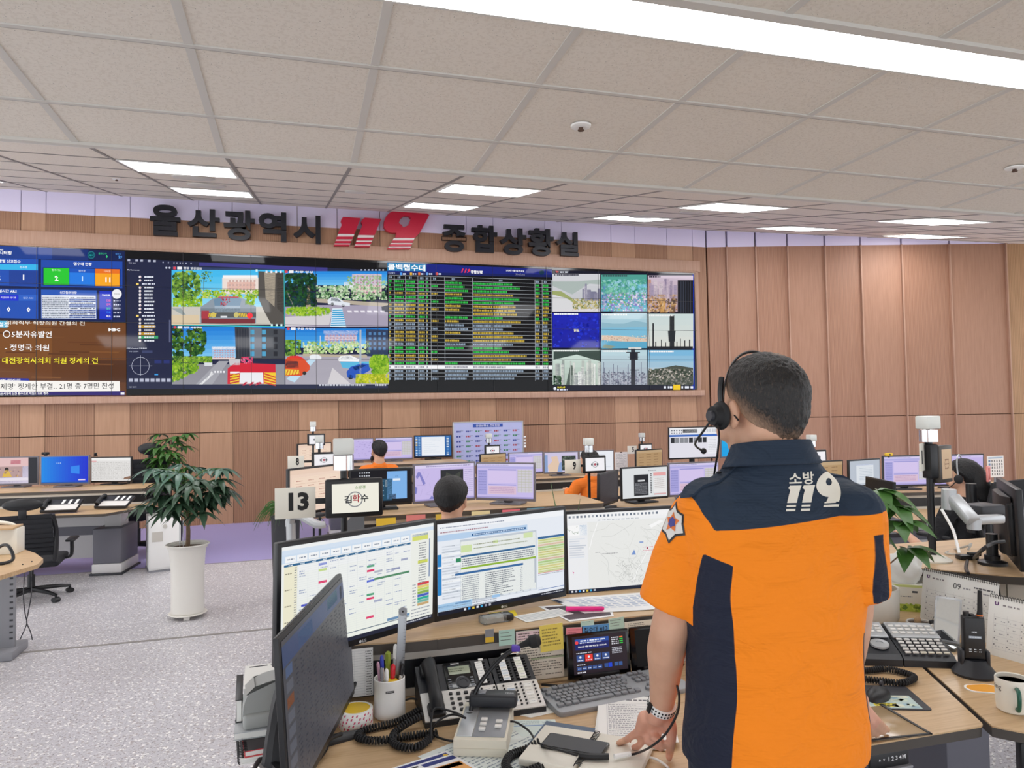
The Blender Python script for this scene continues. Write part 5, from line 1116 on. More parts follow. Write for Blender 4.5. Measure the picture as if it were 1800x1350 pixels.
book('red and dark covered spiral book in the pile at the left desk end', (-.058, 2.1, bz + .0145), .19, .26, .016, .12, 'red_cover', True, red_art)
book('grey binder lying on the red covered book', (-.065, 2.15, bz + .031), .21, .24, .02, .02, 'binder_grey')
book('thick white document pile behind the grey hole punch', (-.05, 2.225, bz + .0515), .21, .19, .075, .04, 'paper', draw=lambda a, R: (a.rect(6, 10, 30, 16, '#2a2c34'), a.dashes(34, 13, 90, 4, '#80848c', R), a.rect(40, 30, 96, 60, '#cfdcec')))
book('black edged ring file standing at the edge of the pile', (-.165, 2.19, bz + .0515), .018, .2, .06, .06, 'plastic_black')
t = thing('hole_punch', 'heavy grey hole punch lying on the books behind the dark nearest monitor', 'hole punch', (-.075, 2.085, bz + .052), .1)
m = MB(); m.box((0, 0, .02), (.15, .1, .04), .01, seg=3); m.build('base', 'punch_grey', t)
m = MB(); m.prism(ring_poly([(-.075, .03, .0), (.03, .03, 0), (.05, .06, .02), (.04, .115, .03), (-.03, .12, .05), (-.075, .08, .04)], 5), -.04, .04, UPRIGHT); m.build('handle', 'punch_grey', t)
m = MB(); m.tube([(.0, -.045, .065), (.05, -.05, .06), (.06, -.05, .1), (.01, -.048, .105), (.0, -.045, .068)], .003, 6); m.build('guide', 'plastic_black', t)
m = MB(); m.cyl((.035, -.02, .05), (.035, -.02, .09), .015); m.build('die', 'silver', t)
# --- tape roll
t = thing('tape_roll', 'roll of white packing tape with red print and yellow core', 'tape', (.145, 2.1, ZD))
m = MB(); m.lathe([(.046, 0), (.047, .002), (.047, .046), (.046, .048), (.039, .048), (.039, 0), (.046, 0)], n=40); m.build('tape', 'white', t)
m = MB(); m.lathe([(.039, .0475), (.0375, .0485), (.0365, .047), (.0365, .001)], n=40); m.cur = 1
for k in range(40):
    if 12 < k < 26: a0, a1 = 2 * PI * k / 40, 2 * PI * (k + .8) / 40; m.quad((.0362 * cos(a0), .0362 * sin(a0), .012), (.0362 * cos(a1), .0362 * sin(a1), .012), (.0362 * cos(a1), .0362 * sin(a1), .03), (.0362 * cos(a0), .0362 * sin(a0), .03))
m.build('core', ['yellow', 'plastic_black'], t)
mat('tape_red', '#d04a70', .5); m = MB()
for k in range(26):
    for j in range(5):
        if (k + j * 2) % 3 == 0: continue
        a0 = 2 * PI * (k + j * .3) / 26; a1 = a0 + .09; z0 = .004 + j * .0088
        m.quad((.0473 * cos(a0), .0473 * sin(a0), z0), (.0473 * cos(a1), .0473 * sin(a1), z0), (.0473 * cos(a1 + .05), .0473 * sin(a1 + .05), z0 + .006), (.0473 * cos(a0 + .05), .0473 * sin(a0 + .05), z0 + .006))
m.build('print', 'tape_red', t)
# --- pen cup and what stands in it
CUP = V((.243, 2.135, ZD))
t = thing('pen_cup', 'glossy white pen cup beside the tape roll', 'cup', CUP)
m = MB(); m.lathe([(0, .0), (.04, 0), (.044, .004), (.044, .108), (.0425, .11), (.0405, .108), (.0405, .008), (0, .008)], n=40); m.build('cup', 'white', t)
a = Art(20, 5, .024, .006); a.rect(0, 0, 20, 5, '#16161a').up().dashes(2, 2.5, 18, 1.6, '#e8e8ea', R, .6, 1); a.build('label', 'print', t, Matrix.Translation((-.004, -.0445, .082)) @ UPRIGHT)
mat('pen_blue', '#2a3cb4', .35); mat('pen_red', '#d0202c', .35); mat('pen_olive', '#8a9a2c', .4); mat('pen_pink', '#c89ab0', .4); mat('steel', '#8d8f92', .3, .9); mat('pink_neon', '#f0288c', .35)
def pen(lab, dx, dy, lean, L, r, body, cap, name='pen', cat='pen'):
    t = thing(name, lab, cat, CUP + V((dx * .5, dy * .5, .009)), 0, 'pens in the white cup')
    e = V((lean[0], lean[1], L)); u = e.normalized()
    m = MB(); m.tube([u * .0, u * L * .75, u * L], [r, r, r * .9], 10); m.build('barrel', body, t)
    m = MB(); m.tube([u * L * .86, u * (L + .008), u * (L + .014)], [r * 1.15, r * 1.15, r * .5], 10); m.box(u * L * .93 + V((0, -r * 1.3, 0)), (.003, .002, L * .16)); m.build('cap', cap, t)
for a_ in [('blue capped white pen in the cup', -.03, .0, (-.006, .0), .15, .0048, 'white', 'pen_blue'), ('olive green marker in the cup', -.012, .008, (.004, .01), .155, .0075, 'pen_olive', 'pen_olive'), ('red marker in the cup', .006, -.012, (.006, -.004), .125, .0065, 'pen_red', 'pen_red'),
           ('tall white clip pen in the cup', .016, .012, (.012, .012), .172, .0055, 'silver', 'white'), ('pink pencil in the cup', -.04, -.006, (-.012, -.002), .135, .004, 'pen_pink', 'pen_pink'), ('short white pen in front in the cup', -.014, -.04, (-.004, -.006), .12, .005, 'white', 'white'), ('slim grey pen at the cup\'s front left', -.036, -.03, (-.006, -.005), .122, .0045, 'silver', 'mid_grey'), ('white pen leaning to the ruler in the cup', .03, -.02, (.02, .0), .125, .005, 'white', 'plastic_black')]: pen(*a_)
m = MB(); m.box((0, 0, .145), (.024, .0012, .29), .0004); m.cyl((0, -.001, .281), (0, .001, .281), .0125); m.cur = 1; m.cyl((0, -.0012, .281), (0, .0012, .281), .003)
for k in range(26): m.box((.009, -.0008, .02 + k * .01), (.006 if k % 5 else .01, .0003, .0006))
o = at_obj('ruler', m, ['steel', 'plastic_black'], CUP + V((.024, .006, .009)), 0, 'steel ruler standing tall in the white pen cup', 'ruler'); o.rotation_euler = (0, rad(3.5), 0)
m = MB(); m.lathe([(.018, 0), (.019, .004), (.019, .02), (.016, .024), (0, .024)]); at_obj('sharpener', m, 'yellow', CUP + V((.004, -.018, .083)), 0, 'small yellow round cap resting among the pens in the cup', 'cap')
# --- telephone
mat('phone_black', '#24262c', .45); mat('phone_white', '#dedcd8', .45); mat('lcd', '#9aa28c', .3); mat('key_black', '#17181b', .4)
t = thing('desk_phone', 'black and white desk telephone with key extension, behind the gooseneck microphone', 'telephone', (.325, 2.015, ZD))
PW, PL, PA = .35, .205, rad(27)
PT = Matrix.Translation((0, 0, .014)) @ Matrix.Rotation(PA, 4, 'X')   # plane of the sloping face: u right, v up the slope
def P3(u, v, n=0.0): return PT @ V((u, v, n))
m = MB(); c_, s_ = cos(PA) * PL, sin(PA) * PL
for u0, u1 in ((0, .222), (.226, .35)):
    m.add([(u0, 0, 0), (u1, 0, 0), (u1, c_, 0), (u0, c_, 0), (u0, 0, .014), (u1, 0, .014), (u1, c_, .014 + s_), (u0, c_, .014 + s_)], [[3, 2, 1, 0], [0, 1, 5, 4], [1, 2, 6, 5], [2, 3, 7, 6], [3, 0, 4, 7], [4, 5, 6, 7]])
m.build('base', 'phone_black', t, smooth=False)
m = MB(PT)
for u0, u1 in ((0, .222), (.226, .35)): m.box(((u0 + u1) / 2, PL * .25, .002), (u1 - u0, PL * .48, .006), .002)
m.build('lower_face', 'phone_white', t)
m = MB(PT); m.tube([(.036, .02, .022), (.036, .05, .033), (.036, .1, .036), (.036, .15, .033), (.036, .19, .022)], [.022, .021, .019, .021, .024], 14, 4, flat=.8); m.box((.036, .03, .012), (.05, .05, .02), .01); m.box((.036, .175, .012), (.052, .05, .02), .01); m.build('handset', 'plastic_black', t)
m = MB(PT); m.box((.125, .15, .002), (.085, .1, .006), .002); pn = m.build('display_panel', 'blackgloss', t)
m = MB(PT); m.box((.127, .168, .005), (.064, .03, .003), .0005); m.build('display', 'lcd', pn)
m = MB(PT); m.lathe([(.02, .003), (.02, .009), (.018, .01), (.012, .01), (.011, .008), (0, .008)], (.13, .12, 0), 28); m.build('navigation_ring', 'dark_grey', pn)
a = Art(100, 100, .085, .1, .0001); a.text('SAMSUNG', 42, 7, 5.5, '#e8e8ea', .03, width=30).ring(55, 80 - 0, 24, 1.4, '#8a8e94', 32)
for i in range(4): a.rect(6, 62 + i * 9, 17, 67 + i * 9, '#70747c').rect(84, 62 + i * 9, 95, 67 + i * 9, '#8a8e96')
a.dashes(16, 27, 70, 3, '#4a5240', R).dashes(16, 35, 62, 3, '#4a5240', R); a.build('legend', 'print', pn, PT @ Matrix.Translation((.125, .15, .0066)))
k0 = None
def key(u, v, w_=.012, h_=.009, mt='key_black'):
    m = MB(PT); m.box((u, v, .007), (w_, h_, .006), .002); return m.build('key', mt, t)
for j in range(4):
    for i in range(3): key(.108 + i * .022, .082 - j * .019)
for j in range(5): key(.086, .084 - j * .017, .01, .008)
def strip(u, v, w_, h_, col, rows, parent=t):
    a = Art(20, 100, w_, h_, .0001); a.rect(0, 0, 20, 100, '#ecece8').up()
    for i in range(rows): a.rect(1, 3 + i * 97 / rows, 19, 3 + (i + .8) * 97 / rows, col if i % 3 else '#f4f4f0'); 
    a.up()
    for i in range(rows): a.dashes(3, 7 + i * 97 / rows, 17, 2, '#9aa0a8', R)
    a.build('label_strip', 'print', parent, PT @ Matrix.Translation((u, v, .0062)))
for u, c in ((.19, '#f2f2f0'), (.262, '#dfe8f0'), (.312, '#e8ecdc')): strip(u, .15, .022, .085, c, 8)
for u, c in ((.197, '#eee8d8'), (.264, '#c4d4e6'), (.316, '#e8e6de')): strip(u, .052, .024, .075, c, 7)
for u in (.178, .216, .244, .281, .297, .336):
    for j in range(7):
        if u > .22 or j < 7: key(u, .016 + j * .012, .006, .005)
for u in (.206, .243, .279, .296, .332):
    for j in range(8): m = MB(PT); m.box((u, .115 + j * .0105, .004), (.008, .006, .005), .001); m.build('line_key', 'plastic_black', t)
m = MB(PT); m.box((.2, .2, .004), (.014, .006, .004)); m.build('call_lamp', 'white', t)
sheet('white paper slip lying on top of the telephone extension', [(.325 + .27, 2.015 + .19), (.325 + .325, 2.015 + .185), (.325 + .32, 2.015 + .172), (.325 + .265, 2.015 + .178)], ZD + .115, lambda a, R: a.dashes(10, 70, 90, 40, '#c86a60', R))
# --- gooseneck microphone
mat('beige', '#d9d3c2', .45); mat('mic_plate', '#8a8d92', .4); mat('purple_clip', '#5a3fb0', .5)
MR = rad(-22); t = thing('desk_microphone', 'beige desk microphone base with black gooseneck in front of the telephone', 'microphone', (.366, 1.834, ZD), MR)
m = MB(); m.add([(0, 0, 0), (.134, 0, 0), (.134, .19, 0), (0, .19, 0), (0, 0, .042), (.134, 0, .042), (.134, .19, .06), (0, .19, .06)], [[3, 2, 1, 0], [0, 1, 5, 4], [1, 2, 6, 5], [2, 3, 7, 6], [3, 0, 4, 7], [4, 5, 6, 7]]); m.box((.067, .0, .021), (.136, .004, .001)); m.build('base', 'beige', t, smooth=False)
TT = Matrix.Translation((.067, .095, .0515)) @ Matrix.Rotation(math.atan(.018 / .19), 4, 'X')
m = MB(TT); m.box((-.042, -.005, 0), (.04, .15, .003), .001); m.cur = 1; m.box((.02, -.005, .0), (.082, .15, .003), .001); m.build('top_plate', ['silver', 'mic_plate'], t)
for u, v in ((.0, -.05), (.0, -.027), (.0, -.004), (.04, -.036), (.04, -.012)): m = MB(TT); m.box((u, v, .005), (.017, .013, .006), .0015); m.build('button', 'phone_white', t)
inv = Matrix.Rotation(-MR, 4, 'Z')
def L2(p): return inv @ (V(p) - V((.366, 1.834, ZD)))
nk = [onD(826, 1284, 1.965), onD(826, 1262, 1.97), onD(834, 1220, 1.985), onD(852, 1190, 1.995), onD(880, 1158, 2.0), onD(905, 1140, 2.0), onD(925, 1131, 2.0)]
m = MB(); m.tube([L2(p) for p in nk], .0062, 10, 5); m.cyl(L2(nk[0]) - V((0, 0, .012)), L2(nk[0]) + V((0, 0, .05)), .013, .011); gn = m.build('gooseneck', 'plastic_black', t)
m = MB(); q0, q1, q2 = L2(onD(915, 1135, 2.0)), L2(onD(928, 1130, 2.0)), L2(onD(944, 1126, 2.0)); m.tube([q0, q1, q1 + (q2 - q1) * .3, q2, q2 + (q2 - q1) * .4], [.007, .01, .017, .018, .01], 16); m.build('microphone_head', 'rubber', gn)
m = MB(); c = L2(onD(907, 1139, 2.0)); m.box(c, (.024, .018, .016), .003); m.build('clip', 'purple_clip', gn)
# --- headset amplifier on the microphone base
t = thing('headset_amplifier', 'black headset amplifier box resting on the beige microphone base', 'headset box', (.366 + cos(MR) * .082 - sin(MR) * .165, 1.834 + sin(MR) * .082 + cos(MR) * .165, ZD + .063), MR + .0)
m = MB(); m.box((0, 0, .018), (.13, .05, .034), .008, seg=3); m.build('body', 'phone_black', t)
m = MB(); m.box((-.03, -.0, .036), (.02, .024, .004), .002); m.build('button', 'mid_grey', t)
a = Art(30, 10, .03, .01); a.text('plx', 15, 5, 6, '#c8ccd0', .03) if False else a.dashes(4, 5, 26, 4, '#c8ccd0', R, .5, .9); a.build('mark', 'print', t, Matrix.Translation((.045, -.004, .0358)))
# --- cords
def coil(lab, pts, R0=.008, r=.0032, pitch=.0072, name='coiled_cord'):
    """spiral telephone cord along a smooth path"""
    c = V(pts[0]); P = [V(p) - c for p in pts]; path = []
    for i in range(len(P) - 1):
        a, b, cc, d = P[max(i - 1, 0)], P[i], P[i + 1], P[min(i + 2, len(P) - 1)]
        for k in range(12):
            t = k / 12; path.append(0.5 * (2 * b + (cc - a) * t + (2 * a - 5 * b + 4 * cc - d) * t * t + (3 * b - a - 3 * cc + d) * t ** 3))
    path.append(P[-1]); pts2 = []; ph = 0
    for i in range(len(path) - 1):
        d = path[i + 1] - path[i]; n = max(1, int(d.length / pitch * 7)); u = d.normalized(); s = u.cross(V((0, 0, 1))).normalized(); w = s.cross(u)
        for k in range(n): ph += 2 * PI / 7; pts2.append(path[i] + d * k / n + R0 * (cos(ph) * s + sin(ph) * w))
    m = MB(); m.tube(pts2, r, 5); return at_obj(name, m, 'rubber', c, 0, lab, 'cord')
zc = ZD + .012
g = lambda x, y, z=zc: onZ(x, y, z)
coil('black coiled telephone cord looping on the desk beside the tape roll', [g(737, 1248, zc + .01), g(700, 1268), g(660, 1278), g(636, 1286), g(630, 1296), g(660, 1302), g(700, 1297), g(740, 1291), g(770, 1289)])
coil('second loop of black coiled cord hanging under the telephone', [g(742, 1258, zc + .02), g(715, 1272, zc + .012), g(692, 1290), g(692, 1306), g(715, 1314), g(740, 1310), g(757, 1295)])
coil('black coiled cord loop before the notebook', [g(948, 1305, zc + .012), g(925, 1318), g(898, 1328), g(889, 1345), g(905, 1360), g(945, 1350), g(966, 1334), g(962, 1318), g(950, 1306)], .009)
coil('black coiled cord of the right-hand telephone by the mouse', [g(1500, 1180), g(1530, 1178), g(1560, 1176), g(1600, 1186), g(1606, 1193), g(1585, 1200), g(1545, 1196), g(1505, 1192)])
mz = ZD + .07
cable('thin black cable curving from the headset box over the telephone', [g(758, 1305, ZD + .01), onD(758, 1270, 1.93), onD(764, 1246, 1.96), onD(785, 1248, 1.96), onD(808, 1256, 1.95), onD(818, 1262, 1.94)], .003)
cable('thin black cable lying by the microphone base', [g(818, 1262, ZD + .07), onD(795, 1256, 1.94), onD(770, 1268, 1.93), g(760, 1290, ZD + .012), g(790, 1302, ZD + .008), g(806, 1300, ZD + .008)], .003)
cable('thin headset cable running from the headset box over the papers to the smartphone', [onD(894, 1268, 1.925), g(908, 1270, ZD + .05), g(930, 1285, ZD + .02), g(945, 1305, ZD + .02), g(975, 1316, ZD + .05), g(1015, 1328, ZD + .05)], .0028)
cable('black monitor cable hanging behind the dark nearest monitor', [onD(637, 1140, 2.2), onD(634, 1165, 2.18), onD(626, 1195, 2.14), onD(615, 1222, 2.1), onD(600, 1250, 2.06), onD(592, 1272, 2.04)], .006)
cable('black cable crossing the left desk edge', [g(485, 1318, ZD + .006), g(465, 1328, ZD + .006), g(450, 1345, ZD + .006), g(440, 1375, ZD + .006)], .006)
cable('black cable under the dark nearest monitor', [g(600, 1290, ZD + .03), g(578, 1300, ZD + .03), g(572, 1318, ZD + .01), g(555, 1340, ZD + .006)], .006)
cable('thin dark cord beside the white pen cup', [g(742, 1232, ZD + .02), g(722, 1228, ZD + .03), g(703, 1238, ZD + .01), g(705, 1255, ZD + .006), g(730, 1262, ZD + .006)], .003)
# --- papers on the desk
NV = '#22307c'
def news(a, R):
    a.rect(0, 0, 100, 140, '#f2f3f6').up().rect(6, 4, 96, 12, NV).rect(6, 16, 52, 20, '#1c1e24').rect(56, 16, 98, 26, NV).rect(8, 24, 28, 38, '#c83a4a').rect(10, 26, 26, 36, '#eceef2').rect(26, 30, 50, 46, '#8a3040').rect(28, 32, 48, 44, '#dfe8f2').rect(8, 56, 34, 76, '#4a6ab0').rect(10, 60, 26, 74, '#dfe8f2').rect(58, 34, 96, 64, '#e8a860').rect(60, 36, 94, 46, '#24304c').up()
    lines(a, R, 8, 50, 84, 132, 5, 2, '#7a8090'); lines(a, R, 58, 96, 72, 132, 5, 2, '#7a8090'); a.rect(54, 70, 98, 76, NV).disc(92, 10, 3, '#f0c84a')
sheet('printed newsletter with navy bars on the desk at bottom centre', [(.155, 1.8), (.355, 1.865), (.47, 1.62), (.25, 1.6)], ZD + .0018, news, grp=None)
def form(a, R): a.rect(0, 0, 100, 140, '#dfe6e4').up(); lines(a, R, 8, 92, 12, 130, 7, 2.4, '#8a98a4', .8); a.line(8, 40, 92, 40, 1, '#7a8aa0').line(8, 90, 92, 90, 1, '#7a8aa0')
sheet('pale green printed sheet under the microphone base', [(.28, 1.86), (.55, 1.99), (.66, 1.78), (.4, 1.62)], ZD + .0006, form)
sheet('sheet with a blue stripe between the telephone and the notebook', [(.545, 1.995), (.68, 1.955), (.66, 1.87), (.56, 1.88)], ZD + .0012, lambda a, R: (a.rect(0, 0, 100, 140, '#d8e4e0'), a.up(), a.rect(6, 50, 94, 58, '#7a9ac8'), lines(a, R, 8, 90, 14, 46, 9, 3, '#8aa0a8')))
sheet('white sheet under the telephone and keyboard', [(.5, 2.12), (.8, 2.2), (.8, 2.02), (.62, 1.99)], ZD + .0004, None)
# table sheet hanging on the riser behind the cup
def rost(a, R):
    a.rect(0, 0, 100, 140, '#e9eaea').up()
    for i in range(18): a.rect(2, 6 + i * 7.4, 98, 6.6 + i * 7.4, '#b8bcc0'); a.dashes(70, 9.6 + i * 7.4, 94, 2.8, '#3c4048', R, .8, 1.2, .6)
    for x in (2, 24, 66, 98): a.rect(x, 6, x + .5, 139, '#c0c4c8')
def wallsheet(lab, px0, py0, px1, py1, draw, Y=2.218, W=100, Hh=140, col='paper', name='paper_sheet', cat='paper', grp=None, rot=0.0):
    c = onY((px0 + px1) / 2, (py0 + py1) / 2, Y); w_ = onY(px1, (py0 + py1) / 2, Y).x - onY(px0, (py0 + py1) / 2, Y).x; h_ = onY((px0 + px1) / 2, py0, Y).z - onY((px0 + px1) / 2, py1, Y).z
    m = MB(); m.box((0, 0, 0), (w_, .001, h_)); o = at_obj(name, m, col, c, 0, lab, cat, grp, smooth=False); o.rotation_euler = (0, rot, 0)
    a = Art(W, Hh, w_, h_, .00015); draw(a, random.Random(len(lab))); a.build('print', 'print', o, Matrix.Translation((0, -.0008, 0)) @ UPRIGHT); return o
wallsheet('roster sheet fixed below the left front monitor behind the cup', 612, 1140, 656, 1224, rost, 2.205)
# --- riser: notes and panels
def note(col, n=5, ink='#5a5a54'):
    def d(a, R): a.rect(0, 0, 100, 100, col).up(); [a.dashes(10, 18 + i * 70 / n, 10 + R.uniform(50, 80), 5, ink, R, .5, 1.4, .5) for i in range(n)]
    return d
SN = 'sticky notes on the riser'
wallsheet('mint sticky note on the riser above the telephone', 877, 1107, 905, 1134, note('#b4d8cc', 3), 2.213, 100, 100, name='sticky_note', cat='sticky note', grp=SN)
wallsheet('long beige handwritten sheet hanging on the riser left of the touch panel', 908, 1106, 991, 1194, lambda a, R: (a.rect(0, 0, 100, 140, '#dcd6c8'), a.up(), a.rect(0, 2, 60, 26, '#e4ccd0'), a.rect(30, 78, 100, 84, '#a8b494'), lines(a, R, 4, 96, 8, 134, 7, 2.6, '#6a675e')), 2.214)
wallsheet('large yellow sticky note over the beige sheet on the riser', 949, 1097, 990, 1144, note('#eeda66', 6, '#8a7a3a'), 2.209, 100, 100, name='sticky_note', cat='sticky note', grp=SN, rot=-.04)
wallsheet('pink sticky note on the riser beside the touch panel', 995, 1103, 1024, 1126, note('#f0909a', 4, '#a0505c'), 2.209, 100, 100, name='sticky_note', cat='sticky note', grp=SN, rot=.06)
wallsheet('pale mint tab above the blue label on the riser', 1021, 1091, 1044, 1102, note('#c0dcd0', 1), 2.211, 100, 100, name='sticky_note', cat='sticky note', grp=SN)
wallsheet('blue desk number label on the riser', 1023, 1098, 1071, 1113, lambda a, R: (a.rect(0, 0, 100, 36, '#5a98d0'), a.up(), a.text('접수대 #13', 50, 18, 20, '#1c2c44', .02, width=86)), 2.209, 100, 36, name='desk_label', cat='label')
wallsheet('mint sticky note right of the blue label on the riser', 1070, 1086, 1097, 1106, note('#bcd8c8', 3), 2.211, 100, 100, name='sticky_note', cat='sticky note', grp=SN, rot=-.05)
wallsheet('beige typed card on the riser above the officer\'s forearm', 1098, 1091, 1152, 1112, note('#e6dfce', 5), 2.211, 100, 100, name='sticky_note', cat='sticky note', grp=SN)
wallsheet('beige handwritten note below the typed card on the riser', 1104, 1119, 1146, 1146, note('#e0d8c6', 4), 2.211, 100, 100, name='sticky_note', cat='sticky note', grp=SN)
wallsheet('grey and yellow index tab on the riser above the telephone', 853, 1106, 868, 1129, lambda a, R: (a.rect(0, 0, 100, 60, '#8a8c90'), a.rect(0, 60, 100, 100, '#e4bc34')), 2.213, 100, 100, name='sticky_note', cat='sticky note', grp=SN)
def ui(a, R):
    a.rect(0, 0, 160, 110, '#2a2028').up().rect(8, 8, 108, 40, '#1c2468').rect(8, 8, 108, 20, '#3a62b8').up().disc(13, 18, 5, '#e84848', 12).dashes(24, 14, 96, 4, '#e8ecf8', R).dashes(22, 20, 86, 3, '#d8dcf0', R).text('2024년 9월 5일 목요일 10:02:45', 58, 31, 5, '#ffffff', .02, width=84)
    for i in range(4): a.rect(10 + i * 25, 54, 32 + i * 25, 74, '#e83a34' if i == 1 else '#3a5490').up().disc(21 + i * 25, 61, 3.4, '#e8ecf6', 8).dashes(13 + i * 25, 70, 29 + i * 25, 2.4, '#e0e4f0', R).up(-1)
    for i in range(5): a.rect(10 + i * 15, 88, 23 + i * 15, 99, '#34508c').up().dashes(12 + i * 15, 94, 21 + i * 15, 2.2, '#d0d8ec', R).up(-1)
    a.rect(90, 86, 101, 98, '#34508c').rect(102, 86, 113, 98, '#2448d0').rect(120, 86, 131, 97, '#3a5a94').rect(133, 86, 144, 97, '#3a5a94')
    for i in range(4): a.dashes(116, 14 + i * 6, 138, 3, '#d8d8e0', R).rect(140, 12 + i * 6, 150, 15 + i * 6, '#38c848' if i else '#e87a3a')
    for i in range(4): a.dashes(116, 44 + i * 5, 146, 2.6, '#c8c8d4', R)
    a.dashes(10, 49, 56, 2.6, '#c8ccd8', R).dashes(10, 83, 34, 2.6, '#c8ccd8', R).dashes(10, 105, 34, 3.4, '#e8e8ee', R)
def panel(lab, px0, px1, draw, scr='screen'):
    a0, a1 = onY(px0, 1150, 2.2), onY(px1, 1150, 2.2); w_ = a1.x - a0.x
    t = thing('touch_panel', lab, 'touch panel', ((a0.x + a1.x) / 2, 2.185, ZD + .012)); T = Matrix.Rotation(rad(-8), 4, 'X')
    m = MB(T); m.box((0, .006, .07), (w_, .014, .14), .005); b = m.build('housing', 'blackgloss', t)
    a = Art(160, 110, w_ * .86, .115, .00015); draw(a, random.Random(5)); a.build('screen', scr, t, T @ Matrix.Translation((.004, -.0015, .073)) @ UPRIGHT)
    m = MB(); m.box((0, .018, .002), (w_ * .6, .05, .028), .004); m.build('foot', 'plastic_black', t)
panel('lit touch panel with red and blue buttons standing against the riser', 996, 1106, ui)
panel('dark unlit touch panel right of the lit one, partly behind the officer\'s forearm', 1108, 1200, lambda a, R: a.rect(0, 0, 160, 110, '#0c0e12'), 'dim_screen')
cable('bundle of thin black cables under the beige sheet on the riser', [(.72, 2.19, ZD + .01), (.78, 2.15, ZD + .012), (.86, 2.14, ZD + .008), (.95, 2.15, ZD + .02), (1.05, 2.16, ZD + .012)], .004)
# --- keyboard
t = thing('keyboard', 'grey computer keyboard lying before the touch panel', 'keyboard', (.915, 2.065, ZD), rad(6.5))
KT = Matrix.Translation((0, 0, .01)) @ Matrix.Rotation(rad(4), 4, 'X')
m = MB(KT); m.prism(ring_poly([(-.228, -.078, .02), (.228, -.078, .02), (.228, .082, .015), (-.228, .082, .015)], 4), -.008, .01, r=.003); m.build('body', 'plastic_grey', t)
mat('key_grey', '#85898e', .5); KM = {}
def kcap(w_):
    if w_ not in KM:
        m = MB(); m.box((0, 0, .004), (w_, .0155, .008), .002); o = m.build('key', 'key_grey', t); KM[w_] = o.data; return o
    return link('key', KM[w_], t)
def put(u, v, w_=.0155):
    o = kcap(w_); o.matrix_local = KT @ Matrix.Translation((u, v, .01)); return o
nk = 0
for r_, (v, offs) in enumerate([(.064, 0), (.036, 0), (.017, .008), (-.002, .012), (-.021, .02), (-.041, 0)]):
    xs = [(-.21 + i * .0185, .0155) for i in range(15)] if r_ < 2 else [(-.21 + offs + i * .0185, .0155) for i in range(14 if r_ < 3 else 13)]
    if r_ == 0: xs = [(-.21, .0155)] + [(-.175 + i * .0185 + (i // 4) * .009, .0155) for i in range(12)]
    if r_ == 5: xs = [(-.208, .02), (-.184, .02), (-.16, .02), (-.09, .11), (-.02, .02), (.004, .02), (.028, .02), (.05, .018)]
    for x, w_ in xs: put(x, v, w_); nk += 1
    if r_ in (0, 1, 2, 5):
        for i in range(3): put(.088 + i * .0185, v); nk += 1
    if r_ == 4: put(.1065, v); nk += 1
# --- documents and notebook under the officer's hand
def docs(a, R):
    a.rect(0, 0, 100, 140, '#f1f1ef').up().dashes(24, 14, 78, 4, '#5a5c62', R).frame(12, 24, 90, 128, .6, '#a8aab0')
    for i in range(17): a.rect(12, 28 + i * 6, 90, 28.5 + i * 6, '#b8bac0'); a.dashes(14, 31 + i * 6, R.uniform(40, 88), 2, '#8c8e96', R)
DR = rad(38)
for k in range(4):
    s_ = k * .0012
    sheet(('lowest', 'second', 'third', 'topmost printed')[k] + ' sheet of the loose documents under the officer\'s left hand', box_pts(.88 + .006 * (k % 2), 1.86 + .004 * k, .205, .29, rad(-32 + 3 * k)), ZD + .0025 + k * .003, docs if k == 3 else None, th=.0022, grp='loose documents on the front desk')
mat('book_mat', '#5a6a80', .6)
sheet('grey blue folder under the notebook', box_pts(.70, 1.78, .28, .2, rad(-38)), ZD + .002, None, th=.004, col='book_mat', name='folder', cat='folder')
t = thing('notebook', 'open ring notebook with cream pages under the smartphone', 'notebook', (.68, 1.715, ZD + .0065), rad(-38))
for x, nm in ((-.075, 'left'), (.075, 'right')):
    m = MB(); m.box((x, 0, .009), (.142, .2, .018), .003); m.build('page_block', 'off_white', t)
m = MB()
for k in range(24): y = -.092 + k * .008; m.tube([(-.008, y, .017), (-.005, y, .024), (.005, y, .024), (.008, y, .017)], .0013, 5)
m.build('ring_spiral', 'plastic_black', t)
sp = onZ(1052, 1298, ZD + .028)
t = thing('smartphone', 'black smartphone lying on the open notebook', 'smartphone', (.655, 1.735, ZD + .0255), rad(-40))
m = MB(); m.prism(ring_poly([(-.08, -.038, .008), (.08, -.038, .008), (.08, .038, .008), (-.08, .038, .008)], 4), 0, .008, r=.002); m.build('body', 'blackgloss', t)
m = MB(); m.prism(ring_poly([(-.076, -.035, .006), (.076, -.035, .006), (.076, .035, .006), (-.076, .035, .006)], 4), .008, .0084); m.build('screen', 'dark_grey', t)
cable('black charging adapter and plug at the smartphone\'s lower end', [g(1018, 1328, ZD + .033), g(1040, 1330, ZD + .034), g(1070, 1330, ZD + .034)], .008)
cable('white usb plug lying at the smartphone\'s edge', [g(1080, 1330, ZD + .034), g(1108, 1325, ZD + .034)], .006, 'white')
CORD = [onD(1190, 1205, 1.62), onD(1194, 1225, 1.62), onD(1190, 1255, 1.63), onD(1170, 1290, 1.66), onD(1145, 1312, 1.69), g(1120, 1324, ZD + .035), g(1104, 1327, ZD + .034)]
cable('black headset cord hanging from the officer to the smartphone', CORD, .0028)
cable('white cord at the notebook\'s lower corner', [g(1135, 1330, ZD + .01), g(1152, 1334, ZD + .008), g(1166, 1342, ZD + .006), g(1175, 1350, ZD + .006)], .003, 'white')
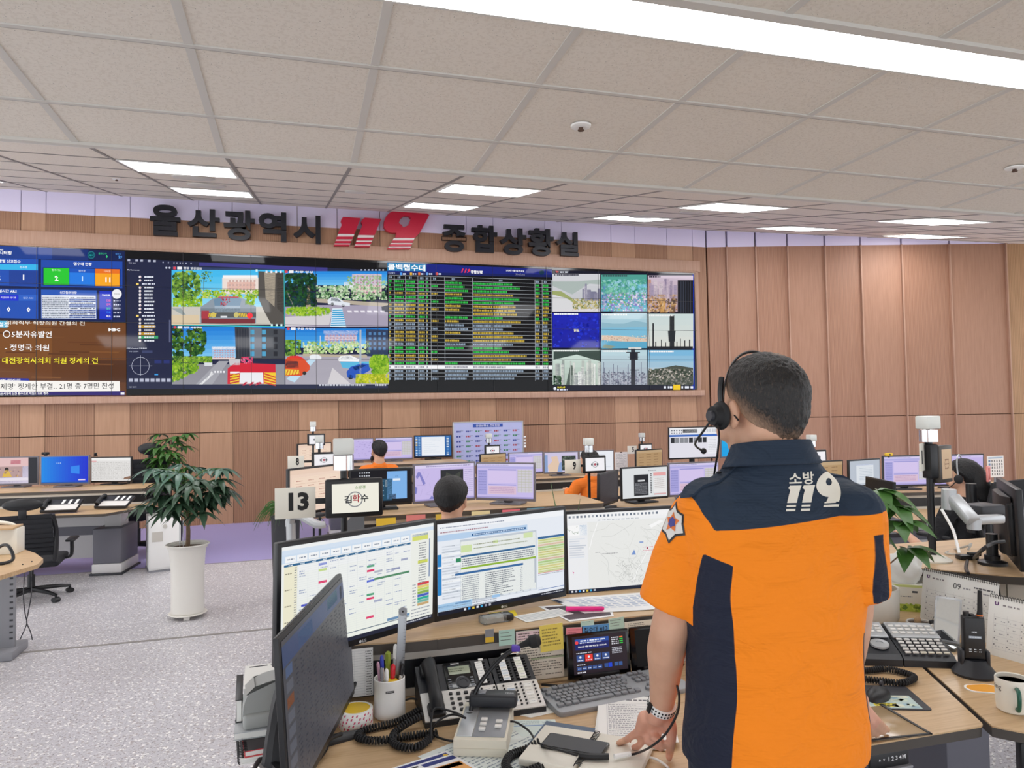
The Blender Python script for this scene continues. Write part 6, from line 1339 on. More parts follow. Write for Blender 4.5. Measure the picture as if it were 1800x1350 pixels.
# --- shelf under the monitors
t = thing('note_dispenser', 'clear plastic note dispenser with a black end on the monitor shelf', 'dispenser', (.61, 2.335, ZS), rad(12))
m = MB(); m.box((0, 0, .012), (.1, .045, .024), .004); m.build('case', 'clear', t)
m = MB(); m.box((.045, .0, .013), (.03, .046, .02), .004); m.build('cutter', 'plastic_black', t)
m = MB(); m.box((-.005, 0, .01), (.06, .03, .012)); m.build('notes', 'rail_grey', t)
mat('sticky_yellow', '#f0d630', .7)
sheet('yellow sticky note lying behind the clear dispenser', [(.615, 2.44), (.71, 2.445), (.70, 2.375), (.635, 2.36)], ZS + .001, None, col='sticky_yellow', name='sticky_note', cat='sticky note')
sheet('long white printed slip on the monitor shelf right of the yellow note', [(.685, 2.37), (.86, 2.41), (.885, 2.33), (.705, 2.29)], ZS + .0008, lambda a, R: (a.rect(0, 0, 100, 40, '#efefec'), a.up(), [a.rect(4, 6 + i * 6, 96, 8.5 + i * 6, '#c0c4c8') for i in range(5)]), 100, 40)
sheet('dark backed print under the white sheets on the monitor shelf', [(.8, 2.46), (1.06, 2.43), (1.0, 2.26), (.84, 2.25)], ZS + .0006, lambda a, R: (a.rect(0, 0, 100, 70, '#f0eff0'), a.up(), a.rect(5, 6, 95, 64, '#4a4048')), 100, 70)
sheet('white table print on the monitor shelf under the pink highlighter', [(.87, 2.53), (1.3, 2.5), (1.26, 2.27), (.92, 2.32)], ZS + .0018, lambda a, R: (a.rect(0, 0, 100, 50, '#f2f3f5'), a.up(), a.rect(0, 2, 4, 14, '#20304c'), [[a.rect(10 + j * 8, 6 + i * 5, 16 + j * 8, 9 + i * 5, '#b4c0d8' if (i % 3) else '#cfd6e4') for j in range(10)] for i in range(7)]), 100, 50)
t = thing('highlighter', 'bright pink highlighter lying on the prints on the monitor shelf', 'highlighter', onZ(1028, 1070, ZS + .012), rad(-18))
m = MB(); m.tube([(-.065, 0, 0), (.03, 0, 0)], .0085, 12, flat=.8); m.build('barrel', 'pink_neon', t)
m = MB(); m.tube([(.03, 0, 0), (.06, 0, 0), (.066, 0, 0)], [.0078, .0075, .004], 12); m.build('cap', 'pink_neon', t)

# ================================================================ the right-hand wing
t = thing('wing_desk', 'wooden side desk joined to the right of the front console', 'desk', (2.3, 1.9, 0))
LW = Matrix.Translation((-2.3, -1.9, 0))
WT = ring_poly([(1.776, 1.548, .0), (1.86, 1.43, .12), (2.7, 1.25, 0), (3.6, 1.25, 0), (3.6, 2.75, 0), (2.5, 2.75, 0), (1.995, 2.3, .0), (1.985, 1.975, 0)])
m = MB(LW); m.prism(WT, ZD - .004, ZD); m.cur = 1; m.prism([(2.3 + (x - 2.3) * .998, 1.9 + (y - 1.9) * .998) for x, y in WT], ZD - .03, ZD - .004); m.build('worktop', ['desk_wood', 'desk_edge'], t)
SH = ring_poly([(2.42, 2.72, .05), (2.5, 2.48, .05), (2.7, 2.24, .1), (3.4, 1.9, 0), (3.5, 2.9, 0), (2.7, 2.95, .1)])
m = MB(LW); m.prism(SH, ZS - .004, ZS); m.cur = 1; m.prism([(2.9 + (x - 2.9) * .997, 2.5 + (y - 2.5) * .997) for x, y in SH], ZS - .035, ZS - .004); m.build('monitor_shelf', ['desk_wood', 'desk_edge'], t)
m = MB(LW); m.box((2.62, 2.42, .815), (.34, .02, .14), rot=Matrix.Rotation(rad(-50), 4, 'Z')); m.box((3.05, 2.14, .815), (.7, .02, .14), rot=Matrix.Rotation(rad(-26), 4, 'Z')); m.build('riser', 'rail_grey', t)
for x, y in ((2.3, 2.3), (3.2, 2.2)): m = MB(LW); m.box((x, y, .35), (.2, .4, .7), .01); m.build('leg', 'leg_grey', t)
# telephone at the right
t = thing('desk_phone', 'dark telephone with silver key panels beside the small white pot', 'telephone', (1.69, 2.075, ZD), rad(-25))
PA = rad(13); PT = Matrix.Translation((0, 0, .03)) @ Matrix.Rotation(PA, 4, 'X'); PL = .22; c_, s_ = cos(PA) * PL, sin(PA) * PL
m = MB()
for u0, u1 in ((0, .235), (.239, .40)):
    m.add([(u0, 0, 0), (u1, 0, 0), (u1, c_, 0), (u0, c_, 0), (u0, 0, .022), (u1, 0, .022), (u1, c_, .03 + s_), (u0, c_, .03 + s_), (u0, .02, .034), (u1, .02, .034)], [[3, 2, 1, 0], [0, 1, 5, 4], [4, 5, 9, 8], [8, 9, 6, 7], [2, 3, 7, 6], [1, 2, 6, 9, 5], [3, 0, 4, 8, 7]])
m.build('base', 'phone_black', t, smooth=False)
m = MB(PT); m.box((.16, .165, .006), (.14, .1, .008), .003); m.box((.32, .165, .006), (.155, .1, .008), .003); m.build('upper_panel', 'silver', t)
m = MB(PT @ Matrix.Translation((.14, .2, .03)) @ Matrix.Rotation(rad(30), 4, 'X')); m.box((0, 0, 0), (.1, .06, .015), .004); pn = m.build('display_housing', 'phone_white', t)
m = MB(PT @ Matrix.Translation((.14, .2, .03)) @ Matrix.Rotation(rad(30), 4, 'X')); m.box((0, 0, .008), (.07, .03, .002)); m.build('display', 'lcd', pn)
m = MB(PT); m.lathe([(.03, .004), (.029, .01), (.012, .012), (.012, .009), (0, .011)], (.185, .07, 0), 24); m.build('navigation_ring', 'silver', t)
for i in range(5):
    for j in range(3): m = MB(PT); m.box((.105 + i * .026, .145 + j * .018, .012), (.018, .01, .005), .0015); m.build('key', 'phone_white', t)
for i in range(6):
    for j in range(3): m = MB(PT); m.box((.258 + i * .024, .14 + j * .022, .012), (.018, .012, .005), .0015); m.build('key', 'phone_white', t)
for i in range(6):
    for j in range(5): m = MB(PT); m.box((.258 + i * .024, .022 + j * .02, .008), (.018, .009, .005), .0015); m.build('key', 'phone_white' if (j or i < 2) else 'beige', t)
for i in range(3):
    for j in range(4): m = MB(PT); m.box((.06 + i * .022, .03 + j * .02, .006), (.012, .008, .005), .0015); m.build('key', 'mid_grey', t)
# plants
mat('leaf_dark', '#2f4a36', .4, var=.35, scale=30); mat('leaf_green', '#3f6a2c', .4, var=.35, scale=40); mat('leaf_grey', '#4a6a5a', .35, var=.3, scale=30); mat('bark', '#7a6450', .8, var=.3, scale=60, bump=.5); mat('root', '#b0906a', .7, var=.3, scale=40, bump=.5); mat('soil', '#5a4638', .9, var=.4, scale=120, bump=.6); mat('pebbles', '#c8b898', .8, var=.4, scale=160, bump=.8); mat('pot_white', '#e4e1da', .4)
def leaf(mb, base, d, up, L, W, droop=.3, fold=.25, n=6):
    """one pointed leaf: a bent, folded strip"""
    d = d.normalized(); s = d.cross(up).normalized() if d.cross(up).length > 1e-3 else V((1, 0, 0)); nrm = s.cross(d).normalized(); vs = []; fs = []
    for i in range(n + 1):
        t = i / n; w_ = W * (math.sin(PI * (t ** .8)) * .5 + .02) * (1 if t < 1 else 0.05); p = base + d * L * t - V((0, 0, 1)) * droop * L * t * t
        vs += [p + s * w_ + nrm * fold * w_, p, p - s * w_ + nrm * fold * w_]
    for i in range(n): a = i * 3; fs += [[a, a + 3, a + 4, a + 1], [a + 1, a + 4, a + 5, a + 2]]
    mb.add(vs, fs)
def palm_leaf(mb, base, d, L, W, k, rnd, spread=2.2, droop=.45):
    """compound leaf: leaflets fanning from one point"""
    d = d.normalized(); side = d.cross(V((0, 0, 1))); side = side.normalized() if side.length > 1e-3 else V((1, 0, 0))
    for i in range(k):
        a = (i / (k - 1) - .5) * 2 * spread; q = (d * cos(a) + side * sin(a) + V((0, 0, -.12))).normalized()
        leaf(mb, base, q, V((0, 0, 1)), L * rnd.uniform(.75, 1.08) * (1 - .2 * abs(a) / spread), W, droop * rnd.uniform(.6, 1.4), .3)
rp = random.Random(11)
# schefflera in the tall white planter
PC = V((-.86, 6.33, 0))
t = thing('planter', 'tall white ribbed planter with an umbrella plant on the open floor', 'potted plant', PC)
m = MB(); prof = [(0, .035), (.115, .035), (.125, .05)] + [(.122 + .012 * math.sin(k / 44 * 3) * 0 + .04 * max(0, (k / 44 - .55)) ** 1.6 * 1.6 + (.0018 if k % 2 else 0), .05 + k * .0117) for k in range(45)] + [(.166, .572), (.16, .58), (.15, .572), (.146, .545), (0, .54)]
m.lathe(prof, n=44); m.build('pot', 'pot_white', t)
m = MB(); m.lathe([(.0, .552), (.146, .548)], n=24); m.build('soil', 'soil', t)
m = MB(); m.lathe([(0, .028), (.13, .028), (.145, .036), (.142, .04), (.0, .034)], n=32); sa = m.build('saucer', 'pot_white', t)
for k in range(3): a_ = 2 * PI * k / 3 - 1.5; m = MB(); m.box((cos(a_) * .095, sin(a_) * .095, .014), (.045, .04, .028), .005); m.build('foot', 'pot_white', t)
m = MB(); m.tube([(0, 0, .54), (.005, .0, .68), (-.005, .01, .82), (.01, 0, 1.0), (0, 0, 1.16)], [.017, .016, .013, .01, .006], 8, 4); m.tube([(.005, 0, .7), (.03, -.02, .8), (.06, -.04, .93)], [.011, .009, .006], 7, 3); tr = m.build('trunk', 'bark', t)
m = MB(); m.cyl((-.05, -.05, .54), (-.05, -.05, .78), .003); m.cyl((-.02, -.08, .54), (-.02, -.08, .78), .003); m.build('stake', 'silver', t)
mb = MB()
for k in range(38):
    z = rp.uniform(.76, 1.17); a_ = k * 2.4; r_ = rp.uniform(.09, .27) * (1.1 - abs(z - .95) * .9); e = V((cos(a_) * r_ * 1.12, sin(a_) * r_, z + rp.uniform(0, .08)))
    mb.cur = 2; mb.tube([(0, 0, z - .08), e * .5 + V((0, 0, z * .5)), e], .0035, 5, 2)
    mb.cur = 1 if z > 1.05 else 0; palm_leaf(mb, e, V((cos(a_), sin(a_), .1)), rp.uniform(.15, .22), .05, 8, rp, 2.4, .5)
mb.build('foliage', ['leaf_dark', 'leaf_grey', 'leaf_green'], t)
# taller plant behind, beside the cabinet
t = thing('potted_plant', 'leafy plant by the wood wall, behind the tall white planter', 'potted plant', (-1.5, 9.55, 0))
m = MB(); m.lathe([(0, 0), (.13, 0), (.16, .3), (.165, .32), (.15, .32), (.145, .28), (0, .28)]); m.build('pot', 'dark_grey', t)
mb = MB(); mb.cur = 1; mb.tube([(0, 0, .28), (.02, 0, .7), (0, 0, 1.1), (.03, 0, 1.3)], [.02, .016, .01, .006], 7, 3); mb.cur = 0
for k in range(40):
    z = rp.uniform(.72, 1.38); a_ = k * 2.4; r_ = rp.uniform(.06, .24); e = V((cos(a_) * r_, sin(a_) * r_, z)); palm_leaf(mb, e, V((cos(a_), sin(a_), .2)), rp.uniform(.14, .22), .052, 6, rp, 2.0, .5)
mb.build('foliage', ['leaf_green', 'bark'], t)
# drooping grassy plant left of the number 13 plate
t = thing('potted_plant', 'spider plant with long drooping leaves left of the number 13 plate', 'potted plant', (-.12, 6.6, 0))
m = MB(); m.lathe([(0, 0), (.1, 0), (.12, .7), (.125, .72), (.1, .72), (.1, .68), (0, .68)]); m.build('pot', 'dark_grey', t)
mb = MB()
for k in range(60):
    a_ = rp.uniform(0, 6.28); q = V((cos(a_), sin(a_), rp.uniform(1.2, 2.6))).normalized(); L_ = rp.uniform(.3, .55); P = []
    for i in range(9): s_ = i / 8; P.append(V((0, 0, .7)) + q * L_ * s_ * 1.2 - V((0, 0, 1)) * L_ * 1.15 * s_ * s_ * (1.4 - q.z * .5))
    mb.tube(P, [.006] * 6 + [.004, .003, .001], 4, 0, flat=.3)
mb.build('foliage', 'leaf_green', t)
# small plant blades behind the front monitors
t = thing('potted_plant', 'narrow-leaved plant rising behind the middle and right front monitors', 'potted plant', (1.32, 3.55, 0))
m = MB(); m.lathe([(0, 0), (.1, 0), (.13, .6), (.11, .6), (.1, .55), (0, .55)]); m.build('pot', 'pot_white', t)
mb = MB()
for a_, L_ in ((.3, .62), (1.4, .5), (2.5, .45), (3.3, .72), (4.6, .55), (5.5, .5)): mb.tube([(0, 0, .55), (cos(a_) * .03, sin(a_) * .03, .55 + L_ * .5), (cos(a_) * .09, sin(a_) * .09, .55 + L_ * .93)], [.008, .012, .002], 4, 4, flat=.25)
mb.build('foliage', 'leaf_green', t)
# money tree in the white pot on the desk
PP = V((2.2, 2.42, ZD))
t = thing('potted_plant', 'money tree with thick braided roots in a white pot beside the officer', 'potted plant', PP)
m = MB(); m.lathe([(0, 0), (.075, 0), (.088, .02), (.092, .13), (.09, .138), (.082, .136), (.08, .11), (0, .11)], n=40); m.build('pot', 'pot_white', t)
m = MB(); m.lathe([(0, .125), (.081, .12)], n=24); m.build('pebbles', 'pebbles', t)
m = MB()
for k in range(7):
    a_ = k * .9; e = V((cos(a_) * .055, sin(a_) * .045, .115)); m.tube([(0, 0, .27), (cos(a_ + .5) * .018, sin(a_ + .5) * .018, .22), (e.x * .6, e.y * .6, .165), e], [.013, .016, .016, .009], 8, 4)
m.tube([(0, 0, .24), (.01, .0, .34), (-.005, 0, .44)], [.014, .008, .004], 7, 4); m.tube([(0, 0, .25), (-.03, .0, .33), (-.035, 0, .4)], [.01, .006, .003], 6, 4); m.build('root_trunk', 'root', t)
mb = MB()
for z, a_, r_ in [(.44, .2, .05), (.46, 1.8, .06), (.45, 3.0, .07), (.43, 4.2, .06), (.41, 5.2, .07), (.38, 2.4, .1), (.36, 4.9, .1), (.4, .9, .1), (.34, 3.7, .07), (.25, 5.4, .1), (.47, 5.9, .02)]:
    e = V((cos(a_) * r_ * 1.25, sin(a_) * r_ * 1.25, z + .05)); mb.cur = 1; mb.tube([(0, 0, z - .08), e], .003, 5); mb.cur = 0; palm_leaf(mb, e, V((cos(a_), sin(a_), .25)), rp.uniform(.12, .17), .062, 5, rp, 1.6, .55)
mb.build('foliage', ['leaf_green', 'bark'], t)
# little dish pot with clips
t = thing('small_pot', 'low white dish pot with a dry sprig and black clips, before the money tree', 'pot', (2.255, 2.255, ZD))
m = MB(); m.lathe([(0, 0), (.042, 0), (.046, .004), (.046, .036), (.044, .038), (.04, .036), (.04, .02), (0, .02)], n=32); m.build('dish', 'pot_white', t)
m = MB(); m.lathe([(0, .034), (.04, .03)], n=20); m.build('soil', 'soil', t)
m = MB(); m.sphere((-.008, 0, .042), (.014, .012, .016), 10, 8); m.build('sprig', 'root', t)
m = MB(); m.box((.03, -.03, .04), (.025, .012, .016), .003); m.tube([(.03, -.03, .046), (.036, -.032, .06), (.046, -.03, .058), (.05, -.03, .04)], .0012, 5); m.build('clip', 'plastic_black', t)
# tissue box
t = thing('tissue_box', 'white and green tissue box with a tall puff of tissue by the money tree', 'tissue box', (2.46, 2.53, ZD), rad(-38))
m = MB(); m.box((0, 0, .055), (.2, .11, .11), .003); m.build('box', 'off_white', t)
a = Art(100, 55, .2, .11, .0002); a.rect(0, 40, 100, 55, '#b4c84a').rect(0, 0, 100, 5, '#d4dc8c').up().blobs(0, 38, 100, 54, 30, 5, ['#8aa83a', '#c8d860', '#6a8a34'], rp).rect(60, 12, 70, 16, '#44484c').dashes(20, 24, 60, 2, '#8a9098', rp); a.build('print', 'print', t, Matrix.Translation((0, -.0556, .055)) @ UPRIGHT)
bm = bmesh.new(); bmesh.ops.create_icosphere(bm, subdivisions=4, radius=1)
for v in bm.verts:
    n_ = noise.noise(v.co * 1.7) * .25 + noise.noise(v.co * 4) * .1; v.co = V((v.co.x * .075 * (1 + n_), v.co.y * .05 * (1 + n_), .17 + v.co.z * .075 * (1 + n_)))
m = MB(); m.bmesh(bm); m.build('tissue', 'paper', t, ang=180)
# desk calendars
def calendar(lab, p0, p1, h_, mon, lean=.035):
    """tent calendar with its face between base corners p0 (left) and p1 (right)"""
    p0, p1 = V((*p0, ZD)), V((*p1, ZD)); d = (p1 - p0); w_ = d.length; rz = math.atan2(d.y, d.x); t = thing('desk_calendar', lab, 'calendar', (p0 + p1) / 2, rz)
    th = math.asin(lean / h_); T = Matrix.Rotation(-th, 4, 'X')
    m = MB(T); m.box((0, .002, h_ / 2), (w_, .004, h_), .0008); m.build('pages', 'paper', t)
    m = MB(Matrix.Translation((0, lean * 2.2, 0)) @ Matrix.Rotation(th * 1.2, 4, 'X')); m.box((0, 0, h_ / 2 * .99), (w_, .003, h_ * .99)); m.build('stand', 'plastic_black', t)
    m = MB(T)
    for k in range(int(w_ / .0085)): x = -w_ / 2 + .006 + k * .0085; m.tube([(x, -.002, h_ - .008), (x, -.004, h_ + .002), (x, .004, h_ + .006), (x, .01, h_ - .002)], .0011, 5)
    m.build('ring_binding', 'plastic_black', t)
    a = Art(100, 80, w_, h_, .0002); rr = random.Random(5); a.text('U', 8, 10, 5, '#5a2a6a', .06, width=4).dashes(14, 11, 30, 2, '#8a8488', rr).text(mon, 48, 15, 8, '#2a2a2e', 0.0, width=10).dashes(56, 16, 66, 2, '#9a9a9e', rr).dashes(70, 12, 96, 2, '#5a5a60', rr).dashes(70, 18, 92, 1.6, '#9a9aa0', rr)
    for i in range(6): a.rect(6, 28 + i * 8.4, 96, 28.25 + i * 8.4, '#c4c4c4')
    for j in range(8): a.rect(6 + j * 12.8, 24, 6.2 + j * 12.8, 72, '#d8d8d8')
    for i in range(5):
        for j in range(7): a.dashes(7 + j * 12.8, 31 + i * 8.4, 8.6 + j * 12.8, 1.8, '#6a6a70', rr, .4, .6); a.dashes(9 + j * 12.8, 33 + i * 8.4, 17 + j * 12.8, 1, '#a4a4aa', rr, .5, 1.4, .5, .5)
    a.build('print', 'print', t, T @ Matrix.Translation((0, -.0006, h_ / 2)) @ UPRIGHT)
calendar('white desk calendar behind the mirror, opened at month 09', (2.335, 2.335), (2.375, 2.045), .215, '09')
calendar('second white desk calendar at the right frame edge, right of the radio', (2.268, 1.99), (2.33, 1.66), .2, '09')
# mirror on a clear stand
t = thing('desk_mirror', 'tilted rectangular desk mirror on a clear stand behind the radio', 'mirror', (2.2, 2.09, ZD), rad(-62))
m = MB(); m.prism(ring_poly([(-.045, -.05, .01), (.045, -.05, .01), (.045, .045, .01), (-.045, .045, .01)], 4), 0, .012, r=.002); m.build('base', 'clear', t)
T = Matrix.Translation((0, .01, .014)) @ Matrix.Rotation(rad(-20), 4, 'X'); m = MB(T); m.box((0, 0, .078), (.085, .007, .156), .002); m.build('frame', 'silver', t)
mat('mirror', '#e8ecec', .03, 1.0); m = MB(T); m.box((0, -.004, .078), (.074, .001, .142)); m.build('mirror', 'mirror', t)
# radio in its charging dock
t = thing('radio_dock', 'black charging dock under the handheld radio', 'charger', (2.06, 1.85, ZD), rad(-32))
m = MB(); m.lathe([(0, 0), (.062, 0), (.064, .008), (.05, .026), (.034, .05), (.0, .05)], n=28); m.build('body', 'phone_black', t)
m = MB(); m.box((-.036, 0, .055), (.012, .04, .05), .005); m.box((.036, 0, .055), (.012, .04, .05), .005); m.build('side_guide', 'phone_black', t)
t = thing('handheld_radio', 'black handheld radio with antenna standing in its dock', 'radio', (2.06, 1.85, ZD + .05), rad(-32))
m = MB(); m.box((0, 0, .068), (.062, .034, .135), .007, seg=3); m.build('body', 'plastic_black', t)
m = MB(); m.tube([(.022, .004, .13), (.022, .004, .14), (.023, .004, .15), (.025, .004, .215)], [.0085, .0085, .0075, .0062], 12); an = m.build('antenna', 'rubber', t)
m = MB(); m.cyl((.022, .004, .134), (.022, .004, .139), .0092); m.build('antenna_ring', 'tape_red', an) if False else m.build('antenna_ring', 'beige', an)
MATS['orange_ring'] = mat('orange_ring', '#e0742c', .5); an.children[0].data.materials[0] = MATS['orange_ring']
m = MB(); m.cyl((-.018, 0, .133), (-.018, 0, .148), .009); m.cyl((-.002, 0, .133), (-.002, 0, .141), .007); m.build('knob', 'plastic_black', t)
a = Art(50, 100, .05, .1, .0001); a.text('10:35', 24, 30, 5, '#d8dade', .02, width=14).rect(8, 42, 44, 50, '#8a8e96').up(); [a.dashes(8 + j * 14, 84 + i * 7, 15 + j * 14, 2.4, '#d8dade', R, .5, 1) for i in range(2) for j in range(3)]; a.dashes(10, 46, 42, 2.4, '#d4d8dc', R); a.build('display', 'screen', t, Matrix.Translation((0, -.0175, .068)) @ UPRIGHT)
# coaster, mug
pl = [(.062 * cos(2 * PI * k / 48) * (1 + .05 * cos(3 * 2 * PI * k / 48)), .036 * sin(2 * PI * k / 48) * (1 + .06 * cos(5 * 2 * PI * k / 48))) for k in range(48)]
t = thing('coaster', 'flat orange cloud-shaped coaster with a white rim before the radio', 'coaster', (1.985, 1.745, ZD), rad(-22))
m = MB(); m.prism(pl, 0, .003); m.build('rim', 'white', t); mat('orange_flat', '#f0a63a', .5); m = MB(); m.prism([(x * .9, y * .87) for x, y in pl], .003, .0034); m.build('face', 'orange_flat', t)
t = thing('mug', 'cream mug with a dark green handle at the right edge', 'mug', (1.922, 1.605, ZD), rad(-128))
m = MB(); m.lathe([(0, .004), (.036, 0), (.041, .004), (.043, .03), (.0435, .088), (.042, .092), (.0395, .09), (.0385, .01), (0, .008)], n=44); m.build('cup', 'off_white', t)
mat('dark_green', '#1f5a4a', .35); m = MB(); m.tube([(.04, .0, .072), (.058, .0, .074), (.068, 0, .06), (.066, 0, .038), (.056, 0, .02), (.04, 0, .018)], .0055, 10, 5); m.build('handle', 'dark_green', t)
m = MB(); m.lathe([(0, .08), (.0388, .08)], n=24); m.build('drink', 'beige', t)
vs, fs, tw, th = glyphs('ning', .0, 2); m = MB()
m.add([((.0437) * cos(-1.25 + (v.x / tw) * .75), (.0437) * sin(-1.25 + (v.x / tw) * .75), .066 + v.y * .02) for v in vs], fs); t2 = m.build('lettering', 'plastic_black', t)
# mouse and pad
t = thing('mouse_pad', 'dark mouse pad with a map print beside the officer', 'mouse pad', (1.63, 1.8, ZD), rad(-22))
m = MB(); m.prism(ring_poly([(-.12, -.09, .012), (.12, -.09, .012), (.12, .09, .012), (-.12, .09, .012)], 4), 0, .003); m.build('pad', 'dark_grey', t)
a = Art(100, 75, .23, .13, .0001); a.rect(2, 20, 92, 74, '#b8ccc8').up().blobs(4, 22, 90, 72, 30, 7, ['#c8d8c4', '#9ab8c4', '#d8dcc8'], R).rect(38, 54, 66, 68, '#e0d23c').up().dashes(40, 58, 64, 3, '#4a4a30', R).dashes(40, 64, 62, 3, '#4a4a30', R).rect(0, 2, 40, 10, '#d8304c').text('119', 20, 14, 7, '#e8e8ea', .03, shear=.3); a.build('print', 'print', t, Matrix.Translation((0, -.02, .0033)))
t = thing('mouse', 'black computer mouse on the pad beside the officer', 'mouse', (1.635, 1.795, ZD + .0034), rad(-60))
bm = bmesh.new(); bmesh.ops.create_uvsphere(bm, u_segments=24, v_segments=14, radius=1)
for v in bm.verts: v.co = V((v.co.x * .031 * (1 - .12 * v.co.y), v.co.y * .058, max(0, v.co.z) * .03 * (1 - .35 * max(0, v.co.y) ** 2)))
m = MB(); m.bmesh(bm); m.build('shell', 'plastic_black', t, ang=60); m = MB(); m.cyl((-.004, .03, .031), (.004, .03, .031), .008); m.build('wheel', 'dark_grey', t)
# glass-topped writing plate and desk controls
t = thing('desk_plate', 'clear plate with dark edges lying at the front desk edge under the officer\'s right hand', 'desk plate', (1.42, 1.665, ZD), rad(-6))
m = MB(); m.box((0, 0, .002), (.34, .19, .003), .001); mat('plate_tan', '#b39a78', .15); m.build('sheet', 'plate_tan', t); m = MB(); m.box((.168, 0, .003), (.008, .19, .005)); m.box((0, -.092, .003), (.34, .006, .005)); m.build('edge', 'plastic_black', t)
t = thing('desk_control', 'black height control with white digits under the front desk edge', 'desk control', (1.46, 1.6, ZD - .03))
m = MB(); m.box((0, 0, -.024), (.125, .06, .046), .006); m.build('housing', 'plastic_black', t); m = MB(); m.box((0, -.02, -.045), (.13, .04, .008), .003); m.build('lip', 'mid_grey', t)
a = Art(100, 24, .11, .026); a.text('^', 20, 11, 5, '#e8e8ea', .02).text('v', 32, 12, 5, '#e8e8ea', .02)
for i, c in enumerate('1234M'): a.text(c, 46 + i * 11, 12, 10, '#f0f0f2', .02); 
a.build('digits', 'print', t, Matrix.Translation((.0, -.0305, -.02)) @ UPRIGHT)
t = thing('cable_holder', 'black holder under the edge of the side desk at lower right', 'holder', (1.86, 1.5, ZD - .03), rad(-35)); m = MB(); m.box((0, 0, -.05), (.075, .05, .1), .01); m.build('body', 'plastic_black', t); m = MB(); m.cyl((.01, -.026, -.075), (.01, -.03, -.075), .011); m.build('lock', 'silver', t)
# monitor, arm and hub on the right shelf
RM = monitor('black monitor at the right frame edge seen from behind', (2.93, 2.41, 1.085, rad(47), .02, .54, .325), art_white, ZS, stand=False)
m = MB(); m.prism([(-.19, .034), (.19, .034), (.11, .062), (-.11, .062)], -.12 + .18, .12 + .18); m.build('rear_cover', 'plastic_black', RM)
t = thing('jointed_mount', 'grey jointed monitor arm on a black column at the right', 'monitor arm', onZ(1745, 992, ZS))
o_ = V(t.location); q = lambda x, y, D: onD(x, y, D) - o_
m = MB(); m.lathe([(0, 0), (.055, 0), (.055, .012), (.03, .02), (.03, .04), (.0, .04)]); m.build('base', 'plastic_black', t)
m = MB(); m.cyl((0, 0, .03), (0, 0, .13), .022); m.cyl((-.045, .05, .13), (-.045, .05, .34), .021); m.build('column', 'plastic_black', t)
D_ = 2.8
m = MB(); a0, a1 = q(1672, 872, D_ - .0), q(1712, 918, D_ - .12); d = (a1 - a0)
m.box((a0 + a1) / 2, (.05, d.length, .04), .012, rot=d.to_track_quat('Y', 'Z')); m.build('spring_arm', 'silver', t)
m = MB(); m.cyl(q(1668, 860, D_), q(1668, 895, D_), .026); m.cyl(q(1712, 912, D_ - .1), q(1712, 930, D_ - .1), .024); m.box((q(1712, 914, D_ - .1) + q(1757, 912, D_)) / 2 , ((q(1712, 914, D_ - .1) - q(1757, 912, D_)).length + .02, .04, .034), .01, rot=(q(1757, 912, D_) - q(1712, 914, D_ - .1)).to_track_quat('X', 'Z')); m.build('joint', 'silver', t)
m = MB(); m.box(q(1728, 897, D_ + .1), (.12, .1, .05), .008); m.build('clamp', 'dark_grey', t)
cable('white cable dropping from the grey monitor arm to the hub', [onD(1655, 895, 2.72), onD(1672, 925, 2.68), onD(1678, 940, 2.66), onD(1686, 972, 2.62)], .005, 'white')
cable('grey cable looping on the right monitor shelf', [onZ(1685, 975, ZS + .006), onZ(1662, 972, ZS + .006), onZ(1680, 965, ZS + .006), onD(1700, 960, 2.7), onD(1707, 956, 2.7), onD(1702, 966, 2.68)], .004, 'rail_grey')
cable('black cable from the hub to the monitor at the right edge', [onZ(1712, 982, ZS + .01), onD(1725, 968, 2.62), onD(1745, 955, 2.62), onD(1766, 952, 2.62)], .007)
t = thing('usb_hub', 'small black hub with plugged cables on the right monitor shelf', 'hub', onZ(1700, 983, ZS), rad(-20)); m = MB(); m.box((0, 0, .01), (.08, .045, .02), .004); m.build('body', 'plastic_black', t); m = MB(); m.box((.03, .0, .022), (.05, .03, .014), .004); m.build('plug', 'rubber', t)
cable('black cord hanging from the hub over the shelf edge', [onZ(1700, 986, ZS + .005), onZ(1698, 998, ZS + .005), onZ(1702, 1008, ZS + .004)], .007)
# fire file at extreme right
m = MB(); m.box((0, 0, .1), (.08, .24, .2), .003); at_obj('file_box', m, 'binder_grey', (2.66, 2.02, ZD), rad(-30), 'grey file box behind the calendar at the right edge', 'file box')
# odds and ends on the farther consoles
def far_phone(x, y, z, lab, rz=0):
    t = thing('desk_phone', lab, 'telephone', (x, y, z), rz, 'telephones on the farther consoles'); T = Matrix.Rotation(rad(24), 4, 'X')
    m = MB(T); m.box((.1, .1, .0), (.32, .2, .03), .006); m.build('base', 'phone_black', t); m = MB(T); m.box((.12, .05, .016), (.27, .09, .004)); m.build('lower_face', 'phone_white', t)
    m = MB(T); m.tube([(-.035, .02, .03), (-.035, .1, .045), (-.035, .18, .03)], [.022, .018, .022], 10, 3); m.build('handset', 'plastic_black', t)
    for k in range(3): m = MB(T); m.box((.1 + k * .06, .15, .016), (.022, .08, .004)); m.build('label_strip', 'white', t)
far_phone(-2.32, 7.95, .70, 'telephone with white keys on the far left console, under the blue desktop monitor', -.1)
far_phone(-1.9, 8.1, .70, 'second telephone at the right end of the far left console', -.3)
far_phone(1.62, 4.62, .75, 'telephone on the console behind the front monitors, right of the black-haired person')
wb = 'notes and papers on the farther consoles'
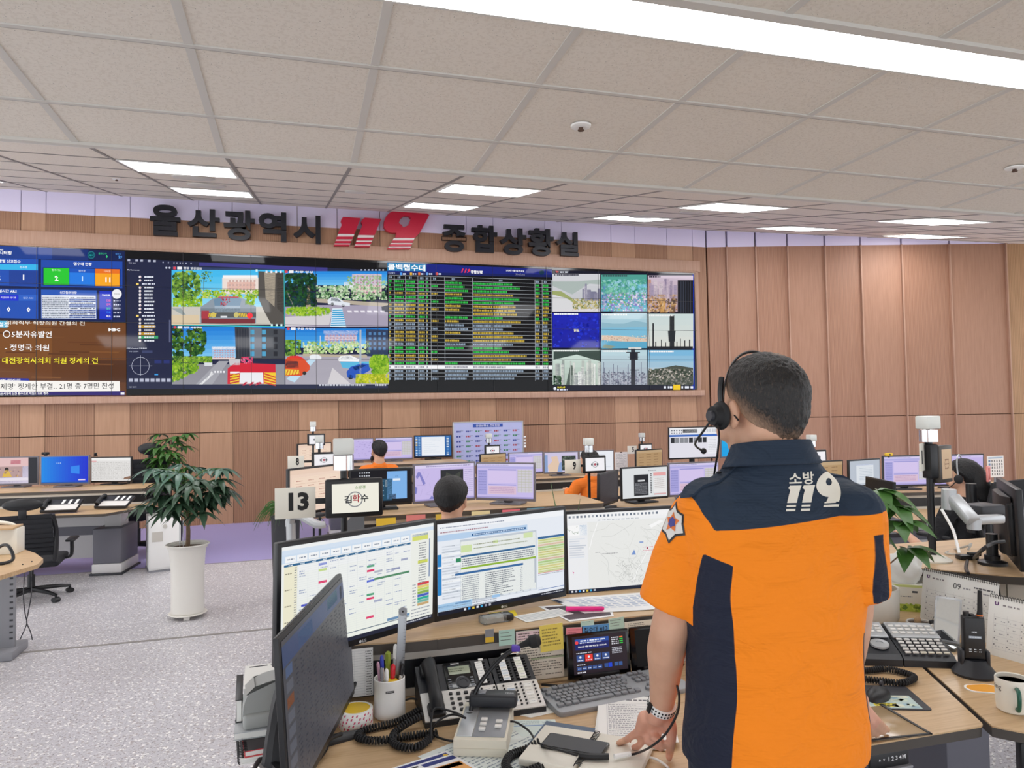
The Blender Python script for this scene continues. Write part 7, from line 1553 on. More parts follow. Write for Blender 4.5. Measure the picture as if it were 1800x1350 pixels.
for i, (x, y, z, c) in enumerate([(.55, 4.93, .86, '#e8c840'), (.75, 4.93, .87, '#e08a8a'), (.95, 4.93, .865, '#d8bc4a'), (1.2, 4.93, .87, '#e8e0b0'), (1.42, 4.93, .87, '#f07a8a'), (1.6, 4.93, .87, '#7ab0c8')]):
    m = MB(); m.box((0, 0, 0), (.13, .002, .06)); mt = mat('note_%d' % i, c, .7); at_obj('sticky_note', m, 'note_%d' % i, (x, y, z), 0, ('yellow', 'salmon', 'mustard', 'cream', 'pink', 'blue')[i] + ' note on the riser of the console behind the front monitors', 'sticky note', wb, smooth=False)
t = thing('jointed_mount', 'small grey monitor arm left of the number 13 pole', 'monitor arm', (-.02, 4.75, .73))
o_ = V(t.location); q = lambda x, y, D: onD(x, y, D) - o_
m = MB(); m.tube([q(510, 925, 4.7), q(512, 908, 4.7), q(530, 907, 4.66), q(556, 922, 4.6), q(572, 922, 4.6)], [.03, .03, .028, .026, .02], 10, 2); m.build('arm', 'silver', t); m = MB(); m.cyl(q(512, 938, 4.7) - V((0, 0, .1)), q(511, 920, 4.7), .03); m.build('column', 'silver', t)
t = thing('cabinet_column', 'brushed metal upright panel beside the front name pole', 'panel', (.3, 4.35, 0)); m = MB(); m.prism([(-.05, 0), (.05, 0), (.05, 1.02), (.02, 1.06), (-.05, .98)], -.12, .12, UPRIGHT); m.build('panel', 'steel', t); m = MB(); m.box((-.06, -.12, .5), (.02, .02, 1.0)); m.build('edge', 'silver', t)

q = onD(1544, 870, 5.95); monitor('dark unlit monitor turned sideways, right behind the officer\'s right shoulder', (q.x, q.y, q.z, rad(-109), .05, .5, .26), lambda a, R: a.rect(0, 0, 160, 90, '#1c1d24'), .646, scr='dim_screen', seed=3)
def board(lab, px_, py_, D, w_, h_, zb, draw):
    p = onD(px_, py_, D); t = thing('document_stand', lab, 'document stand', (p.x, p.y, zb)); zc_ = p.z - zb
    m = MB(); m.box((0, 0, zc_), (w_, .004, h_)); b = m.build('sheet', 'paper', t, smooth=False)
    a = Art(100, 110, w_, h_, .0003); draw(a, random.Random(8)); a.build('print', 'print', b, Matrix.Translation((0, -.0025, zc_)) @ UPRIGHT)
    m = MB(); m.box((0, .012, zc_ / 2), (.02, .01, zc_)); m.box((0, .02, .004), (.12, .09, .008), .002); m.build('stand', 'mid_grey', t)
def chart(a, R):
    a.rect(0, 0, 100, 110, '#f0efee').up().rect(6, 6, 94, 14, '#a8c0d8')
    for j in range(5):
        a.rect(6, 20 + j * 17, 18, 32 + j * 17, '#6a88b0')
        for i in range(5): a.disc(28 + i * 15, 24 + j * 17, 3.4, '#26262c', 8); a.rect(24 + i * 15, 28 + j * 17, 32 + i * 15, 32 + j * 17, '#4a4a54')
board('white chart of small portraits standing right of the woman\'s lavender monitors', 1750, 820, 6.9, .2, .2, .80, chart)
board('white clipboard sheet standing at the right end of the third-row monitors', 1092, 810, 9.15, .17, .22, .80, lambda a, R: (a.rect(0, 0, 100, 110, '#e4e4ea'), a.up(), a.rect(40, 0, 60, 6, '#3a3c44'), lines(a, R, 10, 90, 14, 104, 7, 2.6, '#9a9cac')))
for px_, py_, D, c, lab in ((80, 797, 8.12, 'plastic_black', 'small black webcam on top of the blue desktop monitor'), (168, 798, 8.15, 'plastic_black', 'small black clip on top of the grey grid monitor at far left'), (1562, 799, 6.66, 'yellow', 'small yellow sensor on top of the lavender form monitor at right')):
    p = onD(px_, py_, D); t = thing('webcam', lab, 'webcam', p); m = MB(); m.box((0, 0, 0), (.075 if px_ != 168 else .03, .03, .028), .008); m.build('body', c, t); m = MB(); m.cyl((0, -.014, 0), (0, -.018, 0), .008); m.build('lens', 'blackgloss', t); m = MB(); m.box((0, .006, -.018), (.03, .03, .016)); m.build('clip', 'plastic_black', t)

# ================================================================ people
def skin_mat(name, a, b):
    m, nt, bs, N, L = node_mat(name)
    tc = N('ShaderNodeTexCoord'); nz = N('ShaderNodeTexNoise'); nz.inputs['Scale'].default_value = 14; nz.inputs['Detail'].default_value = 5; L(tc.outputs['Object'], nz.inputs['Vector'])
    r = ramp(N, [(0.35, a), (0.7, b)]); L(nz.outputs[0], r.inputs[0]); L(r.outputs[0], bs.inputs['Base Color']); bs.inputs['Roughness'].default_value = 0.5
    bs.inputs['Subsurface Weight'].default_value = 0.12; bs.inputs['Subsurface Radius'].default_value = (0.01, 0.004, 0.002)
    n2 = N('ShaderNodeTexNoise'); n2.inputs['Scale'].default_value = 180; L(tc.outputs['Object'], n2.inputs['Vector']); bp = N('ShaderNodeBump'); bp.inputs['Strength'].default_value = .12; bp.inputs['Distance'].default_value = .003; L(n2.outputs[0], bp.inputs['Height']); L(bp.outputs[0], bs.inputs['Normal'])
skin_mat('skin', '#d0a084', '#dcae92'); skin_mat('skin_hand', '#d89c84', '#e2aa92')
def hair_mat(name, c, under):
    m, nt, bs, N, L = node_mat(name)
    at = N('ShaderNodeAttribute', attribute_name='fade'); tc = N('ShaderNodeTexCoord'); mp = N('ShaderNodeMapping'); mp.inputs['Scale'].default_value = (1, 1, .35); L(tc.outputs['Object'], mp.inputs[0])
    nz = N('ShaderNodeTexNoise'); nz.inputs['Scale'].default_value = 330; nz.inputs['Detail'].default_value = 2; L(mp.outputs[0], nz.inputs['Vector'])
    ad = N('ShaderNodeMath', operation='ADD'); L(at.outputs['Fac'], ad.inputs[0]); 
    ml = N('ShaderNodeMath', operation='MULTIPLY_ADD'); L(nz.outputs[0], ml.inputs[0]); ml.inputs[1].default_value = .7; ml.inputs[2].default_value = -.3; L(ml.outputs[0], ad.inputs[1])
    mx = N('ShaderNodeMix', data_type='RGBA'); L(ad.outputs[0], mx.inputs[0]); mx.inputs[6].default_value = (*lin(under), 1); mx.inputs[7].default_value = (*lin(c), 1); L(mx.outputs[2], bs.inputs['Base Color'])
    bp = N('ShaderNodeBump'); bp.inputs['Strength'].default_value = .7; bp.inputs['Distance'].default_value = .004; L(nz.outputs[0], bp.inputs['Height']); L(bp.outputs[0], bs.inputs['Normal']); bs.inputs['Roughness'].default_value = .55
hair_mat('hair_short', '#1a1818', '#b08e74'); hair_mat('hair_black', '#0d0c0e', '#0d0c0e')
def cloth_mat(name, base, c2=None, c3=None, grid=True):
    """cloth whose colour zones follow the garment's cut (attributes yoke, side)"""
    m, nt, bs, N, L = node_mat(name)
    tc = N('ShaderNodeTexCoord'); cur = None
    col = N('ShaderNodeRGB'); col.outputs[0].default_value = (*lin(base), 1); cur = col.outputs[0]
    for at_, c in (('yoke', c2), ('side', c3)):
        if not c: continue
        a_ = N('ShaderNodeAttribute', attribute_name=at_); g_ = N('ShaderNodeMapRange'); g_.inputs[1].default_value = -.0004; g_.inputs[2].default_value = .0004; L(a_.outputs['Fac'], g_.inputs[0])
        mx = N('ShaderNodeMix', data_type='RGBA'); L(g_.outputs[0], mx.inputs[0]); L(cur, mx.inputs[6]); mx.inputs[7].default_value = (*lin(c), 1); cur = mx.outputs[2]
    L(cur, bs.inputs['Base Color']); bs.inputs['Roughness'].default_value = .8; bs.inputs['Sheen Weight'].default_value = .02
    n1 = N('ShaderNodeTexNoise'); n1.inputs['Scale'].default_value = 9; n1.inputs['Detail'].default_value = 3; n1.inputs['Distortion'].default_value = 1.2; mp = N('ShaderNodeMapping'); mp.inputs['Scale'].default_value = (1, 1, 1.9); mp.inputs['Rotation'].default_value = (0, .5, 0); L(tc.outputs['Object'], mp.inputs[0]); L(mp.outputs[0], n1.inputs['Vector'])
    b1 = N('ShaderNodeBump'); b1.inputs['Strength'].default_value = .55; b1.inputs['Distance'].default_value = .03; L(n1.outputs[0], b1.inputs['Height'])
    w_ = N('ShaderNodeTexBrick') if False else N('ShaderNodeTexWave', wave_type='BANDS', bands_direction='Z'); w_.inputs['Scale'].default_value = 60; L(tc.outputs['Object'], w_.inputs['Vector'])
    b2 = N('ShaderNodeBump'); b2.inputs['Strength'].default_value = .12; b2.inputs['Distance'].default_value = .002; L(w_.outputs[0], b2.inputs['Height']); L(b1.outputs[0], b2.inputs['Normal']); L(b2.outputs[0], bs.inputs['Normal'])
cloth_mat('uniform', '#ff8c06', '#1d2e42', '#0f1830'); cloth_mat('orange_cloth', '#f07c1e'); cloth_mat('navy_cloth', '#1d2e42'); cloth_mat('trouser_cloth', '#1a2236'); cloth_mat('black_cloth', '#17171b')
mat('print_cream', '#ece6d8', .6)
def capsule(mb, a, b, ra, rb, n=14):
    a, b = V(a), V(b); mb.cyl(a, b, ra, rb, n); mb.sphere(a, ra, n, 8); mb.sphere(b, rb, n, 8)
def chain(mb, pts):
    for (a, ra), (b, rb) in zip(pts, pts[1:]): capsule(mb, a, b, ra, rb)
def blob(mb, voxel, smooth=6, fac=.5):
    """one continuous skin over overlapping solids"""
    me = bpy.data.meshes.new('b'); me.from_pydata(mb.v, [], mb.f); o = bpy.data.objects.new('b', me); COL.objects.link(o)
    r = o.modifiers.new('r', 'REMESH'); r.mode = 'VOXEL'; r.voxel_size = voxel; r.use_smooth_shade = True
    s = o.modifiers.new('s', 'SMOOTH'); s.iterations = smooth; s.factor = fac
    dg = bpy.context.evaluated_depsgraph_get(); dg.update(); out = bpy.data.meshes.new_from_object(o.evaluated_get(dg)); bpy.data.objects.remove(o); return out
def finish(me, name, m, parent):
    me.name = name; me.materials.clear()
    for x in (m if isinstance(m, (list, tuple)) else [m]): me.materials.append(MATS[x])
    me.shade_smooth(); return link(name, me, parent)
def head(mb, c, R=Matrix(), k=1.0):
    """head solids about c (between the ears), looking along +y"""
    def e(p, r): mb.sphere(V(c) + R @ (V(p) * k), tuple(x * k for x in r), 20, 14, R.to_4x4() if len(R) == 3 else R)
    e((0, -.012, .036), (.076, .094, .08)); e((0, -.034, -.035), (.06, .06, .06)); e((0, .03, -.01), (.066, .062, .085)); e((0, .045, -.065), (.05, .045, .04)); e((0, .085, -.082), (.022, .014, .016)); e((0, .098, -.02), (.012, .016, .022)); e((0, .082, -.05), (.022, .012, .008)); e((0, .075, .02), (.05, .02, .012))
    for s in (-1, 1): e((s * .079, -.008, -.005), (.009, .019, .031)); e((s * .083, -.014, .008), (.007, .015, .018)); e((s * .045, .06, -.035), (.025, .025, .025))
def hair(c, parent, m, R=Matrix(), k=1.0, thick=.012, low=-.06, side=-.012, front=.05, long=0.0, spot=False, nm='hair'):
    bm = bmesh.new(); bmesh.ops.create_icosphere(bm, subdivisions=6, radius=1); ly = []
    for v in bm.verts:
        d = v.co.copy(); dz_ = min(.999, -d.z) if d.z < 0 else 0; kx = ((1 - dz_ ** 3.2) ** .31) / math.sqrt(1 - dz_ * dz_) if dz_ else 1; d = V((d.x * kx, d.y * kx, d.z)); base = V((d.x * (.076 - .012 * dz_), -.012 + d.y * (.094 - .012 * dz_), .036 + d.z * (.08 if d.z > 0 else .125)))
        az = math.atan2(d.x, -d.y)                       # 0 = back of the head
        f = abs(az) / PI
        lim = low + (side - low) * min(1, max(0, f - .1) / .32) if f < .42 else side + (front - side) * min(1, (f - .42) / .25)
        lim += .004 * noise.noise(d * 6)
        t = (base.z - lim) / .05
        h = thick * min(1, max(0, t)) + long * max(0, -d.z) * .0
        h += .0022 * (noise.noise(V((d.x * 14, d.y * 14, d.z * 7))) + .6 * noise.noise(V((d.x * 34, d.y * 34, d.z * 15)))) * min(1, max(0, t * 1.5))
        if t < 0: h = -.012
        if base.z < .03 and t >= 0: base.x *= 1.0; base.y -= .004 * min(1, (.03 - base.z) / .06) * (-1 if d.y > 0 else 1) * -1
        p = base + d * h
        v.co = V(c) + (R @ (p * k)); fd = min(1.0, max(0, t / (1.5 if thick < .014 else .05)) ** .8 * 1.25)
        if spot: fd -= .7 * math.exp(-((d.x - .1) ** 2 + (d.y + .42) ** 2 + (d.z - .9) ** 2) / .02)
        ly.append(fd)
    me = bpy.data.meshes.new(nm); bm.to_mesh(me); bm.free()
    at = me.attributes.new('fade', 'FLOAT', 'POINT'); at.data.foreach_set('value', ly)
    return finish(me, nm, m, parent)
def eyes(c, parent, R=Matrix(), k=1.0):
    for s in (-1, 1):
        m = MB(); m.sphere(V(c) + R @ (V((s * .03, .078, .0)) * k), .0115 * k, 14, 10); m.cur = 1; m.sphere(V(c) + R @ (V((s * .03, .0865, .0)) * k), .0055 * k, 10, 8); m.build('eye', ['white', 'plastic_black'], parent)
        m = MB(); m.tube([V(c) + R @ (V((s * (.014 + i * .012), .091 - i * i * .002, .02 + (.003 if i == 1 else 0))) * k) for i in range(4)], .003 * k, 6); m.build('eyebrow', 'hair_black', parent)

# ---------------------------------------------------------------- the standing officer
FA = rad(2); MX, MY = .986, 1.385
MW = Matrix.Translation((MX, MY, 0)) @ Matrix.Rotation(-FA, 4, 'Z'); MI = MW.inverted()
def lo(px_, py_, D): return MI @ onD(px_, py_, D)
HC = V((.0, .0, 1.585)); 
hc = lo(1349, 727, 1.58); HC = V((hc.x - .016, hc.y, 1.584))
mb = MB(); HR = Matrix.Rotation(rad(6), 3, 'Z') @ Matrix.Rotation(rad(-5), 3, 'X')
head(mb, HC, HR)
chain(mb, [(V((HC.x, HC.y - .02, 1.58)), .06), (V((HC.x * .7, HC.y - .02, 1.5)), .058), (V((0, -.005, 1.42)), .045)])
chain(mb, [(V((-.13, -.0, 1.38)), .042), (V((.13, -.0, 1.38)), .042)])
mb.sphere((0, 0, 1.25), (.15, .09, .2)); mb.sphere((0, 0, 1.0), (.14, .09, .18)); mb.sphere((0, -.01, .87), (.14, .1, .1))
SHL, ELL, WRL = lo(1236, 905, 1.60), lo(1178, 1106, 1.60), lo(1163, 1240, 1.70)
chain(mb, [(V((-.13, 0, 1.38)), .042), (SHL, .042), ((SHL * .45 + ELL * .55), .05), (ELL, .043), (ELL * .72 + WRL * .28 + V((-.004, 0, 0)), .043), (ELL * .4 + WRL * .6, .036), (WRL, .028)])
SHR, ELR, WRR = lo(1502, 905, 1.55), lo(1499, 1075, 1.60), lo(1488, 1205, 1.72)
chain(mb, [(V((.13, 0, 1.38)), .042), (SHR, .042), ((SHR * .45 + ELR * .55), .046), (ELR, .042), (ELR * .72 + WRR * .28, .04), (WRR, .028)])
def Z0(x, y, z): return MI @ onZ(x, y, z)
# left hand pressed on the papers: palm towards the camera, thumb at the right
KL = lo(1150, 1275, 1.74)
chain(mb, [(WRL, .028), (lo(1155, 1256, 1.715), .027)])
for a_, b_ in (((1134, 1262, 1.735), (1124, 1286, 1.765)), ((1148, 1262, 1.73), (1140, 1288, 1.76)), ((1163, 1260, 1.725), (1154, 1286, 1.75)), ((1174, 1260, 1.715), (1168, 1280, 1.735))):
    capsule(mb, lo(*a_), lo(*b_), .018, .013)
chain(mb, [(lo(1123, 1286, 1.765), .011), (lo(1110, 1294, 1.79), .0095), (Z0(1100, 1301, ZD + .034), .0085), (Z0(1087, 1306, ZD + .031), .0075)])
chain(mb, [(lo(1136, 1289, 1.765), .011), (lo(1130, 1301, 1.78), .0095), (Z0(1122, 1312, ZD + .034), .0085), (Z0(1113, 1314, ZD + .031), .0075)])
chain(mb, [(lo(1140, 1287, 1.755), .0115), (lo(1138, 1302, 1.745), .0105), (lo(1151, 1309, 1.74), .0095), (lo(1162, 1316, 1.745), .008)])
chain(mb, [(lo(1152, 1286, 1.745), .0115), (lo(1150, 1297, 1.725), .0105), (lo(1160, 1303, 1.72), .0095), (lo(1167, 1312, 1.73), .008)])
chain(mb, [(lo(1172, 1262, 1.71), .019), (lo(1180, 1280, 1.705), .0145), (lo(1180, 1302, 1.71), .0115), (Z0(1177, 1324, ZD + .016), .01), (Z0(1176, 1333, ZD + .012), .008)])
# right hand resting on the desk plate
chain(mb, [(WRR, .028), (lo(1508, 1232, 1.76), .026)])
for k, (a_, b_, tip) in enumerate([((1516, 1240, 1.77), (1538, 1262, 1.79), (1560, 1283)), ((1512, 1246, 1.765), (1530, 1268, 1.78), (1552, 1288)), ((1506, 1250, 1.76), (1520, 1274, 1.77), (1540, 1292)), ((1500, 1252, 1.755), (1510, 1278, 1.765), (1526, 1296))]):
    chain(mb, [(lo(1508, 1230, 1.76), .02), (lo(*a_), .014), (lo(*b_), .0095), (Z0(*tip, ZD + .013), .0078)])
chain(mb, [(lo(1500, 1232, 1.75), .018), (lo(1496, 1256, 1.74), .012), (Z0(1500, 1285, ZD + .014), .009)])
# legs
for s in (-1, 1): chain(mb, [(V((s * .09, 0, .84)), .085), (V((s * .1, .01, .47)), .055), (V((s * .1, -.01, .09)), .04), (V((s * .11, .1, .04)), .035)])
body = finish(blob(mb, .0042, 5), 'person', ['skin', 'skin_hand'], None)
for p in body.data.polygons:
    c = p.center
    if (c - WRL).length < .19 and c.z < WRL.z - .004 or (c - WRR).length < .2 and c.z < WRR.z - .0: p.material_index = 1
body.matrix_world = MW
tag(body, 'person standing in orange and navy uniform shirt, seen from behind, hands on the front desk', 'person')
hair(HC, body, 'hair_short', HR, 1.0, .0125, -.085, -.012, .07, spot=True)
eyes(HC, body, HR)
# shirt
def torso_sec(z):
    P = [(.80, .2, .142, .0), (.90, .2, .138, 0), (1.0, .192, .134, 0), (1.1, .192, .134, -.002), (1.2, .2, .136, -.006), (1.3, .205, .132, -.008), (1.37, .198, .112, -.01), (1.42, .165, .088, -.014), (1.455, .115, .078, -.02), (1.485, .085, .075, -.026)]
    for (z0, *a_), (z1, *b_) in zip(P, P[1:]):
        if z <= z1: t = (z - z0) / (z1 - z0); return [x + (y - x) * t for x, y in zip(a_, b_)]
    return list(P[-1][1:])
mb = MB(); nseg = 48; vs = []; fs = []; zs_ = [.845 + .64 * k / 40 for k in range(41)]
for z in zs_:
    hw, hd, yc = torso_sec(z)
    for k in range(nseg):
        t = 2 * PI * k / nseg; cx_, sy_ = cos(t), sin(t); q = 2.4; r_ = (abs(cx_) ** q + abs(sy_) ** q) ** (-1 / q)
        hem = (.03 * cx_ if z < .9 else 0); vs.append(V((hw * r_ * cx_, yc + hd * r_ * sy_, z)))
for j in range(40): fs += [[j * nseg + k, j * nseg + (k + 1) % nseg, (j + 1) * nseg + (k + 1) % nseg, (j + 1) * nseg + k] for k in range(nseg)]
fs += [list(range(nseg))[::-1], [40 * nseg + k for k in range(nseg)]]; mb.add(vs, fs)
CL, CRR = lo(1176, 1068, 1.605), lo(1508, 1042, 1.575)
SL0 = V((-.15, -.005, 1.385)); SR0 = V((.15, -.005, 1.385))
for a_, b_, c_ in ((SL0, SHL, CL), (SR0, SHR, CRR)):
    capsule(mb, a_, b_, .06, .066); mb.cyl(b_, b_ * .5 + c_ * .5, .067, .075 if c_ is CL else .066, 28); mb.cyl(b_ * .5 + c_ * .5, c_, .075 if c_ is CL else .066, .072 if c_ is CL else .064, 28)
    mb.sphere(b_, .066, 20, 14)
me = blob(mb, .0055, 9, .6)
for v in me.vertices:      # folds
    p = v.co; n = v.normal
    s1 = noise.noise(V((p.x * 7 + p.z * 5, p.y * 7, p.z * 11 - p.x * 3))) * .0035
    s2 = noise.noise(V((p.x * 3.2, p.y * 3.2, p.z * 4.5 + p.x * 4))) * .011
    w_ = min(1, max(0, (1.34 - p.z) / .12)) if abs(p.x) < .17 else .6
    d = n * (s1 + s2) * w_
    if p.z < .93 and abs(p.x) < .3: d += n * .004 * math.sin(math.atan2(p.y, p.x) * 5) * (.93 - p.z) / .08
    v.co = p + V((d.x, d.y, d.z * .2))
def seg_d(p, a, b):
    t = max(0, min(1, (p - a).dot(b - a) / (b - a).length_squared)); return (p - (a + (b - a) * t)), t
yo, sd = [], []
for v in me.vertices:
    p = v.co; ax = abs(p.x)
    yv = min(p.z - (1.365 + .012 * p.x / .15 - .004), (.182 if p.x < 0 else .192) + (p.z - 1.36) * .35 - ax)
    hw, hd, yc = torso_sec(p.z); wv = .008 * math.sin((p.z - .85) * 9)
    sv = min(p.y + .088 + wv + .13 * max(0, p.z - 1.1), .055 + (1.0 - p.z) * .06 - p.y, (1.303 - abs(p.y + .03) ** 2 * 4) - p.z, (ax - .08) * 2)
    for a_, b_, s in ((SHL, CL, -1), (SHR, CRR, 1)):
        if p.x * s < .05: continue
        d, t = seg_d(p, a_, b_); ds = d.length - .083 - (.05 * max(0, 1 - t * 1.2) if s < 0 else 0)
        et = (((p.x / hw) ** 2 + ((p.y - yc) / hd) ** 2) ** .5 - 1.03) * .15
        if s > 0: ds = max(ds, -et)
        else: ds = max(ds, (p - a_).dot((b_ - a_).normalized()) - (b_ - a_).length - .002)
        ax_ = (b_ - a_).normalized(); q = V((1, 0, 0)) if s < 0 else V((.12, -1, 0)); inn = (q - ax_ * ax_.dot(q)).normalized()
        sv = max(min(sv, ds), min(d.dot(inn) - (.2 if s < 0 else .0635), -ds, 1.33 - p.z))
    yo.append(yv); sd.append(sv)
for nm_, l_ in (('yoke', yo), ('side', sd)): at_ = me.attributes.new(nm_, 'FLOAT', 'POINT'); at_.data.foreach_set('value', l_)
shirt = finish(me, 'shirt', 'uniform', body)
BV = BVHTree.FromPolygons([v.co.copy() for v in me.vertices], [list(p.vertices) for p in me.polygons])
def decal(polys, nm, m, org, u, v, n, off=.0012, parent=None):
    """flat shapes (in metres along u, v about org) laid on the shirt along -n"""
    bm = bmesh.new()
    for P in polys:
        f = bm.faces.new([bm.verts.new((p[0], p[1], 0)) for p in P])
    bmesh.ops.triangulate(bm, faces=bm.faces[:])
    for _ in range(4):
        ed = [e for e in bm.edges if e.calc_length() > .007]
        if not ed: break
        bmesh.ops.subdivide_edges(bm, edges=ed, cuts=1); bmesh.ops.triangulate(bm, faces=bm.faces[:])
    for q in bm.verts:
        o_ = org + u * q.co.x + v * q.co.y; h, nn, _, _ = BV.ray_cast(o_ + n * .2, -n)
        q.co = (h + nn * off) if h else o_
    me2 = bpy.data.meshes.new(nm); bm.to_mesh(me2); bm.free(); return finish(me2, nm, m, parent or shirt)
S_ = 1 / 3.376 / 810
def bk(x, y): return ((x - 1178) * S_ / .9 - (y - 893) * S_ * .3, -(y - 893 + (x - 1178) * .03) * S_)
OB, UB, VB, NB = V((.046, -.12, 1.42)), V((1, 0, 0)), V((0, 0, 1)), V((0, -1, 0))
gl = [[(1018, 862), (1085, 862), (1062, 955), (1008, 955), (1024, 886), (1010, 876)], [(1006, 966), (1058, 966), (1056, 976), (1004, 976)], [(1003, 986), (1054, 986), (1052, 998), (1001, 998)],
      [(1098, 862), (1168, 862), (1146, 955), (1092, 955), (1108, 886), (1092, 876)], [(1090, 966), (1142, 966), (1140, 976), (1088, 976)], [(1086, 986), (1138, 986), (1136, 998), (1084, 998)],
      [(1228, 955), (1302, 955), (1300, 962), (1226, 962)], [(1222, 970), (1316, 970), (1312, 982), (1218, 982)]]
ro, ri = [], []
for k in range(25):
    t = 2 * PI * k / 24; ro.append((1262 + 86 * cos(t), 862 - 68 * sin(t))); ri.append((1266 + 24 * cos(t), 848 - 20 * sin(t)))
gl.append(None); nine = [[ro[k], ro[k + 1], ri[k + 1], ri[k]] for k in range(24)]
gl = [g_ for g_ in gl if g_] + nine + [[(1346, 876), (1316, 956), (1238, 956), (1258, 926), (1300, 912)]]
decal([[bk(*p) for p in g_] for g_ in gl], 'back_number', 'print_cream', OB, UB, VB, NB)
vs, fs, tw, th = glyphs('소방', .02, 2)
c_ = bk(1081, 822); w2, h2 = 152 * S_ / .9, 72 * S_
decal([[(c_[0] + vs[i].x / tw * w2, c_[1] + vs[i].y / th * h2) for i in f] for f in fs if len(f) >= 3], 'back_lettering', 'print_cream', OB, UB, VB, NB)
# star patch on the left sleeve
pc = lo(1190, 917, 1.58); NP = V((-.9, -.44, .0)).normalized(); UP_ = V((NP.y, -NP.x, 0)) * -1; PO = pc - NP * .02
if UP_.dot(V((0, -1, 0))) < 0: UP_ = -UP_
def star(r0, r1, n=6, rot=PI / 2): return [((r0 if k % 2 == 0 else r1) * cos(rot + PI * k / n), (r0 if k % 2 == 0 else r1) * sin(rot + PI * k / n)) for k in range(2 * n)]
tk = lambda P: [[P[k], P[(k + 1) % len(P)], (0, 0)] for k in range(len(P))]
decal(tk(star(.044, .031)), 'sleeve_patch', 'plastic_black', PO, UP_, VB, NP, .0012)
decal(tk(star(.037, .026)), 'patch_rays', 'phone_white', PO, UP_, VB, NP, .0020)
decal(tk(star(.022, .012, 5)), 'patch_emblem', 'orange_ring', PO, UP_, VB, NP, .0027)
mat('emblem_blue', '#3a3a8c', .5); decal(tk(star(.012, .009, 6)), 'patch_centre', 'emblem_blue', PO, UP_, VB, NP, .0034)
# collar, shoulder straps, buttons, trousers, shoes
m = MB(); vs = []; fs = []; n = 40
for k in range(n + 1):
    t = -PI / 2 + (k / n - .5) * 2 * PI * .86; s_ = cos((k / n - .5) * PI * .9)
    for r_, z_ in ((.0, 1.49), (.003, 1.532), (.008, 1.534), (.014, 1.516), (.023, 1.497), (.028, 1.488)):
        q = V((HC.x * .7 + (.071 + r_) * cos(t), HC.y * .7 - .026 + (.072 + r_) * sin(t), z_ - .03 * (1 - s_) - .008)); vs.append(q)
for k in range(n):
    for j in range(5): a_ = k * 6 + j; fs.append([a_, a_ + 6, a_ + 7, a_ + 1])
m.add(vs, fs); co = m.build('collar', 'navy_cloth', shirt, ang=80)
sm = co.modifiers.new('s', 'SOLIDIFY'); sm.thickness = .0035
for s, SHX in ((-1, SHL), (1, SHR)):
    m = MB(); path = []
    for k in range(12):
        t = k / 11; x = s * (.095 + .112 * t); h, nn, _, _ = BV.ray_cast(V((x, -.012, 1.7)), V((0, 0, -1)))
        if h: path.append((h + V((0, 0, .004)), nn))
    vs = []; fs = []
    for k, (p, nn) in enumerate(path):
        w_ = .026 - .006 * (k / len(path)); lift = .003 + (.004 if k > len(path) - 3 else 0)
        for dy, dz in ((-w_, -.003), (-w_, .002), (w_, .002), (w_, -.003)): 
            h2, _, _, _ = BV.ray_cast(V((p.x, p.y + dy, 1.7)), V((0, 0, -1))); zz_ = (h2.z if h2 else p.z); vs.append(V((p.x, p.y + dy, zz_ + dz + lift)))
    for k in range(len(path) - 1):
        for j in range(4): a_ = k * 4; fs.append([a_ + j, a_ + 4 + j, a_ + 4 + (j + 1) % 4, a_ + (j + 1) % 4])
    e_ = (len(path) - 1) * 4; fs += [[0, 1, 2, 3], [e_ + 3, e_ + 2, e_ + 1, e_]]
    m.add(vs, fs); st = m.build('shoulder_strap', 'navy_cloth', shirt, ang=60)
    m = MB(); p = path[3][0]; m.sphere(p + V((0, -.0, .006)), (.006, .006, .003), 12, 6); m.build('button', 'plastic_black', st)
mb = MB()
for s in (-1, 1): chain(mb, [(V((s * .085, -.005, .86)), .115), (V((s * .1, .0, .62)), .095), (V((s * .105, .0, .4)), .078), (V((s * .105, -.01, .08)), .07)])
mb.sphere((0, -.005, .87), (.19, .13, .1)); finish(blob(mb, .011, 5), 'trousers', 'trouser_cloth', body)
for s in (-1, 1): m = MB(); m.sphere((s * .108, .06, .045), (.05, .14, .045), 20, 12); m.box((s * .108, .06, .014), (.095, .28, .026), .012); m.build('shoe', 'plastic_black', body)
# wristwatch
wd = (lo(1155, 1262, 1.715) - WRL).normalized(); wc = WRL + wd * .0; T = MW @ Matrix.Translation(wc) @ wd.to_track_quat('Z', 'Y').to_matrix().to_4x4()
t = thing('wristwatch', 'wristwatch with a white perforated strap on the officer\'s left wrist', 'watch', T.translation); TL_ = Matrix.Translation(-T.translation) @ T
m = MB(TL_); m.lathe([(.0305, -.011), (.0325, -.009), (.0325, .009), (.0305, .011), (.029, .009), (.029, -.009), (.0305, -.011)], n=40); m.build('strap', 'white', t)
m = MB(TL_)
for k in range(26):
    for z in (-.005, .004): a_ = 2 * PI * k / 26; m.box((.0326 * cos(a_), .0326 * sin(a_), z), (.0022, .0034, .0042), rot=Matrix.Rotation(a_, 4, 'Z'))
m.build('strap_holes', 'plastic_black', t)
inv_t = TL_.inverted(); cdir = (inv_t.to_3x3() @ (O - T.translation)).normalized(); ca = math.atan2(cdir.y, cdir.x)
m = MB(TL_); m.box((.034 * cos(ca + .75), .034 * sin(ca + .75), 0), (.005, .012, .025), .001, rot=Matrix.Rotation(ca + .75, 4, 'Z')); m.build('buckle', 'plastic_black', t)
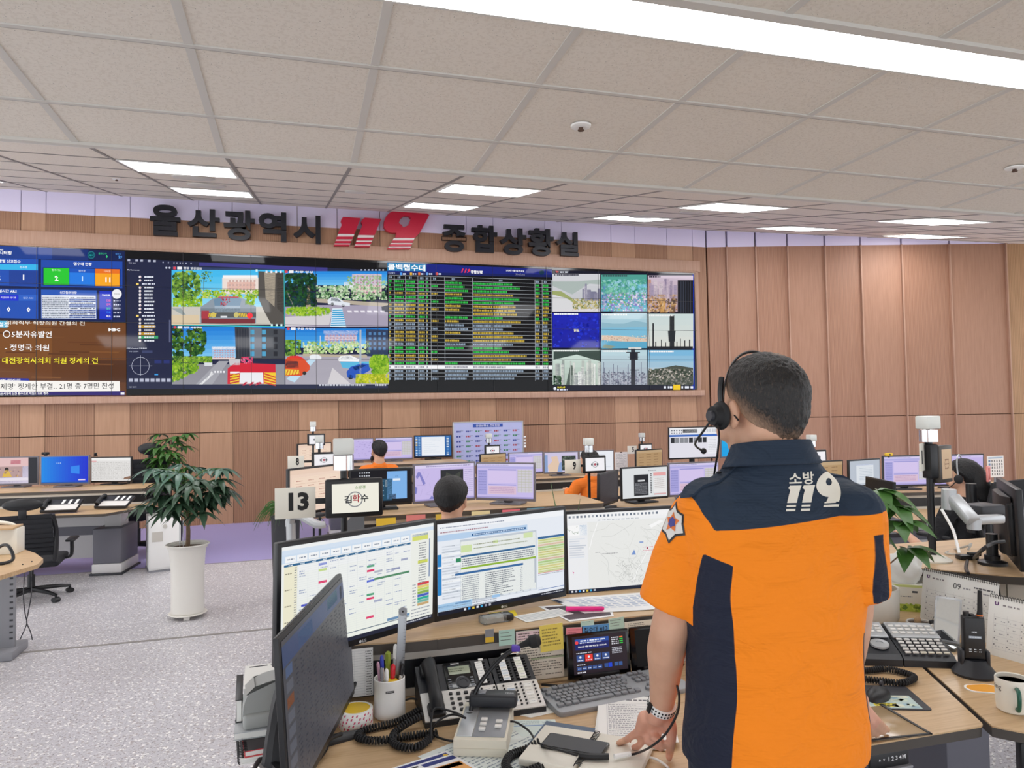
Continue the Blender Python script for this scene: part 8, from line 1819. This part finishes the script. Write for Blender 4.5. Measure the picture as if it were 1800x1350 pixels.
m = MB(TL_); m.box((.036 * cos(ca + PI), .036 * sin(ca + PI), 0), (.011, .034, .036), .004, rot=Matrix.Rotation(ca + PI, 4, 'Z')); m.build('watch_case', 'blackgloss', t)
# headset and glasses
t = thing('headset', 'black headset with a thin steel band worn by the standing officer', 'headset', MW @ HC, -FA); 
m = MB(); band = []
for k in range(25):
    a_ = PI * k / 24; band.append(HR @ V((-.087 * cos(a_), .012, -.002 + .137 * sin(a_) ** .9)))
bw = MB(); bw.tube(band, .0042, 8, flat=.5); bw.build('band', 'steel', t)
m = MB(); m.tube([HR @ V((-.089, .012, .0)), HR @ V((-.092, .012, .04)), HR @ V((-.085, .012, .078))], .006, 8, 4); m.build('band_sleeve', 'plastic_black', t)
m = MB(); ce = HR @ V((-.094, .014, -.004)); m.cyl(ce, ce + HR @ V((-.022, 0, 0)), .026, .02, 24); m.sphere(ce, (.012, .031, .031), 20, 12, HR.to_4x4()); m.cur = 1; m.cyl(ce + HR @ V((-.022, 0, 0)), ce + HR @ V((-.03, 0, 0)), .012, .011, 16); m.build('ear_cup', ['rubber', 'dark_grey'], t)
m = MB(); ce2 = HR @ V((.09, .012, -.0)); m.sphere(ce2, (.012, .027, .027), 20, 12, HR.to_4x4()); m.build('temple_pad', 'rubber', t)
m = MB(); m.tube([HR @ V(p) for p in ((-.112, .02, -.01), (-.116, .05, -.035), (-.105, .1, -.06), (-.07, .125, -.075))], .0025, 8, 4); m.sphere(HR @ V((-.065, .127, -.076)), .007, 10, 8); m.build('boom', 'plastic_black', t)
m = MB(); HM = (MW @ Matrix.Translation(HC)).inverted(); m.tube([HR @ V((-.115, .0, -.025))] + [HM @ onD(x, y, D) for x, y, D in ((1264, 762, 1.56), (1262, 790, 1.57), (1256, 830, 1.60), (1249, 870, 1.68))], .0022, 6, 5); m.build('cord', 'plastic_black', t)
t = thing('eyeglasses', 'dark framed eyeglasses worn by the standing officer', 'eyeglasses', MW @ HC, -FA)
for s in (-1, 1):
    m = MB(); m.tube([HR @ V(p) for p in ((s * .066, .092, .006), (s * .078, .05, .008), (s * .084, .0, .01), (s * .085, -.018, -.004), (s * .083, -.03, -.018))], .0018, 6, 4); m.build('temple', 'plastic_black', t)
    m = MB(); m.tube([HR @ V((s * .034 + .025 * cos(2 * PI * k / 20), .1 - abs(s * .034 + .025 * cos(2 * PI * k / 20)) * .12, .0 + .018 * sin(2 * PI * k / 20))) for k in range(21)], .0016, 6); m.build('rim', 'plastic_black', t)

# ---------------------------------------------------------------- seated people
def seated(lab, loc, rz, k=1.0, shirt='orange_cloth', hz=.62, seat=.47, arms=None, lean=(0, 0), hyaw=0, hpitch=0, hairkw=None, trousers='trouser_cloth', hair_m='hair_black', sleeve=1.0):
    """sitting figure: seat height SEAT, head centre HZ above it; ARMS = (left elbow, left wrist, left fingertip, right ...) local"""
    Hc = V((lean[0], lean[1], seat + hz)); sh = V((lean[0] * .8, lean[1] * .8, seat + hz - .205)); R_ = Matrix.Rotation(hyaw, 3, 'Z') @ Matrix.Rotation(-hpitch, 3, 'X')
    mb = MB(); head(mb, Hc, R_); chain(mb, [(Hc + V((0, -.025, -.02)), .054), (sh + V((0, -.02, .04)), .062)]); chain(mb, [(sh + V((-.13, 0, .0)), .05), (sh + V((.13, 0, 0)), .05)])
    mb.sphere((sh + V((0, 0, seat + .1)) ) / 2 if False else (lean[0] * .5, lean[1] * .5, seat + .25), (.14, .09, .26)); mb.sphere((0, 0, seat + .06), (.15, .11, .1))
    A = arms or ((V((-.26, .1, seat + .18)), V((-.2, .34, seat + .27)), V((-.16, .5, seat + .27))), (V((.26, .1, seat + .18)), V((.2, .34, seat + .27)), V((.16, .5, seat + .27))))
    for s, (el, wr, tp) in zip((-1, 1), A):
        S0 = sh + V((s * .17, 0, -.01)); chain(mb, [(sh + V((s * .12, 0, 0)), .05), (S0, .045), (el, .037), (el * .6 + wr * .4, .036), (wr, .025)]); d = (tp - wr).normalized(); sd_ = d.cross(V((0, 0, 1))).normalized()
        capsule(mb, wr, wr + d * .07, .024, .02)
        for f_ in range(4): b_ = wr + d * .06 + sd_ * (f_ - 1.5) * .018; chain(mb, [(b_, .0095), (b_ + d * .05, .0085), (b_ + d * .085 - V((0, 0, .012)), .007)])
        b_ = wr + d * .02 + sd_ * s * -.03; chain(mb, [(wr + d * .02, .014), (b_ + d * .015, .011), (b_ + d * .05, .009)])
    for s in (-1, 1): chain(mb, [(V((s * .09, .0, seat + .05)), .085), (V((s * .11, .4, seat + .03)), .06), (V((s * .11, .42, .1)), .042), (V((s * .11, .52, .05)), .036)])
    b = finish(blob(mb, .0062, 4), 'person', 'skin', None); b.location = loc; b.rotation_euler = (0, 0, rz); b.scale = (k, k, k); tag(b, lab, 'person')
    hair(Hc, b, hair_m, R_, 1.0, **(hairkw or dict(thick=.016, low=-.075, side=-.02, front=.055)))
    eyes(Hc, b, R_)
    mb = MB(); mb.sphere((lean[0] * .5, lean[1] * .5, seat + .24), (.175, .12, .27)); mb.sphere((0, 0, seat + .05), (.18, .13, .08)); chain(mb, [(sh + V((-.12, 0, -.005)), .064), (sh + V((.12, 0, -.005)), .064)]); mb.sphere(sh + V((0, -.015, .04)), (.085, .075, .062))
    for s, (el, wr, tp) in zip((-1, 1), A): S0 = sh + V((s * .17, 0, -.01)); chain(mb, [(sh + V((s * .12, 0, 0)), .06), (S0, .06), (S0 * (1 - .62 * sleeve) + el * .62 * sleeve, .058)] + ([(el, .052), (el * .2 + wr * .8, .04)] if sleeve > 1.2 else []))
    finish(blob(mb, .009, 5), 'shirt', shirt, b)
    mb = MB()
    for s in (-1, 1): chain(mb, [(V((s * .09, -.02, seat + .05)), .1), (V((s * .11, .4, seat + .03)), .075), (V((s * .11, .42, .12)), .06)])
    finish(blob(mb, .012, 4), 'trousers', trousers, b)
    for s in (-1, 1): m = MB(); m.sphere((s * .11, .5, .045), (.045, .13, .045), 16, 10); m.build('shoe', 'plastic_black', b)
    return b
q = onD(793, 876, 4.1); seated('person with short black hair seated at the console behind the front monitors, in orange', (q.x, q.y - .02, q.z - 1.215), -.25, 1.0, hz=.72, seat=.49, hyaw=-.25, hairkw=dict(thick=.022, low=-.068, side=-.03, front=.05))
q = onD(666, 800, 8.3); seated('person in orange wearing a headset, seated before the last row of monitors', (q.x, q.y, -.02), .05, 1.0, hz=.7, seat=.47, hyaw=.2, hair_m='hair_black')
hs = onD(654, 806, 8.28); t = thing('headset', 'thin black headset on the distant seated person in orange', 'headset', hs); m = MB(); m.sphere((0, 0, 0), (.02, .025, .03), 12, 8); m.build('ear_cup', 'rubber', t); m = MB(); m.tube([(0, 0, .02), (.0, .0, .08), (.04, 0, .14), (.1, 0, .15)], .004, 6, 4); m.build('band', 'plastic_black', t); m = MB(); m.tube([(0, .02, -.01), (0, .08, -.05), (.02, .12, -.06)], .003, 6, 3); m.build('boom', 'plastic_black', t)
q = onD(1040, 812, 7.2)
seated('person in a long-sleeved orange uniform leaning on a desk behind the number 9 pole', (q.x + .03, q.y - .12, q.z - 1.11), .3, 1.0, hz=.66, seat=.45, lean=(-.04, .12), hyaw=.2, sleeve=1.5,
       arms=((V((-.27, .12, .78)), V((-.12, .36, .82)), V((-.06, .46, .83))), (V((.26, .1, .63)), V((.2, .34, .72)), V((.16, .5, .72)))))
q = onD(1692, 838, 4.95); WL = (q.x, q.y, q.z - 1.19)
wo = seated('person in black with long dark hair, pink clip and a headset, seated at the right', WL, .2, .96, 'black_cloth', hz=.76, seat=.47, hyaw=.3, hpitch=.12, hairkw=dict(thick=.022, low=-.1, side=-.03, front=.06), trousers='black_cloth',
       arms=((V((-.24, .12, .70)), V((-.12, .36, .80)), V((-.06, .46, .80))), (V((.25, .1, .66)), V((.1, .3, .6)), V((.02, .38, .58)))))
MWo = wo.matrix_basis if False else Matrix.LocRotScale(V(WL), Matrix.Rotation(.2, 3, 'Z').to_quaternion(), V((.96,) * 3)); Hw = V((0, 0, 1.23)); Rw = Matrix.Rotation(.3, 3, 'Z') @ Matrix.Rotation(-.12, 3, 'X')
mb = MB(); chain(mb, [(Hw + Rw @ V((0, -.075, .03)), .07), (Hw + Rw @ V((0, -.1, -.06)), .068), (Hw + Rw @ V((.0, -.11, -.13)), .05)]); ha = blob(mb, .008, 5); ob = finish(ha, 'hair_back', 'hair_black', wo); at_ = ha.attributes.new('fade', 'FLOAT', 'POINT'); at_.data.foreach_set('value', [1.0] * len(ha.vertices))
t = thing('hair_clip', 'pink rectangular hair clip on the back of the dark-haired person\'s head', 'hair clip', MWo @ (Hw + Rw @ V((-.02, -.165, .02))), .5); mat('pink_clip', '#f0908a', .4)
m = MB(); 
for a_, d_ in (((-.03, 0, 0), (.012, .012, .1)), ((.03, 0, 0), (.012, .012, .1)), ((0, 0, .046), (.07, .012, .012)), ((0, 0, -.046), (.07, .012, .012))): m.box(a_, d_, .003)
m.build('clip_frame', 'pink_clip', t)
t = thing('headset', 'headset with a white band on the dark-haired person in black', 'headset', MWo @ Hw, .2)
m = MB(); m.tube([Rw @ V((-.098 * cos(PI * k / 20), -.0, .0 + .158 * sin(PI * k / 20))) for k in range(21)], .005, 8); m.build('band', 'silver', t)
m = MB(); m.sphere(Rw @ V((-.1, .0, -.0)), (.02, .03, .03), 16, 10); m.build('ear_cup', 'rubber', t); m = MB(); m.tube([Rw @ V(p) for p in ((-.11, .01, -.01), (-.105, .06, -.05), (-.07, .12, -.065))], .003, 6, 4); m.build('boom', 'plastic_black', t)
